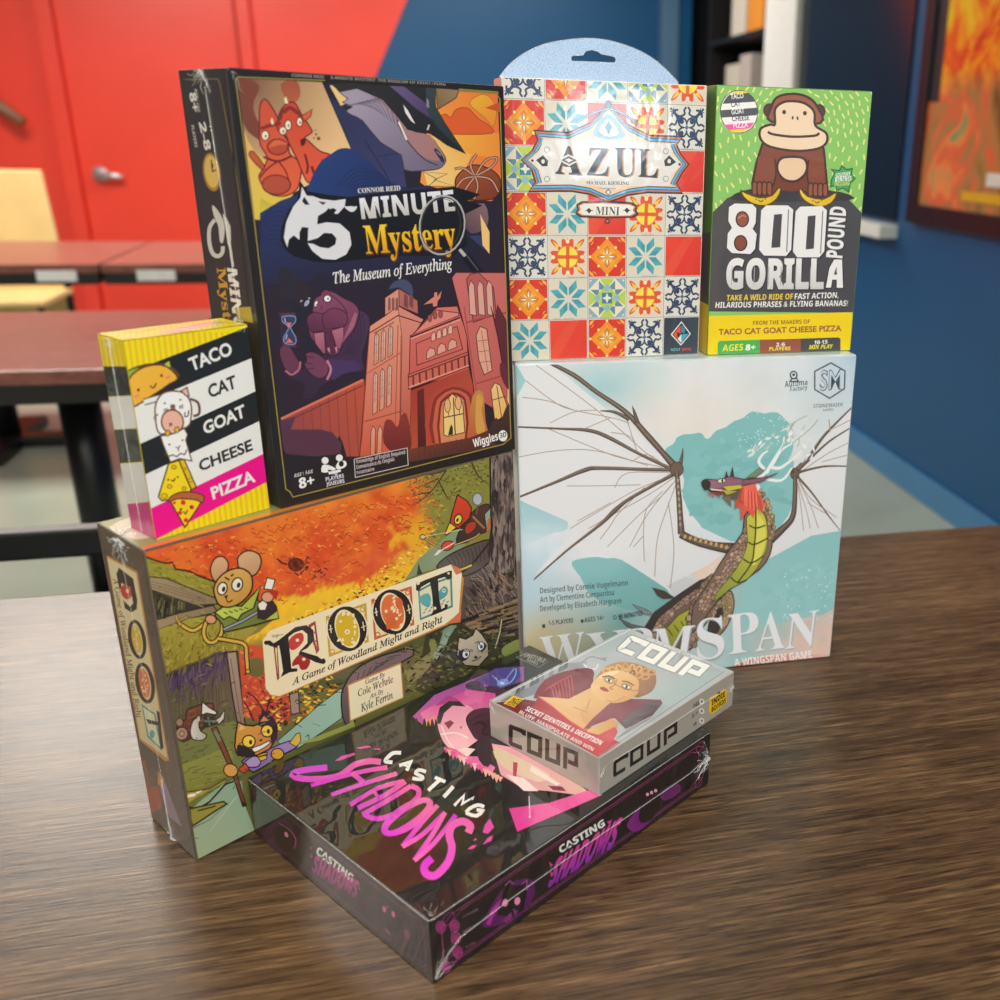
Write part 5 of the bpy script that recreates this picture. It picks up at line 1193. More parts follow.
    belly = [(665, 480), (700, 455), (718, 485), (722, 540), (712, 580), (690, 620), (660, 650), (620, 672), (580, 705), (585, 680), (620, 640), (650, 595), (668, 545)]
    p.poly(belly, '#c9c64a', '#8f9a40', ((715, 500), (590, 690)), sm=2, ln='#4f5024', lw=2)
    p.poly([(690, 470), (712, 490), (716, 545), (700, 590), (680, 610), (688, 560), (692, 510)], '#dcd860', sm=2)
    for q in ([(672, 500), (690, 508), (716, 500)], [(670, 545), (686, 552), (722, 535)], [(655, 590), (678, 602), (712, 582)], [(622, 640), (640, 655), (665, 648)], [(690, 455), (690, 508), (686, 552), (678, 602), (640, 655)]): p.line(q, 4, '#3f4420', sm=3)
    p.scatter([(700, 400), (722, 430), (738, 480), (740, 530), (728, 540), (722, 480), (700, 445)], 70, lambda x, y: p.ell(x, y, 5, 6, random.choice(['#b0966c', '#c7ab80', '#9a8260']), 10, 7, ln='#57463b', lw=1.2, layer=False))
    # mane and head
    p.poly([(620, 400), (660, 380), (690, 395), (700, 425), (712, 450), (690, 450), (685, 480), (668, 455), (650, 490), (648, 450), (632, 455), (635, 430), (612, 430)], '#5a5142', '#e05a4a', ((620, 410), (660, 430)), ln=None)
    p.poly([(655, 395), (685, 385), (712, 440), (722, 430), (705, 462), (690, 448), (684, 482), (668, 460), (655, 478), (662, 440), (648, 430)], '#ee6a58', '#e2594a', ((670, 390), (680, 480)))
    for k in range(14): p.line([(650 + k * 4, 395 + k * 2), (645 + k * 5, 440 + k * 2.4)], 2, random.choice(['#f28a76', '#c8463a', '#b23a30']), layer=False)
    p.k += 1
    p.poly([(606, 395), (650, 398), (640, 430), (600, 425), (612, 412)], '#5d5444'); p.poly([(600, 425), (620, 420), (625, 450)], '#7a6a50')
    p.poly([(545, 385), (556, 375), (590, 378), (620, 368), (655, 375), (700, 372), (730, 368), (690, 385), (650, 395), (600, 402), (570, 402), (552, 400)], '#a06a7c', '#8a5468', ((560, 378), (640, 395)), sm=2, ln=DK, lw=2)
    p.poly([(543, 385), (552, 376), (568, 382), (566, 400), (552, 405)], '#33292a', sm=2); p.poly([(560, 398), (600, 402), (612, 415), (585, 418), (565, 408)], '#3a2c2c'); p.poly([(565, 400), (600, 404), (604, 408), (570, 405)], '#ddd6cc')
    p.poly([(600, 395), (650, 390), (655, 400), (615, 408)], '#c9bb3a', ln=DK, lw=1.5); p.poly([(600, 405), (640, 408), (612, 418)], '#b7a838')
    p.ell(598, 380, 11, 6, '#e6e2d0', -8, ln=DK, lw=2); p.ell(600, 380, 3, 5, '#2c2422'); p.poly([(620, 370), (628, 340), (632, 370)], '#3a3230'); p.poly([(606, 372), (611, 352), (616, 370)], '#3a3230')
    p.poly([(655, 378), (720, 370), (750, 358), (700, 385), (655, 390)], '#8a5468', ln=DK, lw=1.5); p.poly([(665, 372), (700, 345), (712, 352), (690, 370)], '#7a8a70', ln='#4d5a48', lw=1.5)
    for k in range(8): p.line([(565 + k * 5, 410), (562 + k * 6, 420 + (k % 3) * 3)], 2, '#c04a40', layer=False)
    p.k += 1
    # lettering
    def title(ch, bl, br, tl):
        p.text(ch, (bl[0] + 2, bl[1] + 3), (br[0] + 2, br[1] + 3), (tl[0] + 2, tl[1] + 3), '#a9b6b8', 'serif', 0); p.text(ch, bl, br, tl, '#eceff4', 'serif', -.004)
    title('W', (112, 905), (232, 890), (106, 800)); title('Y', (235, 890), (340, 878), (232, 790)); title('R', (330, 880), (425, 868), (328, 780))
    title('M', (400, 868), (512, 856), (414, 778)); title('S', (532, 866), (606, 852), (528, 755)); title('P', (618, 850), (700, 838), (614, 740)); title('A', (690, 842), (768, 832), (692, 738)); title('N', (768, 836), (850, 824), (780, 738))
    p.poly([(625, 882), (680, 862), (770, 850), (880, 850), (895, 862), (640, 900)], '#d9534a', '#e8bdb4', ((700, 870), (800, 860))); p.text('A WINGSPAN GAME', (633, 882), (842, 858), (631, 863), '#f4f1ee', 'bold', .008)
    g = '#3f4a4c'
    p.text('Designed by Connie Vogelmann', (109, 686), (346, 664), (108, 671), g, 'bold', -.012); p.text('Art by Clementine Campardou', (109, 710), (308, 690), (108, 695), g, 'bold', -.012); p.text('Developed by Elizabeth Hargrave', (109, 734), (329, 712), (108, 719), g, 'bold', -.012)
    p.text('1-5 PLAYERS', (132, 772), (198, 764), (131, 760), g, 'bold'); p.text('AGES 14+', (228, 764), (282, 756), (227, 752), g, 'bold'); p.text('90 MINUTES', (320, 754), (384, 744), (319, 742), g, 'bold')
    p.line([(114, 774), (122, 773)], 10, g); p.ell(222, 760, 4, 5, g); p.ring(310, 750, 5, 6, 3, 4, g)
    p.text('Automa', (771, 128), (832, 122), (771, 112), g, 'bold', -.01); p.text('Factory', (786, 140), (832, 134), (786, 128), g, 'bold', -.01)
    p.ring(795, 95, 11, 12, 7, 8, g); p.ell(795, 94, 4, 4, g); p.line([(790, 105), (785, 112), (808, 112), (802, 103)], 4, g)
    p.line([(852, 85), (896, 62), (934, 84), (932, 132), (892, 158), (852, 134), (852, 85)], 4, '#4d5f68')
    p.text('SM', (864, 136), (924, 132), (866, 84), '#4d5f68', 'sans', .03); p.text('SM', (864, 136), (924, 132), (866, 84), '#c3d3dc', 'sans', -.004)
    p.text('STONEMAIER', (848, 184), (928, 180), (848, 174), '#5d6f76', 'bold', -.01); p.text('GAMES', (874, 193), (902, 191), (874, 187), '#5d6f76', 'bold', -.01)
    p.done()
make_dragon()
# ================================================================== the autumn-forest box
def make_forest():
    b = Carton('large box with an orange autumn forest and woodland animals, carrying two other boxes on top', -.319527, .547776, TZ, .8814, .290734, .067489, .22754,
               '#5b5142', (1.0, 1.45, .1, 9, .08), bev=.0014)
    M = print_mat('printed card under film, forest box', 1.0, 1.45, .1, 9, .08)
    p = Panel('front_cover', b, 'front', [(197, 859), (522.9, 695.4), (515.3, 451.8), (143.2, 550.8)], '#7d7a4a', M, .0012)
    A, B, C_, D_ = (130, 520, .2), (320, 450, .2), (150, 660, .2), (260, 560, .2)
    org, red, yel, olv, grn, dkg = rgb('#e8712c'), rgb('#dc5026'), rgb('#f2c028'), rgb('#8d8a3e'), rgb('#8f9a58'), rgb('#5a5a34')
    def edge_y(x): return 551 - (x - 143) * .2665          # top edge of the cover in the artwork
    def bgf(x, y):
        n1 = noise.fractal((x * .02, y * .02, 2), 1, 2, 4); n2 = noise.fractal((x * .09, y * .09, 5), 1, 2, 4); n3 = noise.noise((x * .3, y * .3, 8))
        dep = y - edge_y(x)
        c = mixc(red, org, .55 + .9 * n1 + .4 * n2)
        c = mixc(c, rgb('#f0902f'), max(0, .5 + n1 - dep / 60) * max(0, min(1, (x - 230) / 120)))
        c = mixc(c, yel, max(0, min(1, (dep - 72 - .18 * abs(x - 330) + 30 * n1 + 14 * n3) / 10)) if 240 < x < 440 else 0)
        c = mixc(c, olv, max(0, min(1, (x - 415 + 25 * n1 + 12 * n3) / 22)) * max(0, min(1, 1 - (dep - 95) / 12)))
        c = mixc(c, yel, max(0, min(1, (x - 395 + 20 * n2) / 10)) * max(0, min(1, 1 - (x - 425 + 18 * n2) / 10)) * max(0, min(1, (dep - 30) / 20)) * .7)
        if dep > 115 + 16 * n3: c = mixc(c, rgb('#6d6c3a'), min(1, (dep - 110) / 20))
        return tuple(max(0, v * (1 + .25 * n2 * .4)) for v in c)
    p.field(bgf, 170, 120)
    # leafy tufts: warm crowns
    def tuft(cols, L0, L1): return lambda x, y: p.leaf(x, y, random.uniform(L0, L1), random.uniform(.5, 1.3), random.uniform(-.9, .9), random.choice(cols))
    p.z(0, 0, 1)
    p.scatter([(150, 552), (300, 515), (440, 478), (420, 520), (350, 560), (290, 610), (250, 590), (200, 560)], 330, tuft(['#d95524', '#f08a3c', '#e66a2a', '#c94a22', '#f2a04a'], 1.2, 3.4))
    p.scatter([(300, 615), (350, 590), (420, 545), (440, 520), (425, 575), (370, 600), (320, 635), (270, 655), (285, 625)], 300, tuft(['#f6d23a', '#eab024', '#f8dd58', '#d98f1c', '#e2791f'], 1.5, 4))
    p.scatter([(300, 618), (430, 560), (428, 580), (350, 605), (290, 640)], 60, tuft(['#3a2f1c', '#54401c', '#6d4a1c'], 1, 3))
    p.scatter([(420, 480), (492, 462), (490, 560), (430, 560), (418, 530)], 160, tuft(['#7d8036', '#a0a24a', '#6a6a2e', '#b3a83e', '#56582a'], 1, 3))
    p.scatter([(405, 485), (445, 500), (440, 545), (415, 550)], 30, tuft(['#e2602c', '#d94a34', '#eea23a'], 1.2, 3.5))
    for k in range(28):
        x = 175 + k * 8.6; y = edge_y(x) + random.uniform(8, 46)
        p.line([(x, y), (x + 6, y + 3), (x + 9, y - 1), (x + 15, y + 2)], .8, random.choice(['#b8441c', '#c2561e', '#a83c18']), sm=3, layer=False)
    p.k += 1
    # teal stream in the distance and the dark undergrowth
    p.poly([(420, 560), (452, 535), (470, 520), (468, 545), (445, 565), (405, 583)], '#93a27f', '#7f946f', ((460, 520), (420, 575)))
    p.poly([(255, 655), (300, 625), (365, 600), (420, 575), (468, 560), (470, 620), (400, 660), (330, 690), (262, 705)], '#6f733c', '#545a34', ((300, 620), (330, 690)))
    p.scatter([(255, 655), (300, 628), (365, 602), (420, 578), (465, 565), (465, 585), (300, 650)], 130, tuft(['#2e2d1c', '#8f8d46', '#4c4c28', '#a89a3c'], 1.2, 3.2))
    # left: thatched cottage on a fence, dark wall
    p.z(*A); K = '#2b241c'
    p.poly([(62, 175), (140, 205), (260, 250), (420, 310), (500, 330), (720, 500), (650, 560), (560, 600), (560, 640), (500, 655), (180, 770), (130, 600)], '#9c9438', '#8a812c', ((200, 250), (420, 650)))
    p.line([(65, 178), (140, 205), (180, 215), (215, 212), (230, 245), (300, 255), (350, 280), (430, 310)], 9, K)
    p.scatter([(80, 200), (400, 310), (420, 350), (100, 290)], 60, lambda x, y: p.line([(x, y), (x + 22, y + 9)], 4, random.choice(['#7d772a', '#b5ab48', '#4c4620']), layer=False))
    p.poly([(85, 280), (180, 290), (430, 390), (440, 420), (330, 425), (100, 345)], '#a58f6e', '#8f7a5c', ((100, 290), (420, 420)), ln=K, lw=6)
    for k in range(3): p.line([(110, 305 + k * 14), (250, 345 + k * 14), (380, 395 + k * 8)], 3, '#6d5840', sm=3)
    p.poly([(105, 350), (200, 385), (330, 425), (420, 425), (240, 465), (130, 500)], '#3a362c')
    p.scatter([(120, 370), (300, 425), (230, 455), (140, 480)], 40, lambda x, y: p.line([(x, y + 20), (x + 3, y - 22)], 5, random.choice(['#5c5a3c', '#7d784c', '#1f1d18']), layer=False))
    p.poly([(120, 500), (240, 465), (420, 425), (440, 460), (300, 490), (140, 545)], '#a48d6a', '#8c7656', ((130, 500), (430, 440)), ln=K, lw=6)
    p.poly([(140, 545), (300, 490), (440, 470), (640, 540), (560, 620), (540, 650), (430, 660), (180, 775), (150, 640)], '#a79b3c', '#8d7c28', ((240, 520), (240, 740)))
    p.scatter([(150, 560), (300, 500), (600, 560), (540, 640), (430, 655), (190, 760)], 150, lambda x, y: p.line([(x, y), (x + random.uniform(-14, 8), y + random.uniform(14, 30))], 4, random.choice(['#c2b650', '#7a6c20', '#b39a34', '#8c8230', '#5c4e1c']), layer=False))
    wall = [(180, 775), (430, 660), (545, 655), (560, 1000), (760, 1000), (400, 1300), (330, 1330), (250, 1330)]
    p.poly([(180, 770), (300, 720), (430, 660), (545, 650), (570, 1000), (560, 1090), (520, 1300), (300, 1330), (235, 1200)], '#5d5138', '#6d6a3e', ((300, 760), (400, 1150)))
    p.poly([(180, 775), (430, 665), (490, 655), (480, 720), (420, 740), (390, 790), (330, 780), (310, 840), (260, 800), (215, 860), (195, 830)], '#4d3c54')
    p.scatter([(190, 800), (430, 670), (485, 660), (480, 780), (300, 880), (210, 900)], 120, lambda x, y: p.line([(x, y - 20), (x + random.uniform(-6, 6), y + random.uniform(10, 40))], 6, random.choice(['#4d3c54', '#3a2e38', '#6b5a5c', '#57475c']), layer=False))
    p.scatter([(215, 860), (480, 760), (540, 980), (270, 1150)], 60, lambda x, y: p.line([(x, y - 40), (x + 6, y + 40)], 3, random.choice(['#4c442e', '#756f48', '#3f3826']), layer=False))
    p.line([(185, 770), (240, 740), (300, 715), (360, 700), (430, 660)], 7, '#6a5e1e'); p.scatter([(180, 765), (540, 640), (540, 655), (190, 785)], 40, lambda x, y: p.line([(x, y - 10), (x - 8, y + 22)], 5, random.choice([K, '#7a6f24']), layer=False))
    p.poly([(485, 660), (535, 655), (560, 860), (575, 1000), (600, 1130), (560, 1130), (515, 880)], '#a8937c', '#8a745e', ((500, 680), (570, 1100)), ln=K, lw=7); p.line([(505, 690), (540, 900), (575, 1110)], 4, '#6d5846')
    # red bush and path right of the post
    p.poly([(548, 660), (600, 620), (690, 640), (700, 780), (820, 900), (800, 1000), (680, 1010), (570, 980), (560, 830)], '#d8562c', '#b84a28', ((580, 640), (700, 980)))
    p.scatter([(560, 660), (690, 650), (700, 800), (820, 890), (800, 990), (580, 980)], 110, lambda x, y: p.leaf(x, y, random.uniform(10, 22), random.uniform(4, 8), random.uniform(0, 3), random.choice(['#e2703a', '#c24424', '#7d2f1c', '#ee8a3c', '#b33a20'])))
    p.poly([(590, 700), (660, 690), (670, 770), (620, 780), (585, 750)], '#6f662e', sm=3)
    for q in ([(590, 860), (640, 900), (690, 990)], [(570, 900), (600, 950), (620, 1000)], [(700, 880), (690, 940), (670, 1000)], [(760, 900), (740, 950), (700, 1000)]): p.line(q, 7, '#3a1f16', sm=3)
    p.scatter([(680, 880), (1000, 760), (1060, 830), (980, 940), (720, 1060), (640, 1000)], 170, lambda x, y: p.leaf(x, y, random.uniform(9, 20), random.uniform(4, 8), random.uniform(-.8, .8), random.choice(['#f0bc2c', '#d99520', '#3d2f1c', '#b8721c', '#f5d04a', '#2c2418'])))
    p.poly([(800, 870), (845, 855), (850, 960), (810, 970)], '#a28a78', ln=K, lw=5)
    # ---- meadow, stream, log at lower left
    p.z(*C_)
    p.poly([(110, 380), (420, 300), (480, 330), (640, 400), (1000, 150), (1100, 250), (700, 420), (480, 560), (380, 600), (230, 830), (170, 700)], '#7d8246', '#6d7036', ((400, 360), (250, 700)))
    p.poly([(150, 520), (400, 430), (420, 480), (380, 580), (170, 680), (150, 600)], '#8f8f44', '#7f7c38', ((200, 500), (250, 680)))
    for k in range(26): x, y = random.uniform(160, 420), random.uniform(400, 640); p.line([(x, y), (x + random.uniform(20, 60), y - random.uniform(5, 20))], 3, random.choice(['#5c5f2e', '#9ea050', '#4a4a26']), layer=False)
    p.k += 1
    p.poly([(640, 400), (760, 300), (840, 230), (960, 140), (985, 200), (960, 290), (860, 360), (740, 440), (660, 430)], '#8fb5a0', '#a3c2ae', ((700, 400), (950, 180)), ln='#3a3a2c', lw=4)
    p.poly([(160, 660), (300, 640), (370, 590), (380, 600), (230, 680), (175, 720)], '#b39a34'); p.line([(165, 655), (300, 635), (380, 588)], 6, '#4a3f1c'); p.poly([(185, 668), (225, 658), (228, 670), (190, 680)], '#efe9d8', sm=2); p.line([(232, 658), (260, 645)], 9, '#efe9d8')
    st = [(200, 745), (260, 690), (370, 610), (420, 590), (460, 600), (480, 730), (530, 850), (235, 990), (215, 880)]
    p.poly(st, '#8fae94', '#a4b08c', ((400, 620), (260, 960)))
    p.line([(195, 725), (235, 740), (300, 700), (380, 612), (420, 600)], 9, K); p.poly([(200, 735), (310, 712), (370, 700), (385, 712), (330, 745), (215, 820), (205, 790)], '#9a8f3c', ln=K, lw=8); p.line([(240, 745), (330, 722)], 7, K)
    p.line([(215, 830), (300, 790), (400, 700)], 4, K, w2=1); p.line([(225, 880), (245, 882)], 4, '#5c6a50')
    for k in range(4): p.line([(300 + k * 14, 850 - k * 20), (420 + k * 8, 690 - k * 8)], 3, '#b5c4a8')
    # log, axe
    p.poly([(135, 330), (130, 365), (150, 395), (190, 395), (310, 300), (320, 230), (300, 210), (190, 240), (180, 290), (150, 310)], '#7d4a34', '#5c3426', ((200, 240), (260, 360)), sm=2, ln=K, lw=6); p.ell(160, 362, 30, 32, '#b08a72', ln=K, lw=5); p.ell(160, 362, 17, 19, '#8f6a54'); p.ell(160, 362, 7, 8, '#b99a80'); p.ell(148, 305, 18, 20, '#a07c66', ln=K, lw=4)
    for k in range(4): p.line([(190, 255 + k * 30), (310, 225 + k * 26)], 4, '#9c6446')
    p.line([(320, 330), (370, 440), (430, 580), (475, 725)], 34, K, w2=24); p.line([(322, 335), (370, 440), (430, 580), (470, 705)], 22, '#8a5236', w2=14, col2='#6d3a28'); p.line([(325, 350), (350, 400)], 16, '#7d8466')
    p.poly([(245, 270), (215, 300), (202, 350), (215, 390), (265, 395), (285, 370), (255, 350), (245, 315), (255, 290)], '#d9d2c4', '#b5ad9c', ((205, 340), (280, 340)), sm=2, ln=K, lw=6)
    p.poly([(262, 205), (300, 235), (335, 255), (330, 270), (285, 260), (258, 270)], '#e2dccf', ln=K, lw=6); p.poly([(375, 245), (372, 290), (345, 318), (320, 300), (350, 280)], '#cfc8b8', ln=K, lw=6)
    p.poly([(270, 265), (320, 280), (345, 310), (300, 330), (265, 330)], '#3a3a30'); p.line([(270, 300), (330, 300)], 9, '#6d7a68'); p.line([(290, 275), (300, 325)], 7, '#6d7a68')
    # cat peeping over the box in front: plain calico cat
    p.poly([(520, 555), (460, 500), (520, 470), (600, 440), (700, 400), (740, 430), (640, 480)], '#a58ac0', '#8a6ea8', ((600, 420), (600, 500)), sm=2, ln=K, lw=6)
    p.poly([(700, 410), (735, 365), (752, 360), (758, 400), (735, 430)], '#e0b44c', ln=K, lw=4); p.poly([(480, 500), (520, 475), (555, 490), (545, 525), (500, 530), (470, 515)], '#b594c4', sm=3, ln=K, lw=6)
    p.ell(640, 465, 32, 28, '#dfa034', ln=K, lw=6); p.ell(405, 545, 36, 32, '#dba050', 20, ln=K, lw=6); p.poly([(440, 540), (480, 510), (500, 540), (470, 560)], '#c9502c', ln=K, lw=5)
    p.poly([(535, 470), (590, 455), (585, 490), (555, 500)], '#e2b544', ln=K, lw=5); p.line([(545, 478), (590, 468)], 8, K)
    p.poly([(425, 430), (430, 370), (440, 305), (475, 320), (520, 325), (555, 310), (565, 245), (620, 290), (638, 330), (635, 385), (600, 440), (540, 470), (470, 475), (440, 470)], '#d99a3c', '#c98834', ((460, 330), (540, 460)), sm=0, ln=K, lw=8)
    p.poly([(540, 320), (565, 250), (622, 290), (640, 330), (636, 390), (610, 420), (600, 350), (560, 330)], '#2f2823'); p.poly([(552, 305), (572, 275), (595, 298)], '#d98a5c'); p.poly([(445, 350), (455, 320), (480, 335)], '#e8b878')
    p.poly([(435, 440), (445, 415), (480, 430), (510, 440), (530, 470), (470, 476), (445, 470)], '#2f2823', sm=2)
    p.ell(496, 402, 32, 31, '#f1cf3a', ln=K, lw=7); p.ell(588, 350, 30, 30, '#f1cf3a', ln=K, lw=7); p.ell(505, 405, 8, 12, K); p.ell(594, 352, 8, 12, K)
    p.poly([(545, 395), (565, 388), (560, 404)], K); p.line([(515, 440), (555, 432), (600, 402)], 7, K, sm=3); p.poly([(512, 436), (555, 420), (600, 398), (598, 415), (560, 440), (525, 455)], '#f0eadc', sm=2, ln=K, lw=5)
    # ---- right: great tree
    p.z(*B); bk = '#6a5a54'
    p.poly([(858, 20), (1000, -10), (1030, 1300), (560, 1310), (600, 1080), (720, 900), (700, 640), (860, 480)], '#6b5a55', '#5a4c46', ((900, 100), (800, 1000)))
    p.poly([(590, 590), (640, 540), (720, 500), (830, 460), (870, 470), (860, 560), (780, 620), (700, 640), (640, 620)], '#5f514c', sm=2, ln=K, lw=7)
    for k in range(12): p.line([(640 + k * 20, 545 - k * 8), (665 + k * 18, 585 - k * 8), (650 + k * 20, 630 - k * 8)], 4, '#3f3430', sm=3)
    def bark(x, y):
        L = random.uniform(15, 55); w = random.uniform(4, 10)
        p.poly([(x, y - L), (x + w, y - L * .2), (x + 2, y + L), (x - w, y + L * .2)], random.choice(['#8a7a70', '#4a3d3a', '#7d6a62', '#2e2624', '#958378', '#5c4c48', '#3a302e']), layer=False)
    p.scatter([(862, 25), (985, 0), (1000, 700), (870, 760), (850, 560), (862, 400)], 330, bark)
    p.scatter([(720, 660), (860, 560), (1000, 640), (1000, 820), (720, 860)], 150, lambda x, y: p.line([(x, y), (x + random.uniform(10, 40), y + random.uniform(20, 60))], random.uniform(3, 8), random.choice(['#4a3d3a', '#8a7a70', '#2e2624', '#9c7a5c'])))
    p.scatter([(720, 860), (1000, 740), (1010, 1000), (880, 960), (740, 900)], 90, lambda x, y: p.line([(x - 40, y + 8), (x, y - 6), (x + 40, y - 16)], random.uniform(5, 14), random.choice(['#7d6a50', '#3a302a', '#937a58', '#2a2420', '#a08560'])))
    p.line([(858, 30), (860, 300), (855, 470), (720, 620)], 8, K, sm=2)
    # branches upper right
    for q in ([(640, 110), (560, 220), (480, 280)], [(640, 110), (560, 130), (440, 140)], [(600, 160), (640, 240), (660, 260)], [(560, 220), (500, 230), (470, 240)], [(760, 60), (800, 140), (850, 180)], [(600, 150), (520, 190)]): p.line(q, 9, '#4c3e2c', sm=4, w2=3)
    p.scatter([(430, 130), (860, 50), (850, 160), (640, 260), (480, 280)], 120, lambda x, y: p.line([(x, y), (x + random.uniform(-22, 22), y + random.uniform(-14, 16))], 4, random.choice(['#54482c', '#6d602e', '#3f3622'])))
    # red bird with a bow
    p.poly([(745, 350), (790, 300), (850, 280), (862, 340), (850, 410), (800, 430), (740, 470), (690, 470), (700, 420)], '#3f302c', '#5a3a30', ((720, 450), (850, 300)), sm=2, ln=K, lw=5)
    p.poly([(830, 330), (860, 300), (858, 380), (840, 400)], '#8fae94', ln=K, lw=4); p.poly([(845, 360), (860, 340), (860, 400), (840, 420)], '#c9703c')
    p.poly([(745, 375), (785, 365), (785, 400), (745, 430), (730, 410)], '#b3402e', sm=2, ln=K, lw=4); p.line([(770, 340), (830, 400)], 10, '#a5794a'); p.ell(795, 255, 24, 30, '#b5bcc2', ln='#5c6066', lw=4); p.line([(795, 285), (790, 330)], 8, '#6d5a44')
    p.poly([(695, 232), (745, 265), (765, 300), (755, 350), (700, 400), (675, 405), (655, 380), (665, 330)], '#dd4a2c', '#c23a26', ((690, 240), (700, 400)), sm=0, ln=K, lw=6)
    p.poly([(655, 370), (690, 395), (640, 432), (632, 425)], '#f0cc3c', ln=K, lw=5); p.ell(698, 355, 19, 26, '#e0d84c', 20, ln=K, lw=6); p.ell(694, 358, 6, 10, K, 20)
    p.line([(520, 440), (560, 470), (620, 495), (700, 475), (780, 445), (805, 425)], 12, K, sm=4); p.line([(520, 440), (560, 470), (620, 495), (700, 475), (780, 445), (805, 425)], 6, '#cfa868', sm=4); p.ell(520, 441, 14, 12, '#e0c07c', ln=K, lw=4); p.line([(520, 440), (640, 420), (720, 405)], 3, '#e6dcc4')
    p.ell(645, 485, 32, 22, '#d8503a', -20, ln=K, lw=5); p.poly([(575, 535), (600, 505), (618, 508), (595, 530)], '#e6e2d6'); p.line([(600, 515), (680, 470)], 5, '#e6e2d6')
    p.line([(700, 610), (740, 595), (765, 580)], 16, K); p.line([(700, 608), (740, 594), (765, 582)], 9, '#d8c040')
    p.poly([(495, 600), (500, 570), (508, 600), (520, 625), (490, 630)], '#3a3a2c')
    # undergrowth and raccoon-like creature at right foot
    p.poly([(540, 900), (700, 860), (760, 900), (900, 940), (1010, 930), (1020, 1120), (640, 1260), (480, 1200), (520, 1000)], '#3a3a28', '#4a4a30', ((700, 880), (700, 1150)))
    p.scatter([(560, 920), (720, 880), (1000, 950), (1010, 1080), (640, 1240), (500, 1150)], 240, lambda x, y: p.leaf(x, y, random.uniform(8, 18), random.uniform(3, 7), random.uniform(-.8, .8), random.choice(['#1f1e18', '#6a6c3c', '#7d7f48', '#2c2c20', '#555a34'])))
    p.poly([(600, 980), (625, 900), (660, 880), (690, 880), (640, 960), (610, 1040)], '#7f9a80'); p.poly([(930, 980), (990, 950), (1010, 960), (1000, 1020), (930, 1040), (910, 1010)], '#8f9a54', sm=2, ln=K, lw=5)
    p.line([(915, 850), (905, 920), (880, 1000)], 12, K); p.line([(915, 852), (905, 920), (882, 996)], 6, '#cfc08c')
    p.poly([(695, 975), (700, 940), (735, 950), (770, 930), (785, 895), (815, 925), (845, 970), (850, 1030), (800, 1085), (730, 1080), (690, 1030)], '#c9bfa4', '#a89c80', ((720, 940), (800, 1080)), sm=0, ln=K, lw=6)
    p.poly([(700, 1010), (740, 1000), (750, 1040), (720, 1060), (700, 1050)], '#2f2a26', sm=2); p.poly([(790, 985), (820, 965), (840, 985), (815, 1015)], '#2f2a26', sm=2)
    p.ell(735, 1022, 18, 24, '#e6ebee', 15, ln=K, lw=4); p.ell(810, 985, 17, 22, '#e6ebee', 15, ln=K, lw=4); p.ell(738, 1026, 7, 10, '#3a4a5c'); p.ell(813, 988, 7, 10, '#3a4a5c'); p.ell(785, 1040, 9, 7, K); p.line([(765, 1058), (790, 1052), (812, 1035)], 5, K, sm=2)
    # roots below the title
    p.z(*D_)
    p.poly([(410, 690), (420, 640), (470, 560), (560, 500), (680, 460), (760, 440), (770, 480), (700, 520), (720, 560), (560, 640), (480, 800), (440, 830), (415, 770)], '#7a6a68', '#5f5150', ((480, 560), (460, 800)), sm=2, ln=K, lw=7)
    for k in range(9): p.line([(440 + k * 28, 660 - k * 24), (480 + k * 28, 620 - k * 20), (500 + k * 30, 560 - k * 12)], 4, '#4a3e3c', sm=3)
    p.poly([(740, 560), (820, 490), (860, 460), (850, 420), (880, 400), (890, 460), (860, 530), (760, 620)], '#8a8a50', sm=2); p.poly([(870, 480), (930, 380), (960, 350), (940, 420), (890, 500)], '#93a894')
    p.scatter([(720, 520), (1000, 400), (1000, 560), (740, 680)], 90, lambda x, y: p.leaf(x, y, random.uniform(8, 20), random.uniform(3, 7), random.uniform(-.9, .9), random.choice(['#26241c', '#77793f', '#5a5a34', '#8b8c4c'])))
    p.poly([(440, 820), (470, 800), (480, 830), (300, 900), (180, 920)], '#9aa04e')
    # ink hatching over meadow, wall and undergrowth
    p.z(0, 0, 1)
    p.scatter([(160, 690), (235, 655), (262, 700), (300, 770), (240, 790), (185, 800)], 90, lambda x, y: p.line([(x, y), (x + random.uniform(2, 7), y - random.uniform(-1, 3))], .7, random.choice(['#3a3a24', '#4a4628', '#2e2c1c', '#8f8c50'])))
    p.scatter([(262, 650), (420, 580), (515, 560), (515, 640), (400, 700), (300, 740), (262, 720)], 150, lambda x, y: p.line([(x, y), (x + random.uniform(-3, 5), y + random.uniform(-3, 3)), (x + random.uniform(3, 8), y + random.uniform(-2, 3))], .8, random.choice(['#1f1d14', '#2c2a1c', '#3a3826', '#8a8850'])))
    p.scatter([(150, 585), (215, 575), (240, 600), (225, 660), (165, 670)], 70, lambda x, y: p.line([(x, y), (x + random.uniform(2, 6), y + random.uniform(-1, 3))], .6, random.choice(['#4a421c', '#5c5420', '#c4b858'])))
    p.scatter([(143, 560), (300, 520), (430, 485), (440, 520), (330, 585), (250, 595)], 130, lambda x, y: p.line([(x, y), (x + random.uniform(1, 4), y + random.uniform(-3, 1)), (x + random.uniform(4, 8), y + random.uniform(-2, 2))], .7, random.choice(['#a8401c', '#8f3418', '#f2a050', '#c2541e'])))
    # ---- mouse sitting on the roof: plain mouse in a green hood
    p.z(*A); Y = '#d8b040'
    for q, w in (([(235, 500), (270, 530), (320, 550), (370, 520), (420, 490)], 17), ([(385, 500), (370, 560), (390, 605), (430, 605), (460, 560), (465, 500)], 17), ([(440, 590), (500, 600), (575, 620), (585, 680), (590, 745)], 17)):
        p.line(q, w + 9, K, sm=4); p.line(q, w - 3, Y, sm=4)
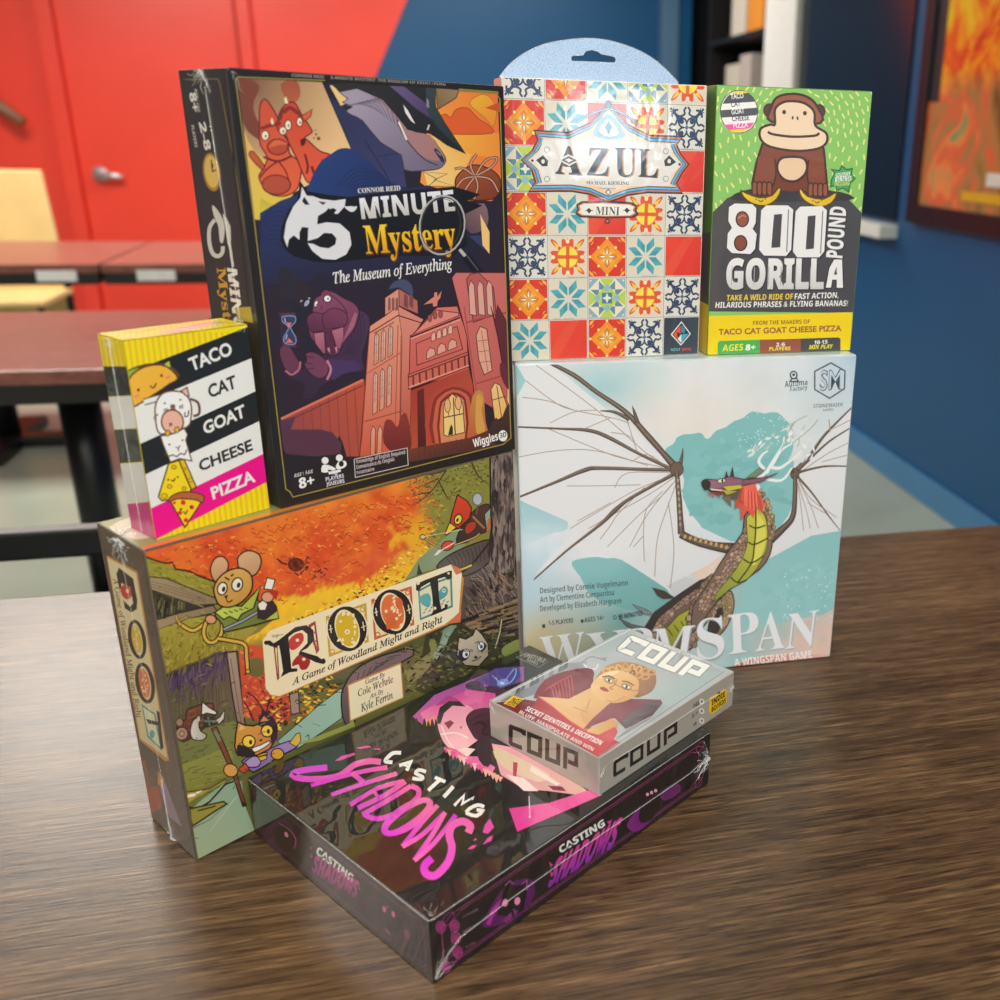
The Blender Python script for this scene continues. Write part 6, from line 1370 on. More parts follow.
    p.line([(230, 470), (240, 500), (255, 530)], 14, K); p.line([(230, 472), (240, 500), (253, 525)], 8, Y); p.line([(235, 505), (290, 478)], 10, K); p.line([(238, 505), (288, 480)], 5, Y); p.ell(592, 755, 12, 10, Y, ln=K, lw=5)
    p.poly([(425, 475), (470, 430), (560, 440), (600, 400), (650, 340), (640, 400), (740, 460), (745, 490), (640, 520), (560, 540), (470, 560), (465, 520)], '#7d8a3c', '#6a7430', ((480, 440), (640, 520)), sm=0, ln=K, lw=7)
    p.line([(470, 545), (560, 505), (640, 460)], 18, K); p.line([(470, 545), (560, 505), (640, 460)], 9, '#9aa0b5'); p.ell(405, 495, 28, 22, '#d99a6c', 10, ln=K, lw=6)
    p.poly([(425, 460), (480, 425), (560, 430), (620, 370), (655, 330), (640, 380), (620, 440), (560, 470), (540, 500), (500, 480), (470, 495)], '#c5d05a', '#aab848', ((460, 440), (620, 400)), sm=0, ln=K, lw=7)
    for k in range(5): p.line([(470 + k * 26, 458 - k * 5), (490 + k * 26, 470 - k * 7)], 6, '#4c5424')
    p.poly([(640, 440), (660, 400), (700, 385), (735, 430), (745, 480), (690, 500), (640, 490)], '#3a2a2a', ln=K, lw=4); p.poly([(640, 420), (670, 400), (690, 420), (680, 450), (650, 450)], '#ece4d8', ln=K, lw=4); p.poly([(690, 290), (730, 300), (715, 350), (675, 345)], '#eee8dc', ln=K, lw=5); p.ell(690, 385, 30, 26, '#d9a07c', ln=K, lw=5); p.poly([(690, 350), (745, 355), (735, 400), (705, 370)], '#c02c28'); p.poly([(680, 500), (740, 455), (742, 490)], '#b5c050')
    p.poly([(415, 290), (405, 240), (430, 190), (470, 185), (495, 220), (480, 270), (440, 310)], '#dcae84', '#c8966a', ((430, 190), (460, 300)), sm=3, ln=K, lw=7); p.poly([(545, 230), (545, 185), (590, 155), (645, 170), (660, 215), (635, 270), (590, 285), (555, 260)], '#dcae84', '#c8966a', ((560, 170), (620, 280)), sm=3, ln=K, lw=7)
    p.poly([(430, 390), (420, 340), (445, 290), (490, 255), (550, 240), (600, 265), (615, 310), (605, 360), (560, 410), (500, 435), (450, 425)], '#d8a85a', '#c8923e', ((480, 260), (540, 430)), sm=3, ln=K, lw=8)
    p.ell(463, 342, 24, 32, '#efe6d0', 15, ln=K, lw=7); p.ell(538, 322, 27, 34, '#efe6d0', 15, ln=K, lw=7); p.ell(470, 345, 9, 14, K, 15); p.ell(545, 325, 9, 14, K, 15)
    p.line([(475, 285), (500, 300)], 8, K); p.line([(505, 280), (520, 270)], 8, K); p.poly([(470, 380), (492, 372), (485, 395)], K); p.line([(482, 395), (495, 410), (515, 398)], 6, K, sm=3)
    p.line([(740, 195), (760, 215), (790, 225)], 9, '#5a2a1c'); p.ell(835, 225, 38, 30, '#7d3020', ln='#5a2a1c', lw=8); p.ell(835, 225, 14, 16, '#5a2018')
    p.scatter([(790, 190), (980, 200), (990, 290), (830, 280)], 40, lambda x, y: p.line([(x, y), (x + random.uniform(-25, 25), y + random.uniform(-20, 20))], 7, random.choice(['#5a2a1c', '#8a3a22'])))
    # ---- title plaque
    p.z(*D_)
    p.poly([(25, 395), (60, 355), (965, 30), (1000, 45), (1025, 100), (1010, 255), (985, 300), (940, 330), (105, 680), (60, 675), (30, 640)], '#c9863c', sm=0)
    p.poly([(15, 400), (50, 352), (960, 28), (1000, 48), (1015, 70), (1000, 265), (975, 290), (930, 325), (100, 678), (55, 670), (32, 640)], '#efe0b4', '#f3e9c6', ((60, 500), (700, 250)))
    p.poly([(960, 28), (1000, 48), (1015, 70), (985, 80)], '#d9784c'); p.poly([(1000, 265), (975, 290), (930, 325), (1008, 315), (1012, 250)], '#d9784c')
    p.poly([(70, 430), (90, 425), (100, 590), (88, 600)], '#8f3a2c'); p.poly([(78, 440), (86, 438), (92, 570)], '#efe0b4')
    p.poly([(245, 325), (280, 305), (300, 450), (285, 470)], '#a23a34'); p.poly([(258, 335), (274, 325), (288, 440)], '#efe0b4'); p.line([(262, 380), (285, 350)], 5, '#a23a34'); p.line([(268, 420), (290, 395)], 5, '#a23a34')
    R_ = '#c8362e'
    p.poly([(148, 400), (180, 370), (215, 365), (222, 400), (200, 430), (170, 450), (150, 440)], R_, sm=2); p.poly([(170, 500), (215, 460), (245, 480), (255, 510), (235, 545), (205, 545), (195, 520), (165, 530)], '#a82c28', sm=2); p.ell(190, 400, 9, 8, '#efe0b4'); p.ell(222, 495, 9, 8, '#efe0b4')
    KK = '#26221f'
    p.poly([(30, 405), (52, 400), (70, 415), (95, 400), (180, 335), (235, 325), (270, 350), (275, 400), (240, 440), (210, 455), (255, 470), (290, 480), (310, 495), (325, 490), (332, 505), (310, 518), (280, 510), (240, 490), (195, 470), (205, 450), (240, 415), (240, 370), (215, 350), (175, 362), (145, 385), (150, 440), (160, 540), (190, 540), (190, 555), (150, 560), (130, 570), (105, 585), (118, 555), (108, 480), (98, 425), (75, 435), (45, 425)], KK)
    p.ell(34, 412, 12, 11, KK); p.ell(318, 506, 14, 13, KK)
    for cx, cy, c1, c2 in ((440, 345, '#d9b422', '#c9a030'), (668, 262, '#e0743c', '#c9603a')):
        dx = 112
        p.poly([(cx - 108, cy - 62), (cx + 95, cy - 128), (cx + 108, cy + 65), (cx - 92, cy + 140)], c2); p.poly([(cx - 98, cy - 52), (cx + 84, cy - 112), (cx + 98, cy + 60), (cx - 82, cy + 126)], '#e8d9a4'); p.ell(cx, cy, 106, 116, '#efe0b4', -18)
        for a in range(4):
            x, y = cx + (-85, 75, 90, -75)[a], cy + (-48, -95, 50, 112)[a]; p.ring(x, y, 13, 13, 8, 8, c2)
        p.ring(cx, cy, 98, 112, 60, 98, KK, -8, 28, -16)
        p.line([(cx - 85, cy - 20), (cx - 80, cy + 20)], 5, '#efe0b4'); p.line([(cx - 92, cy + 5), (cx - 74, cy - 2)], 4, '#efe0b4'); p.line([(cx + 78, cy - 35), (cx + 85, cy + 10)], 5, '#efe0b4'); p.line([(cx + 70, cy - 5), (cx + 92, cy - 15)], 4, '#efe0b4')
        p.ell(cx, cy, 56, 88, c1, -12)
        for k in range(16): p.ell(cx + random.uniform(-45, 45), cy + random.uniform(-75, 75), random.uniform(4, 9), random.uniform(6, 14), '#efe0b4', random.uniform(0, 90), 8, layer=False)
        p.k += 1
    p.poly([(425, 300), (435, 290), (442, 330), (455, 330), (458, 295), (470, 300), (465, 345), (475, 370), (455, 400), (425, 400), (412, 370), (425, 345)], '#d9b422', sm=2); p.ell(440, 360, 14, 13, '#efe0b4'); p.ell(440, 360, 6, 6, '#d9b422')
    p.poly([(640, 285), (650, 265), (672, 268), (678, 290), (690, 330), (640, 350), (635, 310)], '#d9683a', sm=2); p.ell(640, 282, 10, 11, '#d9683a'); p.ell(682, 276, 10, 11, '#d9683a'); p.poly([(680, 210), (700, 190), (720, 215), (710, 250), (690, 245)], '#d9683a', sm=2)
    p.poly([(795, 155), (860, 120), (965, 85), (970, 240), (805, 305)], '#4c8f8f'); p.poly([(803, 162), (860, 132), (955, 98), (960, 232), (812, 292)], '#e8e0b8')
    p.poly([(800, 190), (845, 170), (860, 200), (850, 240), (815, 225)], '#5fb0b0', sm=2); p.poly([(895, 170), (925, 135), (945, 150), (940, 180), (905, 205)], '#4fa5a8', sm=2); p.ell(925, 158, 9, 10, '#e8e0b8'); p.ell(925, 158, 4, 4, '#33696c')
    for k in range(14): p.line([(820 + k * 9, 270 - k * 3 - (k % 3) * 12), (832 + k * 9, 262 - k * 3 - (k % 3) * 14)], 5, '#4c8f8f', layer=False)
    p.k += 1
    p.poly([(785, 115), (800, 118), (830, 105), (950, 60), (965, 58), (965, 95), (945, 105), (930, 90), (895, 100), (900, 190), (912, 250), (930, 240), (928, 225), (945, 228), (940, 250), (915, 262), (858, 285), (872, 255), (866, 180), (855, 115), (810, 140), (800, 160), (785, 155)], KK); p.ell(795, 120, 9, 9, '#efe0b4'); p.ell(948, 72, 6, 6, '#efe0b4'); p.ell(880, 245, 7, 8, '#efe0b4')
    p.line([(63, 385), (120, 370)], 3, '#7d6a40'); p.line([(60, 378), (95, 372), (85, 390)], 3, '#7d6a40')
    p.text('A Game of Woodland Might and Right', (163, 624), (920, 312), (158, 592), '#33291f', 'italic', .018)
    p.poly([(440, 622), (710, 512), (724, 690), (452, 808)], '#c98a48'); p.poly([(446, 628), (706, 522), (718, 686), (458, 798)], '#efe3bc')
    for t, bl, br, tl in (('Game By', (532, 622), (630, 582), (528, 598)), ('Cole Wehrle', (497, 682), (672, 610), (490, 650)), ('Art By', (552, 693), (622, 664), (548, 672)), ('Kyle Ferrin', (510, 758), (670, 690), (503, 722))): p.text(t, bl, br, tl, '#3a3026', 'italic', .012)
    p.done()
    # ---- spine
    q = Panel('side_panel', b, 'left', [(153, 820), (197, 859), (143.2, 550.8), (94.5, 521.5)], '#5a5044', M, .0012)
    q.z(90, 530, .3)
    for k in range(260):
        x, y = random.uniform(0, 370), random.uniform(0, 1000); q.line([(x, y), (x + random.uniform(-6, 14), y + random.uniform(10, 40))], random.uniform(1.5, 4), random.choice(['#4a4038', '#6b5f50', '#3a322c', '#75685a']), layer=False)
    q.k += 1
    q.poly([(170, 770), (190, 780), (215, 930), (205, 985), (185, 900)], '#8a5a3c'); q.poly([(235, 815), (260, 860), (310, 990), (270, 960), (240, 880)], '#8a7a8c'); q.poly([(232, 810), (250, 835), (245, 870), (230, 850)], '#c98a30'); q.poly([(195, 870), (235, 860), (245, 930), (215, 950)], '#9c5238')
    q.poly([(52, 85), (70, 92), (160, 140), (268, 775), (255, 778), (170, 712)], '#c98a4c'); q.poly([(56, 92), (155, 146), (262, 768), (172, 706)], '#e9dcae', '#d9ca98', ((100, 120), (220, 740)))
    q.poly([(88, 150), (96, 128), (145, 165), (160, 240), (158, 270), (140, 282), (118, 268), (112, 240), (135, 262), (146, 250), (136, 196), (104, 180), (106, 200), (98, 200)], KK)
    q.ell(122, 212, 18, 26, '#c8362e', -20); q.ell(126, 208, 6, 7, '#e9dcae')
    q.ring(160, 373, 30, 68, 17, 56, KK, -10); q.ell(158, 373, 16, 48, '#d9b422', -10); q.ring(187, 520, 32, 70, 19, 57, KK, -10); q.ell(185, 520, 17, 50, '#e0743c', -10)
    for c in ((160, 373), (187, 520)):
        for k in range(8): q.ell(c[0] + random.uniform(-10, 10), c[1] + random.uniform(-38, 38), 3, 5, '#e9dcae', 0, 7, layer=False)
    q.k += 1
    q.poly([(175, 590), (222, 622), (246, 745), (196, 700)], '#4c8f8f'); q.poly([(180, 600), (218, 626), (238, 732), (200, 696)], '#e0dcb4'); q.poly([(190, 640), (238, 650), (242, 662), (200, 656)], KK); q.poly([(226, 610), (236, 616), (250, 735), (240, 740), (232, 670)], KK); q.ell(212, 690, 9, 14, '#4fa5a8')
    q.text('A Game of Woodland Might and Right', (76, 165), (160, 640), (92, 160), '#4a3c2a', 'italic', .01)
    q.done()
    t = Panel('top_panel', b, 'top', [(143.2, 550.8), (515.3, 451.8), (462.4, 433), (94.5, 521.5)], '#8a8a52', M, .0012)
    t.uvpoly([(0, 0), (1, 0), (1, .1), (0, .1)], '#dd6a30', '#9a9a40', ((0, 0), (1, 0))); t.uvpoly([(.02, .3), (.14, .25), (.25, .5), (.12, .9), (.01, .8)], '#c9b9a0', sm=3); t.uvpoly([(.1, .3), (.35, .35), (.3, .7), (.14, .6)], '#a8a23c', sm=3); t.uvpoly([(.06, .6), (.2, .55), (.22, .9)], '#c58f7c', sm=2)
    t.done()
    w, d, h = b.dims; e = .0006
    wrap(b, [([(-e, .034, .05), (-e - .0003, .0335, .04), (-e, .035, .03), (-e - .0003, .0342, .02), (-e, .035, .01), (-e, .035, .002)], .0006), ([(-e, .034, h - .012), (-e, .033, h * .7), (-e, .0335, .05)], .00018)],
         [((-e, .034, h - .002), (0, 1, 0), (0, 0, -1), 14, .022, .0006), ((-e, .034, h - .002), (0, -1, 0), (0, 0, -1), 14, .022, .0006), ((.002, .034, h + e), (1, 0, 0), (0, 1, 0), 9, .02, .0005), ((.002, .034, h + e), (1, 0, 0), (0, -1, 0), 9, .02, .0005),
          ((-e, .034, .001), (0, 1, 0), (0, 0, 1), 9, .014, .0006), ((-e, .034, .001), (0, -1, 0), (0, 0, 1), 9, .014, .0006)], 11)
make_forest()
# ================================================================== the black box lying flat, and the small grey box on it
SW = '#d93aa8'
def make_shadows():
    b = Carton('black box with pink brush lettering lying flat on the table, small grey box on top', -.2913, .5768, TZ, -.6850, .201995, .259605, .046745,
               '#1d1b1d', (1.0, 1.85, .05, 10, .02), bev=.0012)
    M = print_mat('printed card under tight film, black box', 1.0, 1.85, .05, 10, .02)
    p = Panel('top_panel', b, 'top', [(244.8, 777), (427.9, 916), (706.7, 729.5), (526, 643.3)], '#1e1d1c', M)
    # magenta scene along the far half
    p.z(420, 640, .18)
    p.poly([(-60, 420), (60, 300), (250, 220), (420, 150), (560, 140), (560, 220), (430, 260), (300, 280), (200, 330), (60, 420), (0, 470)], '#7d4a94', '#c05aa4', ((480, 150), (40, 400)))
    p.poly([(280, 220), (400, 150), (520, 140), (545, 190), (500, 240), (400, 260)], '#5f4488', '#4a4a96', ((300, 210), (520, 180)))
    p.ell(440, 230, 34, 20, '#6f93d8', -20); p.ell(435, 235, 14, 9, '#cfe2ff'); p.line([(400, 200), (430, 240), (480, 230), (510, 190), (515, 150)], 6, '#8fb0ea', sm=4); p.line([(380, 190), (430, 235)], 4, '#9ab8ec'); p.line([(440, 235), (505, 150)], 4, '#9ab8ec')
    p.poly([(230, 240), (300, 220), (340, 260), (330, 310), (260, 280)], '#3f2c48', sm=2); p.poly([(340, 250), (430, 260), (470, 290), (380, 310)], '#4a2c4c', sm=2)
    p.poly([(-20, 400), (100, 330), (250, 270), (400, 290), (400, 460), (260, 430), (120, 440), (30, 490)], '#d84f9c', '#ef8ab0', ((100, 320), (80, 470)))
    p.poly([(0, 460), (60, 420), (40, 500)], '#f3a060'); p.poly([(60, 360), (140, 300), (200, 330), (120, 350)], '#b0408c')
    for k in range(12):
        x = -60 + k * 22; h_ = 40 + 35 * abs(math.sin(k * 1.7)); p.poly([(x - 22, 560 - k * 4), (x - 6, 520 - h_ - k * 3), (x, 500 - h_), (x + 8, 525 - h_), (x + 24, 570)], '#33302c')
    # skull-like creature: pale muzzle, dark eye sockets
    p.poly([(80, 450), (110, 390), (170, 355), (250, 360), (290, 400), (300, 470), (330, 520), (290, 560), (230, 600), (170, 610), (120, 570), (90, 510)], '#ef9ab8', '#f4b8c0', ((120, 380), (200, 600)), sm=3)
    p.poly([(75, 430), (90, 370), (140, 335), (200, 335), (235, 365), (160, 360), (115, 400), (95, 460), (80, 460)], '#2b2a28'); p.poly([(115, 455), (150, 440), (170, 455), (140, 490)], '#8a2f44'); p.poly([(200, 480), (215, 470), (212, 490)], '#c0506c')
    p.poly([(235, 440), (260, 395), (310, 375), (380, 380), (390, 480), (360, 540), (300, 550), (265, 510)], '#4a2436', sm=3); p.line([(280, 470), (310, 450), (345, 470), (330, 510), (360, 520)], 16, '#2f1a24', sm=3)
    p.line([(95, 520), (180, 510), (250, 540)], 9, '#f8e0dc', sm=3); p.line([(100, 470), (140, 560), (200, 620)], 7, '#f8e0dc', sm=3); p.poly([(180, 610), (230, 590), (290, 600), (250, 640), (200, 640)], '#f6d2d0')
    p.poly([(120, 590), (180, 600), (240, 640), (310, 640), (400, 700), (380, 740), (300, 700), (230, 660), (150, 620)], '#e75a9c', '#f07ab0', ((140, 600), (380, 720)))
    for k in range(16): x, y = 110 + k * 20, 590 + k * 10.5; p.poly([(x, y), (x + 34, y + 6), (x + 18, y + 34 + (k % 3) * 8)], random.choice(['#e75a9c', '#f3c0c8', '#d84a90', '#f4b4a4'])) ; p.k -= 1
    p.k += 1
    p.poly([(290, 560), (370, 540), (400, 620), (360, 700), (310, 660)], '#3a2a30', sm=2); p.poly([(380, 570), (560, 600), (800, 740), (910, 830), (850, 850), (700, 830), (560, 820), (430, 740)], '#f0a0b8', '#e2b4a4', ((400, 600), (820, 820)))
    p.poly([(400, 590), (520, 640), (700, 740), (640, 780), (480, 720), (400, 650)], '#d9c6a0', '#efcdbc', ((410, 600), (680, 760)), sm=2); p.poly([(500, 670), (525, 675), (515, 770), (498, 760)], '#b83a5c'); p.poly([(600, 690), (760, 790), (740, 800), (590, 720)], '#f8e4da'); p.poly([(690, 800), (770, 805), (790, 830), (720, 825)], '#8a2f54'); p.poly([(460, 740), (560, 760), (640, 830), (560, 830)], '#f8e0dc')
    p.z(430, 780, .29)
    p.poly([(262, 92), (400, 72), (560, 20), (580, 45), (430, 110), (290, 170)], '#e23a94', '#f06aa8', ((280, 150), (540, 30))); p.line([(330, 50), (333, 118)], 3, '#f4cfe0'); p.ell(333, 120, 4, 4, '#f4cfe0')
    # lettering
    p.z(270, 680, .25)
    W = '#f1f0ec'
    def st(P, w=15, sm=0): p.line(P, w, W, sm=sm)
    st([(512, 288), (480, 288), (455, 310), (452, 322), (478, 325)], 15, 3); st([(505, 338), (552, 322), (535, 358)], 14); st([(520, 332), (543, 342)], 11)
    st([(612, 362), (585, 355), (572, 368), (598, 382), (592, 392), (558, 388)], 14, 3); st([(648, 384), (690, 402)], 14); st([(668, 393), (622, 436)], 14); st([(722, 420), (684, 462)], 15)
    st([(726, 495), (764, 455), (758, 488), (798, 465), (795, 470)], 12)
    st([(845, 500), (820, 492), (785, 508), (778, 525), (815, 535), (838, 515), (815, 512)], 14, 2)
    a, c2 = '#f06aac', '#d42ad0'
    def pk(P, ax=((560, 400), (500, 640))): p.poly(P, a, c2, ax)
    def br(P, w, sm=3, w2=None): p.line(P, w, a, sm=sm, w2=w2, col2=c2)
    br([(432, 325), (390, 320), (330, 334), (298, 358), (262, 380), (200, 391), (120, 391), (80, 377), (112, 359), (218, 346)], 24)
    br([(458, 345), (330, 368), (155, 418)], 19, 3, 15); br([(497, 369), (380, 405), (236, 454)], 19, 3, 15); br([(318, 368), (368, 408)], 20)
    br([(525, 399), (420, 428), (312, 494)], 18); br([(531, 401), (450, 455), (343, 506)], 20); br([(405, 436), (428, 470)], 13)
    br([(553, 418), (460, 476), (362, 532)], 19); br([(553, 418), (583, 434), (574, 470), (500, 524), (420, 548), (365, 530)], 20, 4)
    p.poly([(540 + 118 * math.cos(t) * .839 + 50 * math.sin(t) * .545, 540 - 118 * math.cos(t) * .545 + 50 * math.sin(t) * .839) for t in [i * math.pi / 14 for i in range(28)]], c2, a, ((455, 600), (625, 475)))
    p.poly([(540 + 92 * math.cos(t) * .82 + 20 * math.sin(t) * .57, 540 - 92 * math.cos(t) * .57 + 20 * math.sin(t) * .82) for t in [i * math.pi / 14 for i in range(28)]], '#1e1d1c')
    for q in ([(660, 494), (600, 560), (522, 656)], [(522, 656), (600, 610), (690, 522)], [(690, 522), (640, 610), (570, 710)], [(570, 710), (650, 640), (733, 532)]): br(q, 19)
    br([(782, 602), (790, 575), (760, 557), (718, 575), (708, 615), (718, 660), (704, 715), (655, 768), (615, 760), (612, 728), (640, 702)], 30, 4)
    for P in ([(248, 320), (275, 300), (325, 288), (330, 295), (270, 318)], [(330, 268), (380, 258), (395, 265), (350, 272)], [(395, 272), (425, 270), (432, 278)], [(840, 600), (848, 570), (868, 545), (885, 580), (860, 605)], [(840, 648), (860, 620), (880, 612), (875, 632)], [(780, 666), (800, 650), (818, 650), (800, 664)], [(802, 632), (812, 622), (818, 630)]): p.poly(P, '#e04aa8', layer=False)
    p.k += 1
    p.z(420, 640, .18); p.text('UNSTABLE', (555, 82), (668, 118), (570, 62), '#9a9a94', 'bold', .01); p.text('GAMES', (570, 108), (632, 132), (578, 92), '#9a9a94', 'bold'); p.line([(515, 88), (565, 68)], 2, '#9a9a94'); p.line([(515, 88), (640, 145), (690, 112)], 2, '#9a9a94')
    p.done()
    # ---- short side (lower left)
    q = Panel('side_panel', b, 'front', [(254, 831), (433, 983.5), (427.9, 916), (244.8, 777)], '#1b191a', M)
    q.z(240, 780, .2); pk_ = '#8a3a6c'
    def side_frame(q, c):
        for i, w_ in ((.03, .00035), (.055, .00025)):
            r = q.w / q.h; iy = .07 + i * 1.6
            q.uvline([(i, iy + .1), (i + .03, iy), (1 - i - .03, iy), (1 - i, iy + .1), (1 - i, 1 - iy - .1), (1 - i - .03, 1 - iy), (i + .03, 1 - iy), (i, 1 - iy - .1), (i, iy + .1)], w_, c)
        for u, v in ((.05, .16), (.95, .16), (.05, .84), (.95, .84)):
            P = [(u + .016 * math.cos(t), v + .016 * r * math.sin(t)) for t in [k * math.pi / 6 for k in range(13)]]; q.uvline(P, .0003, c)
    side_frame(q, pk_)
    q.poly([(100, 240), (150, 190), (200, 170), (260, 270), (240, 330), (200, 350), (120, 300)], '#47203c', sm=3); q.poly([(150, 250), (170, 200), (205, 195), (245, 260), (240, 330), (190, 330)], '#1b191a', sm=3); q.line([(170, 195), (215, 220), (250, 270), (245, 320)], 4, '#b04a8c', sm=3); q.ell(207, 250, 8, 14, '#e28ab4', -20)
    q.poly([(580, 560), (680, 560), (800, 680), (860, 820), (760, 800), (640, 690)], '#33202c', sm=3); q.poly([(660, 600), (690, 580), (760, 630), (790, 720), (720, 740), (670, 680)], '#1b191a', sm=3)
    for x, y in ((693, 615), (742, 642)): q.ell(x, y, 8, 17, '#d96aa0', -15)
    q.poly([(705, 595), (715, 600), (708, 612)], '#b04a7c'); q.poly([(690, 705), (720, 725), (730, 755), (705, 735)], '#7d3a64'); q.ell(815, 745, 16, 26, '#6d2c54', -20)
    q.text('CASTING', (346, 335), (524, 478), (356, 300), '#eceae6', 'bold', .02)
    q.text('SHADOWS', (328, 425), (552, 560), (340, 345), '#c03a8c', 'boldslant', .03, col2='#8a2c7c')
    for k in range(14): q.line([(330 + k * 18, 420 + k * 10), (350 + k * 20, 460 + k * 13)], 3, '#5a2450', layer=False)
    q.k += 1
    for P in ([(318, 300), (328, 312), (318, 318)], [(325, 335), (332, 355), (322, 360)], [(555, 490), (570, 510), (560, 515)]): q.poly(P, '#b03a84')
    q.done()
    # ---- long side (lower right)
    s = Panel('side_panel', b, 'right', [(433, 983.5), (704.8, 778.5), (706.7, 729.5), (427.9, 916)], '#1c1a1e', M)
    side_frame(s, '#c04a94')
    s.z(430, 780, .29)
    s.poly([(190, 480), (230, 400), (280, 335), (360, 310), (380, 360), (330, 440), (240, 480)], '#5a1c5c', sm=3); s.poly([(205, 475), (225, 420), (262, 380), (255, 410), (230, 450), (220, 478)], '#b02a9c')
    s.poly([(245, 440), (262, 380), (270, 340), (290, 318), (300, 335), (330, 335), (350, 318), (352, 360), (340, 420), (300, 450)], '#18161a', sm=0); s.line([(275, 335), (292, 318), (302, 330)], 3, '#b05aa4'); s.line([(335, 330), (352, 316), (352, 352)], 3, '#b05aa4')
    s.ell(274, 397, 10, 14, '#f090b8', 15); s.ell(318, 390, 10, 14, '#f090b8', 15)
    s.poly([(300, 415), (320, 425), (310, 445)], '#7d2a74'); s.poly([(265, 460), (295, 430), (300, 445), (280, 468)], '#8a2a7c')
    s.poly([(690, 130), (720, 80), (770, 30), (790, 60), (780, 100), (740, 140), (715, 150)], '#8a2484', '#4a1c58', ((700, 100), (780, 60)), sm=2); s.poly([(730, 90), (745, 40), (790, -5), (830, 30), (800, 60), (770, 110), (735, 120)], '#18161a', sm=2)
    for x, y in ((757, 26), (770, 20), (783, 14)): s.ell(x, y, 5, 6, '#f0a0c0')
    s.poly([(800, 20), (850, -10), (860, 20), (810, 50)], '#6a2468', sm=2)
    s.text('CASTING', (468, 222), (620, 128), (462, 200), '#f1efec', 'bold', .02)
    s.text('SHADOWS', (425, 340), (652, 192), (450, 250), '#e0409c', 'boldslant', .03, col2='#8a2ab0')
    for P in ([(430, 250), (442, 262), (434, 272)], [(432, 285), (445, 290), (438, 305)], [(625, 115), (642, 108), (635, 128)], [(645, 118), (652, 112), (652, 122)]): s.poly(P, '#d040a0', layer=False)
    s.k += 1
    for x, y in ((36, 490), (88, 484), (94, 528), (100, 578), (55, 635)):
        s.ell(x, y, 12, 15, '#a02c74'); s.ring(x, y, 18, 22, 15, 19, '#c04a94')
    s.text('2-4 PLAYERS', (120, 455), (178, 425), (118, 447), '#7d5a74', 'bold'); s.text('AGES 14+', (120, 510), (180, 478), (118, 502), '#7d5a74', 'bold'); s.text('30 MIN', (130, 565), (165, 545), (128, 557), '#7d5a74', 'bold')
    s.done()
    w, d, h = b.dims; e = .0006
    wrap(b, [([(w + e, .004, .010), (w + e, .02, .021), (w + e, .06, .023), (w + e, .13, .0235), (w + e, .235, .022), (w + e, d - .002, .026)], .00028), ([(.002, -e * .3, h - .0004), (w - .001, -e * .3, h - .0004), (w + e * .3, .001, h - .0004), (w + e * .3, d - .002, h - .0004)], .0003)],
         [((w + e, .001, .004), (0, 1, 0), (0, 0, 1), 12, .022, .0003), ((w + e, d - .002, .025), (0, -1, 0), (0, 0, 1), 12, .02, .0006), ((w + e, d - .002, .025), (0, -1, 0), (0, 0, -1), 12, .02, .0006), ((w - .002, .003, h + .0003), (-1, 0, 0), (0, 1, 0), 7, .014, .00022)], 17)
    return b

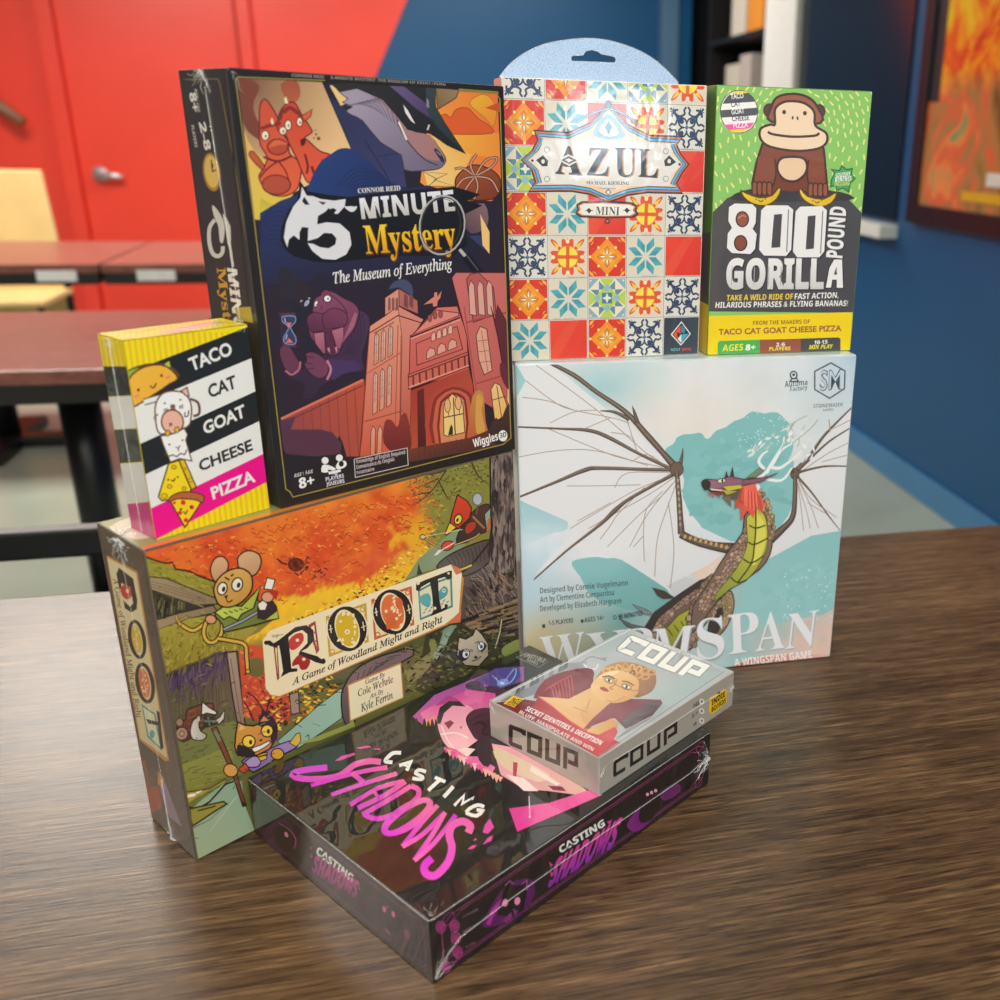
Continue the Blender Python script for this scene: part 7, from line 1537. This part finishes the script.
def make_coup():
    b = Carton('small grey box with a woman in red, lying on the black box', -.134784, .635498, TZ + .046745, -.6705, .110315, .154056, .030677,
               '#b9b7b0', (1.0, 1.6, .1, 20, .05), bev=.0011)
    M = print_mat('printed card under film, grey box', 1.0, 1.65, .07, 20, .05)
    p = Panel('top_panel', b, 'top', [(488, 700.5), (599, 757.5), (734, 671.4), (629.5, 628.3)], '#b3b5b5', M)
    p.z(480, 610, .27)
    p.poly([(60, 335), (550, 85), (900, 225), (440, 540)], '#b9bcbd', '#a2adae', ((250, 330), (800, 230)))
    p.poly([(700, 250), (900, 225), (640, 410), (500, 480), (560, 400)], '#a5b3b3')
    p.poly([(70, 340), (180, 275), (320, 200), (400, 190), (380, 240), (250, 300), (150, 330)], '#7d7f86', '#9a9ca2', ((100, 330), (380, 200)))
    for k in range(12): p.poly([(110 + k * 18, 322 - k * 9), (118 + k * 18, 300 - k * 11), (130 + k * 18, 296 - k * 10), (128 + k * 18, 314 - k * 9)], random.choice(['#5f626a', '#a8aab0', '#6d7078', '#8a8c92'])); p.k -= 1
    p.k += 1
    p.line([(380, 195), (410, 175), (440, 180), (470, 190)], 5, '#8a9094', sm=3); p.line([(385, 200), (400, 215), (430, 220), (440, 200)], 6, '#d4d8da', sm=3); p.poly([(440, 180), (475, 176), (465, 190)], '#8a9094')
    p.poly([(55, 345), (150, 330), (290, 350), (420, 440), (520, 490), (440, 545), (250, 440)], '#6d1f28', '#b8323c', ((120, 350), (440, 520)))
    # gown, shoulders, neck
    p.poly([(200, 320), (240, 260), (310, 230), (400, 215), (425, 235), (420, 290), (470, 330), (230, 330)], '#8a2a30', '#70242c', ((240, 310), (410, 230)), sm=2)
    for k in range(7): p.line([(240 + k * 14, 300 - k * 8), (262 + k * 13, 285 - k * 6), (275 + k * 12, 325)], 4, '#c04a4c', sm=3)
    p.poly([(215, 322), (330, 330), (420, 285), (480, 330), (460, 380), (390, 445), (330, 410), (260, 350)], '#e9c088', '#dba765', ((260, 320), (400, 430)), sm=0)
    p.poly([(395, 350), (420, 285), (450, 300), (500, 345), (470, 390), (400, 430), (370, 380)], '#e6b878', '#d09a58', ((420, 290), (430, 420)), sm=2)
    p.line([(345, 360), (400, 380)], 3, '#b98448'); p.line([(410, 330), (395, 370)], 4, '#c08f54')
    p.poly([(380, 445), (420, 400), (500, 330), (600, 330), (670, 332), (678, 345), (640, 390), (540, 440), (500, 400), (440, 420)], '#8a2c3a', '#6a2430', ((420, 430), (650, 340)), sm=0)
    p.poly([(560, 380), (650, 335), (676, 345), (640, 388), (540, 440), (520, 420)], '#5c4a4e', '#4a3a40', ((540, 430), (660, 345))); p.poly([(395, 445), (490, 400), (512, 420), (510, 440), (440, 465), (400, 460)], '#e2b26c', '#c98f4e', ((400, 440), (500, 420)), sm=0)
    p.poly([(215, 322), (260, 352), (330, 412), (392, 450), (440, 462), (500, 432), (512, 450), (490, 490), (440, 540), (380, 500), (250, 430), (190, 370)], '#a82c34', '#c93a44', ((220, 340), (460, 500))); p.line([(218, 325), (270, 360), (330, 410), (390, 448)], 5, '#d9444c')
    p.poly([(500, 480), (560, 430), (650, 390), (620, 410), (520, 470)], '#8c8a8a')
    # head: hair, face, features
    p.poly([(410, 290), (440, 240), (470, 210), (520, 195), (580, 200), (640, 225), (655, 260), (640, 300), (600, 320), (570, 320), (480, 270)], '#b9803c', '#8a5a28', ((480, 210), (600, 310)), sm=3)
    for k in range(15):
        x, y = 470 + (k % 8) * 24, 212 + (k // 8) * 22 + abs(k % 8 - 3) * 5
        p.ring(x, y, 17, 12, 10, 6, random.choice(['#d9a858', '#c99044', '#7a4c22']), k * 25, 10)
    p.poly([(412, 290), (425, 262), (460, 235), (510, 225), (560, 238), (590, 265), (585, 300), (560, 330), (510, 345), (470, 340), (430, 320)], '#e9bf84', '#d8a05c', ((440, 250), (540, 340)), sm=3)
    p.poly([(575, 290), (590, 285), (585, 312), (568, 318)], '#d99c58', sm=2)
    p.poly([(440, 250), (480, 232), (520, 225), (500, 240), (460, 255)], '#f2d0a0', sm=2)
    for x, y in ((480, 262), (545, 285)): p.ell(x, y, 15, 7, '#f3e6d4', 20, ln='#6a4a30', lw=2.5); p.ell(x, y, 5, 6, '#4a3a30')
    p.line([(455, 250), (480, 246), (502, 256)], 5, '#7a5028', sm=3); p.line([(528, 265), (552, 268), (572, 282)], 5, '#7a5028', sm=3)
    p.line([(508, 258), (500, 280), (482, 290), (495, 296)], 4, '#b07a44', sm=3); p.poly([(445, 288), (462, 286), (480, 300), (470, 304), (452, 298)], '#b05248', sm=2); p.line([(447, 290), (478, 301)], 2, '#6a2c28')
    p.line([(495, 272), (530, 290), (575, 300), (590, 296)], 2, '#6d5a48', sm=3); p.ring(480, 262, 21, 13, 19, 11, '#8a6a4a', 18); p.ring(545, 285, 21, 13, 19, 11, '#8a6a4a', 18); p.line([(540, 320), (500, 340), (470, 335)], 4, '#c08f54', sm=3)
    # writing
    p.poly([(85, 348), (122, 318), (162, 332), (126, 362)], '#f0c81c'); p.text('INDIE', (105, 342), (145, 352), (122, 326), '#3a2a12', 'bold', .01); p.text('BOARDS', (93, 350), (132, 360), (105, 340), '#3a2a12', 'bold', .01)
    p.text('SECRET IDENTITIES & DECEPTION', (165, 372), (445, 500), (178, 358), '#f1eeea', 'bold', 0); p.text('BLUFF, MANIPULATE AND WIN', (141, 384), (416, 522), (150, 373), '#e8d9d4', 'bold', 0)
    CO = [[[(1, .72), (1, .88), (.16, .88), (.12, .84), (.12, .16), (.16, .12), (.9, .12)]], [[(.12, .5), (.12, .12), (.88, .12), (.88, .88), (.12, .88), (.12, .5)]], [[(.12, 1), (.12, .12), (.88, .12), (.88, 1)]], [[(.12, 0), (.12, .88), (.88, .88), (.88, .38), (.3, .38)]]]
    def coup(P, bl, br, tl, col, w=.22, bg=None):
        for k in range(4):
            f0, f1 = k * .26, k * .26 + .21
            L = lambda f: (bl[0] + (br[0] - bl[0]) * f, bl[1] + (br[1] - bl[1]) * f)
            a_, b_ = L(f0), L(f1); t = (a_[0] + tl[0] - bl[0], a_[1] + tl[1] - bl[1])
            if bg: P.glyph(CO[k], a_, b_, t, w + .12, bg)
            P.glyph(CO[k], a_, b_, t, w, col)
    coup(p, (508, 150), (800, 262), (562, 96), '#f1efe6', .26, '#8f9694')
    p.text('FOR THE WHOLE GAME NIGHT', (618, 112), (820, 192), (628, 104), '#d2d8d8', 'bold', .01)
    p.line([(45, 338), (560, 75)], 2.5, '#e4e6e6'); p.line([(440, 540), (905, 228)], 3, '#8c8f8f'); p.line([(42, 342), (440, 545)], 3, '#e2e2de')
    p.done()
    q = Panel('side_panel', b, 'front', [(490.3, 736), (599.7, 796.3), (599, 757.5), (488, 700.5)], '#b5b2aa', M)
    q.z(480, 610, .27); coup(q, (105, 500), (365, 606), (105, 418), '#201e1e', .2); q.poly([(125, 486), (150, 475), (152, 500)], '#b5b2aa'); q.done()
    s = Panel('side_panel', b, 'right', [(599.7, 796.3), (732.3, 705.7), (734, 671.4), (599, 757.5)], '#a9a498', M)
    s.z(480, 610, .27); coup(s, (495, 622), (735, 470), (495, 560), '#1d1b1b', .22)
    s.poly([(850, 325), (905, 290), (915, 300), (912, 345), (858, 388), (848, 375)], '#f0c414'); s.text('INDIE', (858, 355), (908, 320), (857, 335), '#2a2012', 'bold', .02); s.text('BOARDS', (858, 380), (910, 343), (858, 362), '#2a2012', 'bold', .02); s.poly([(875, 308), (890, 300), (888, 312)], '#2a2012')
    for x, y in ((822, 338), (822, 374), (822, 410)): s.ell(x, y, 9, 11, '#e8e6e0', -20); s.ell(x, y, 4, 6, '#7a7874', -20)
    s.text('AGE', (790, 363), (812, 349), (790, 350), '#33302e', 'bold', .02); s.text('2-6', (785, 400), (808, 386), (785, 388), '#33302e', 'bold', .02); s.text('15', (790, 434), (803, 424), (790, 422), '#33302e', 'bold', .02)
    s.done()
    w, d, h = b.dims; e = .0006
    wrap(b, [([(w + e, .012, .022), (w + e, .05, .020), (w + e, .11, .0205), (w + e, d - .002, .019)], .0003)],
         [((w + e, d - .001, .018), (0, -1, 0), (0, 0, 1), 8, .012, .0004), ((w + e, d - .001, .018), (0, -1, 0), (0, 0, -1), 8, .012, .0004), ((.001, -e, h - .002), (1, 0, 0), (0, 0, -1), 8, .012, .0003), ((w + e, .001, .015), (0, 1, 0), (0, 0, 1), 7, .012, .0003)], 23)
make_shadows()
make_coup()
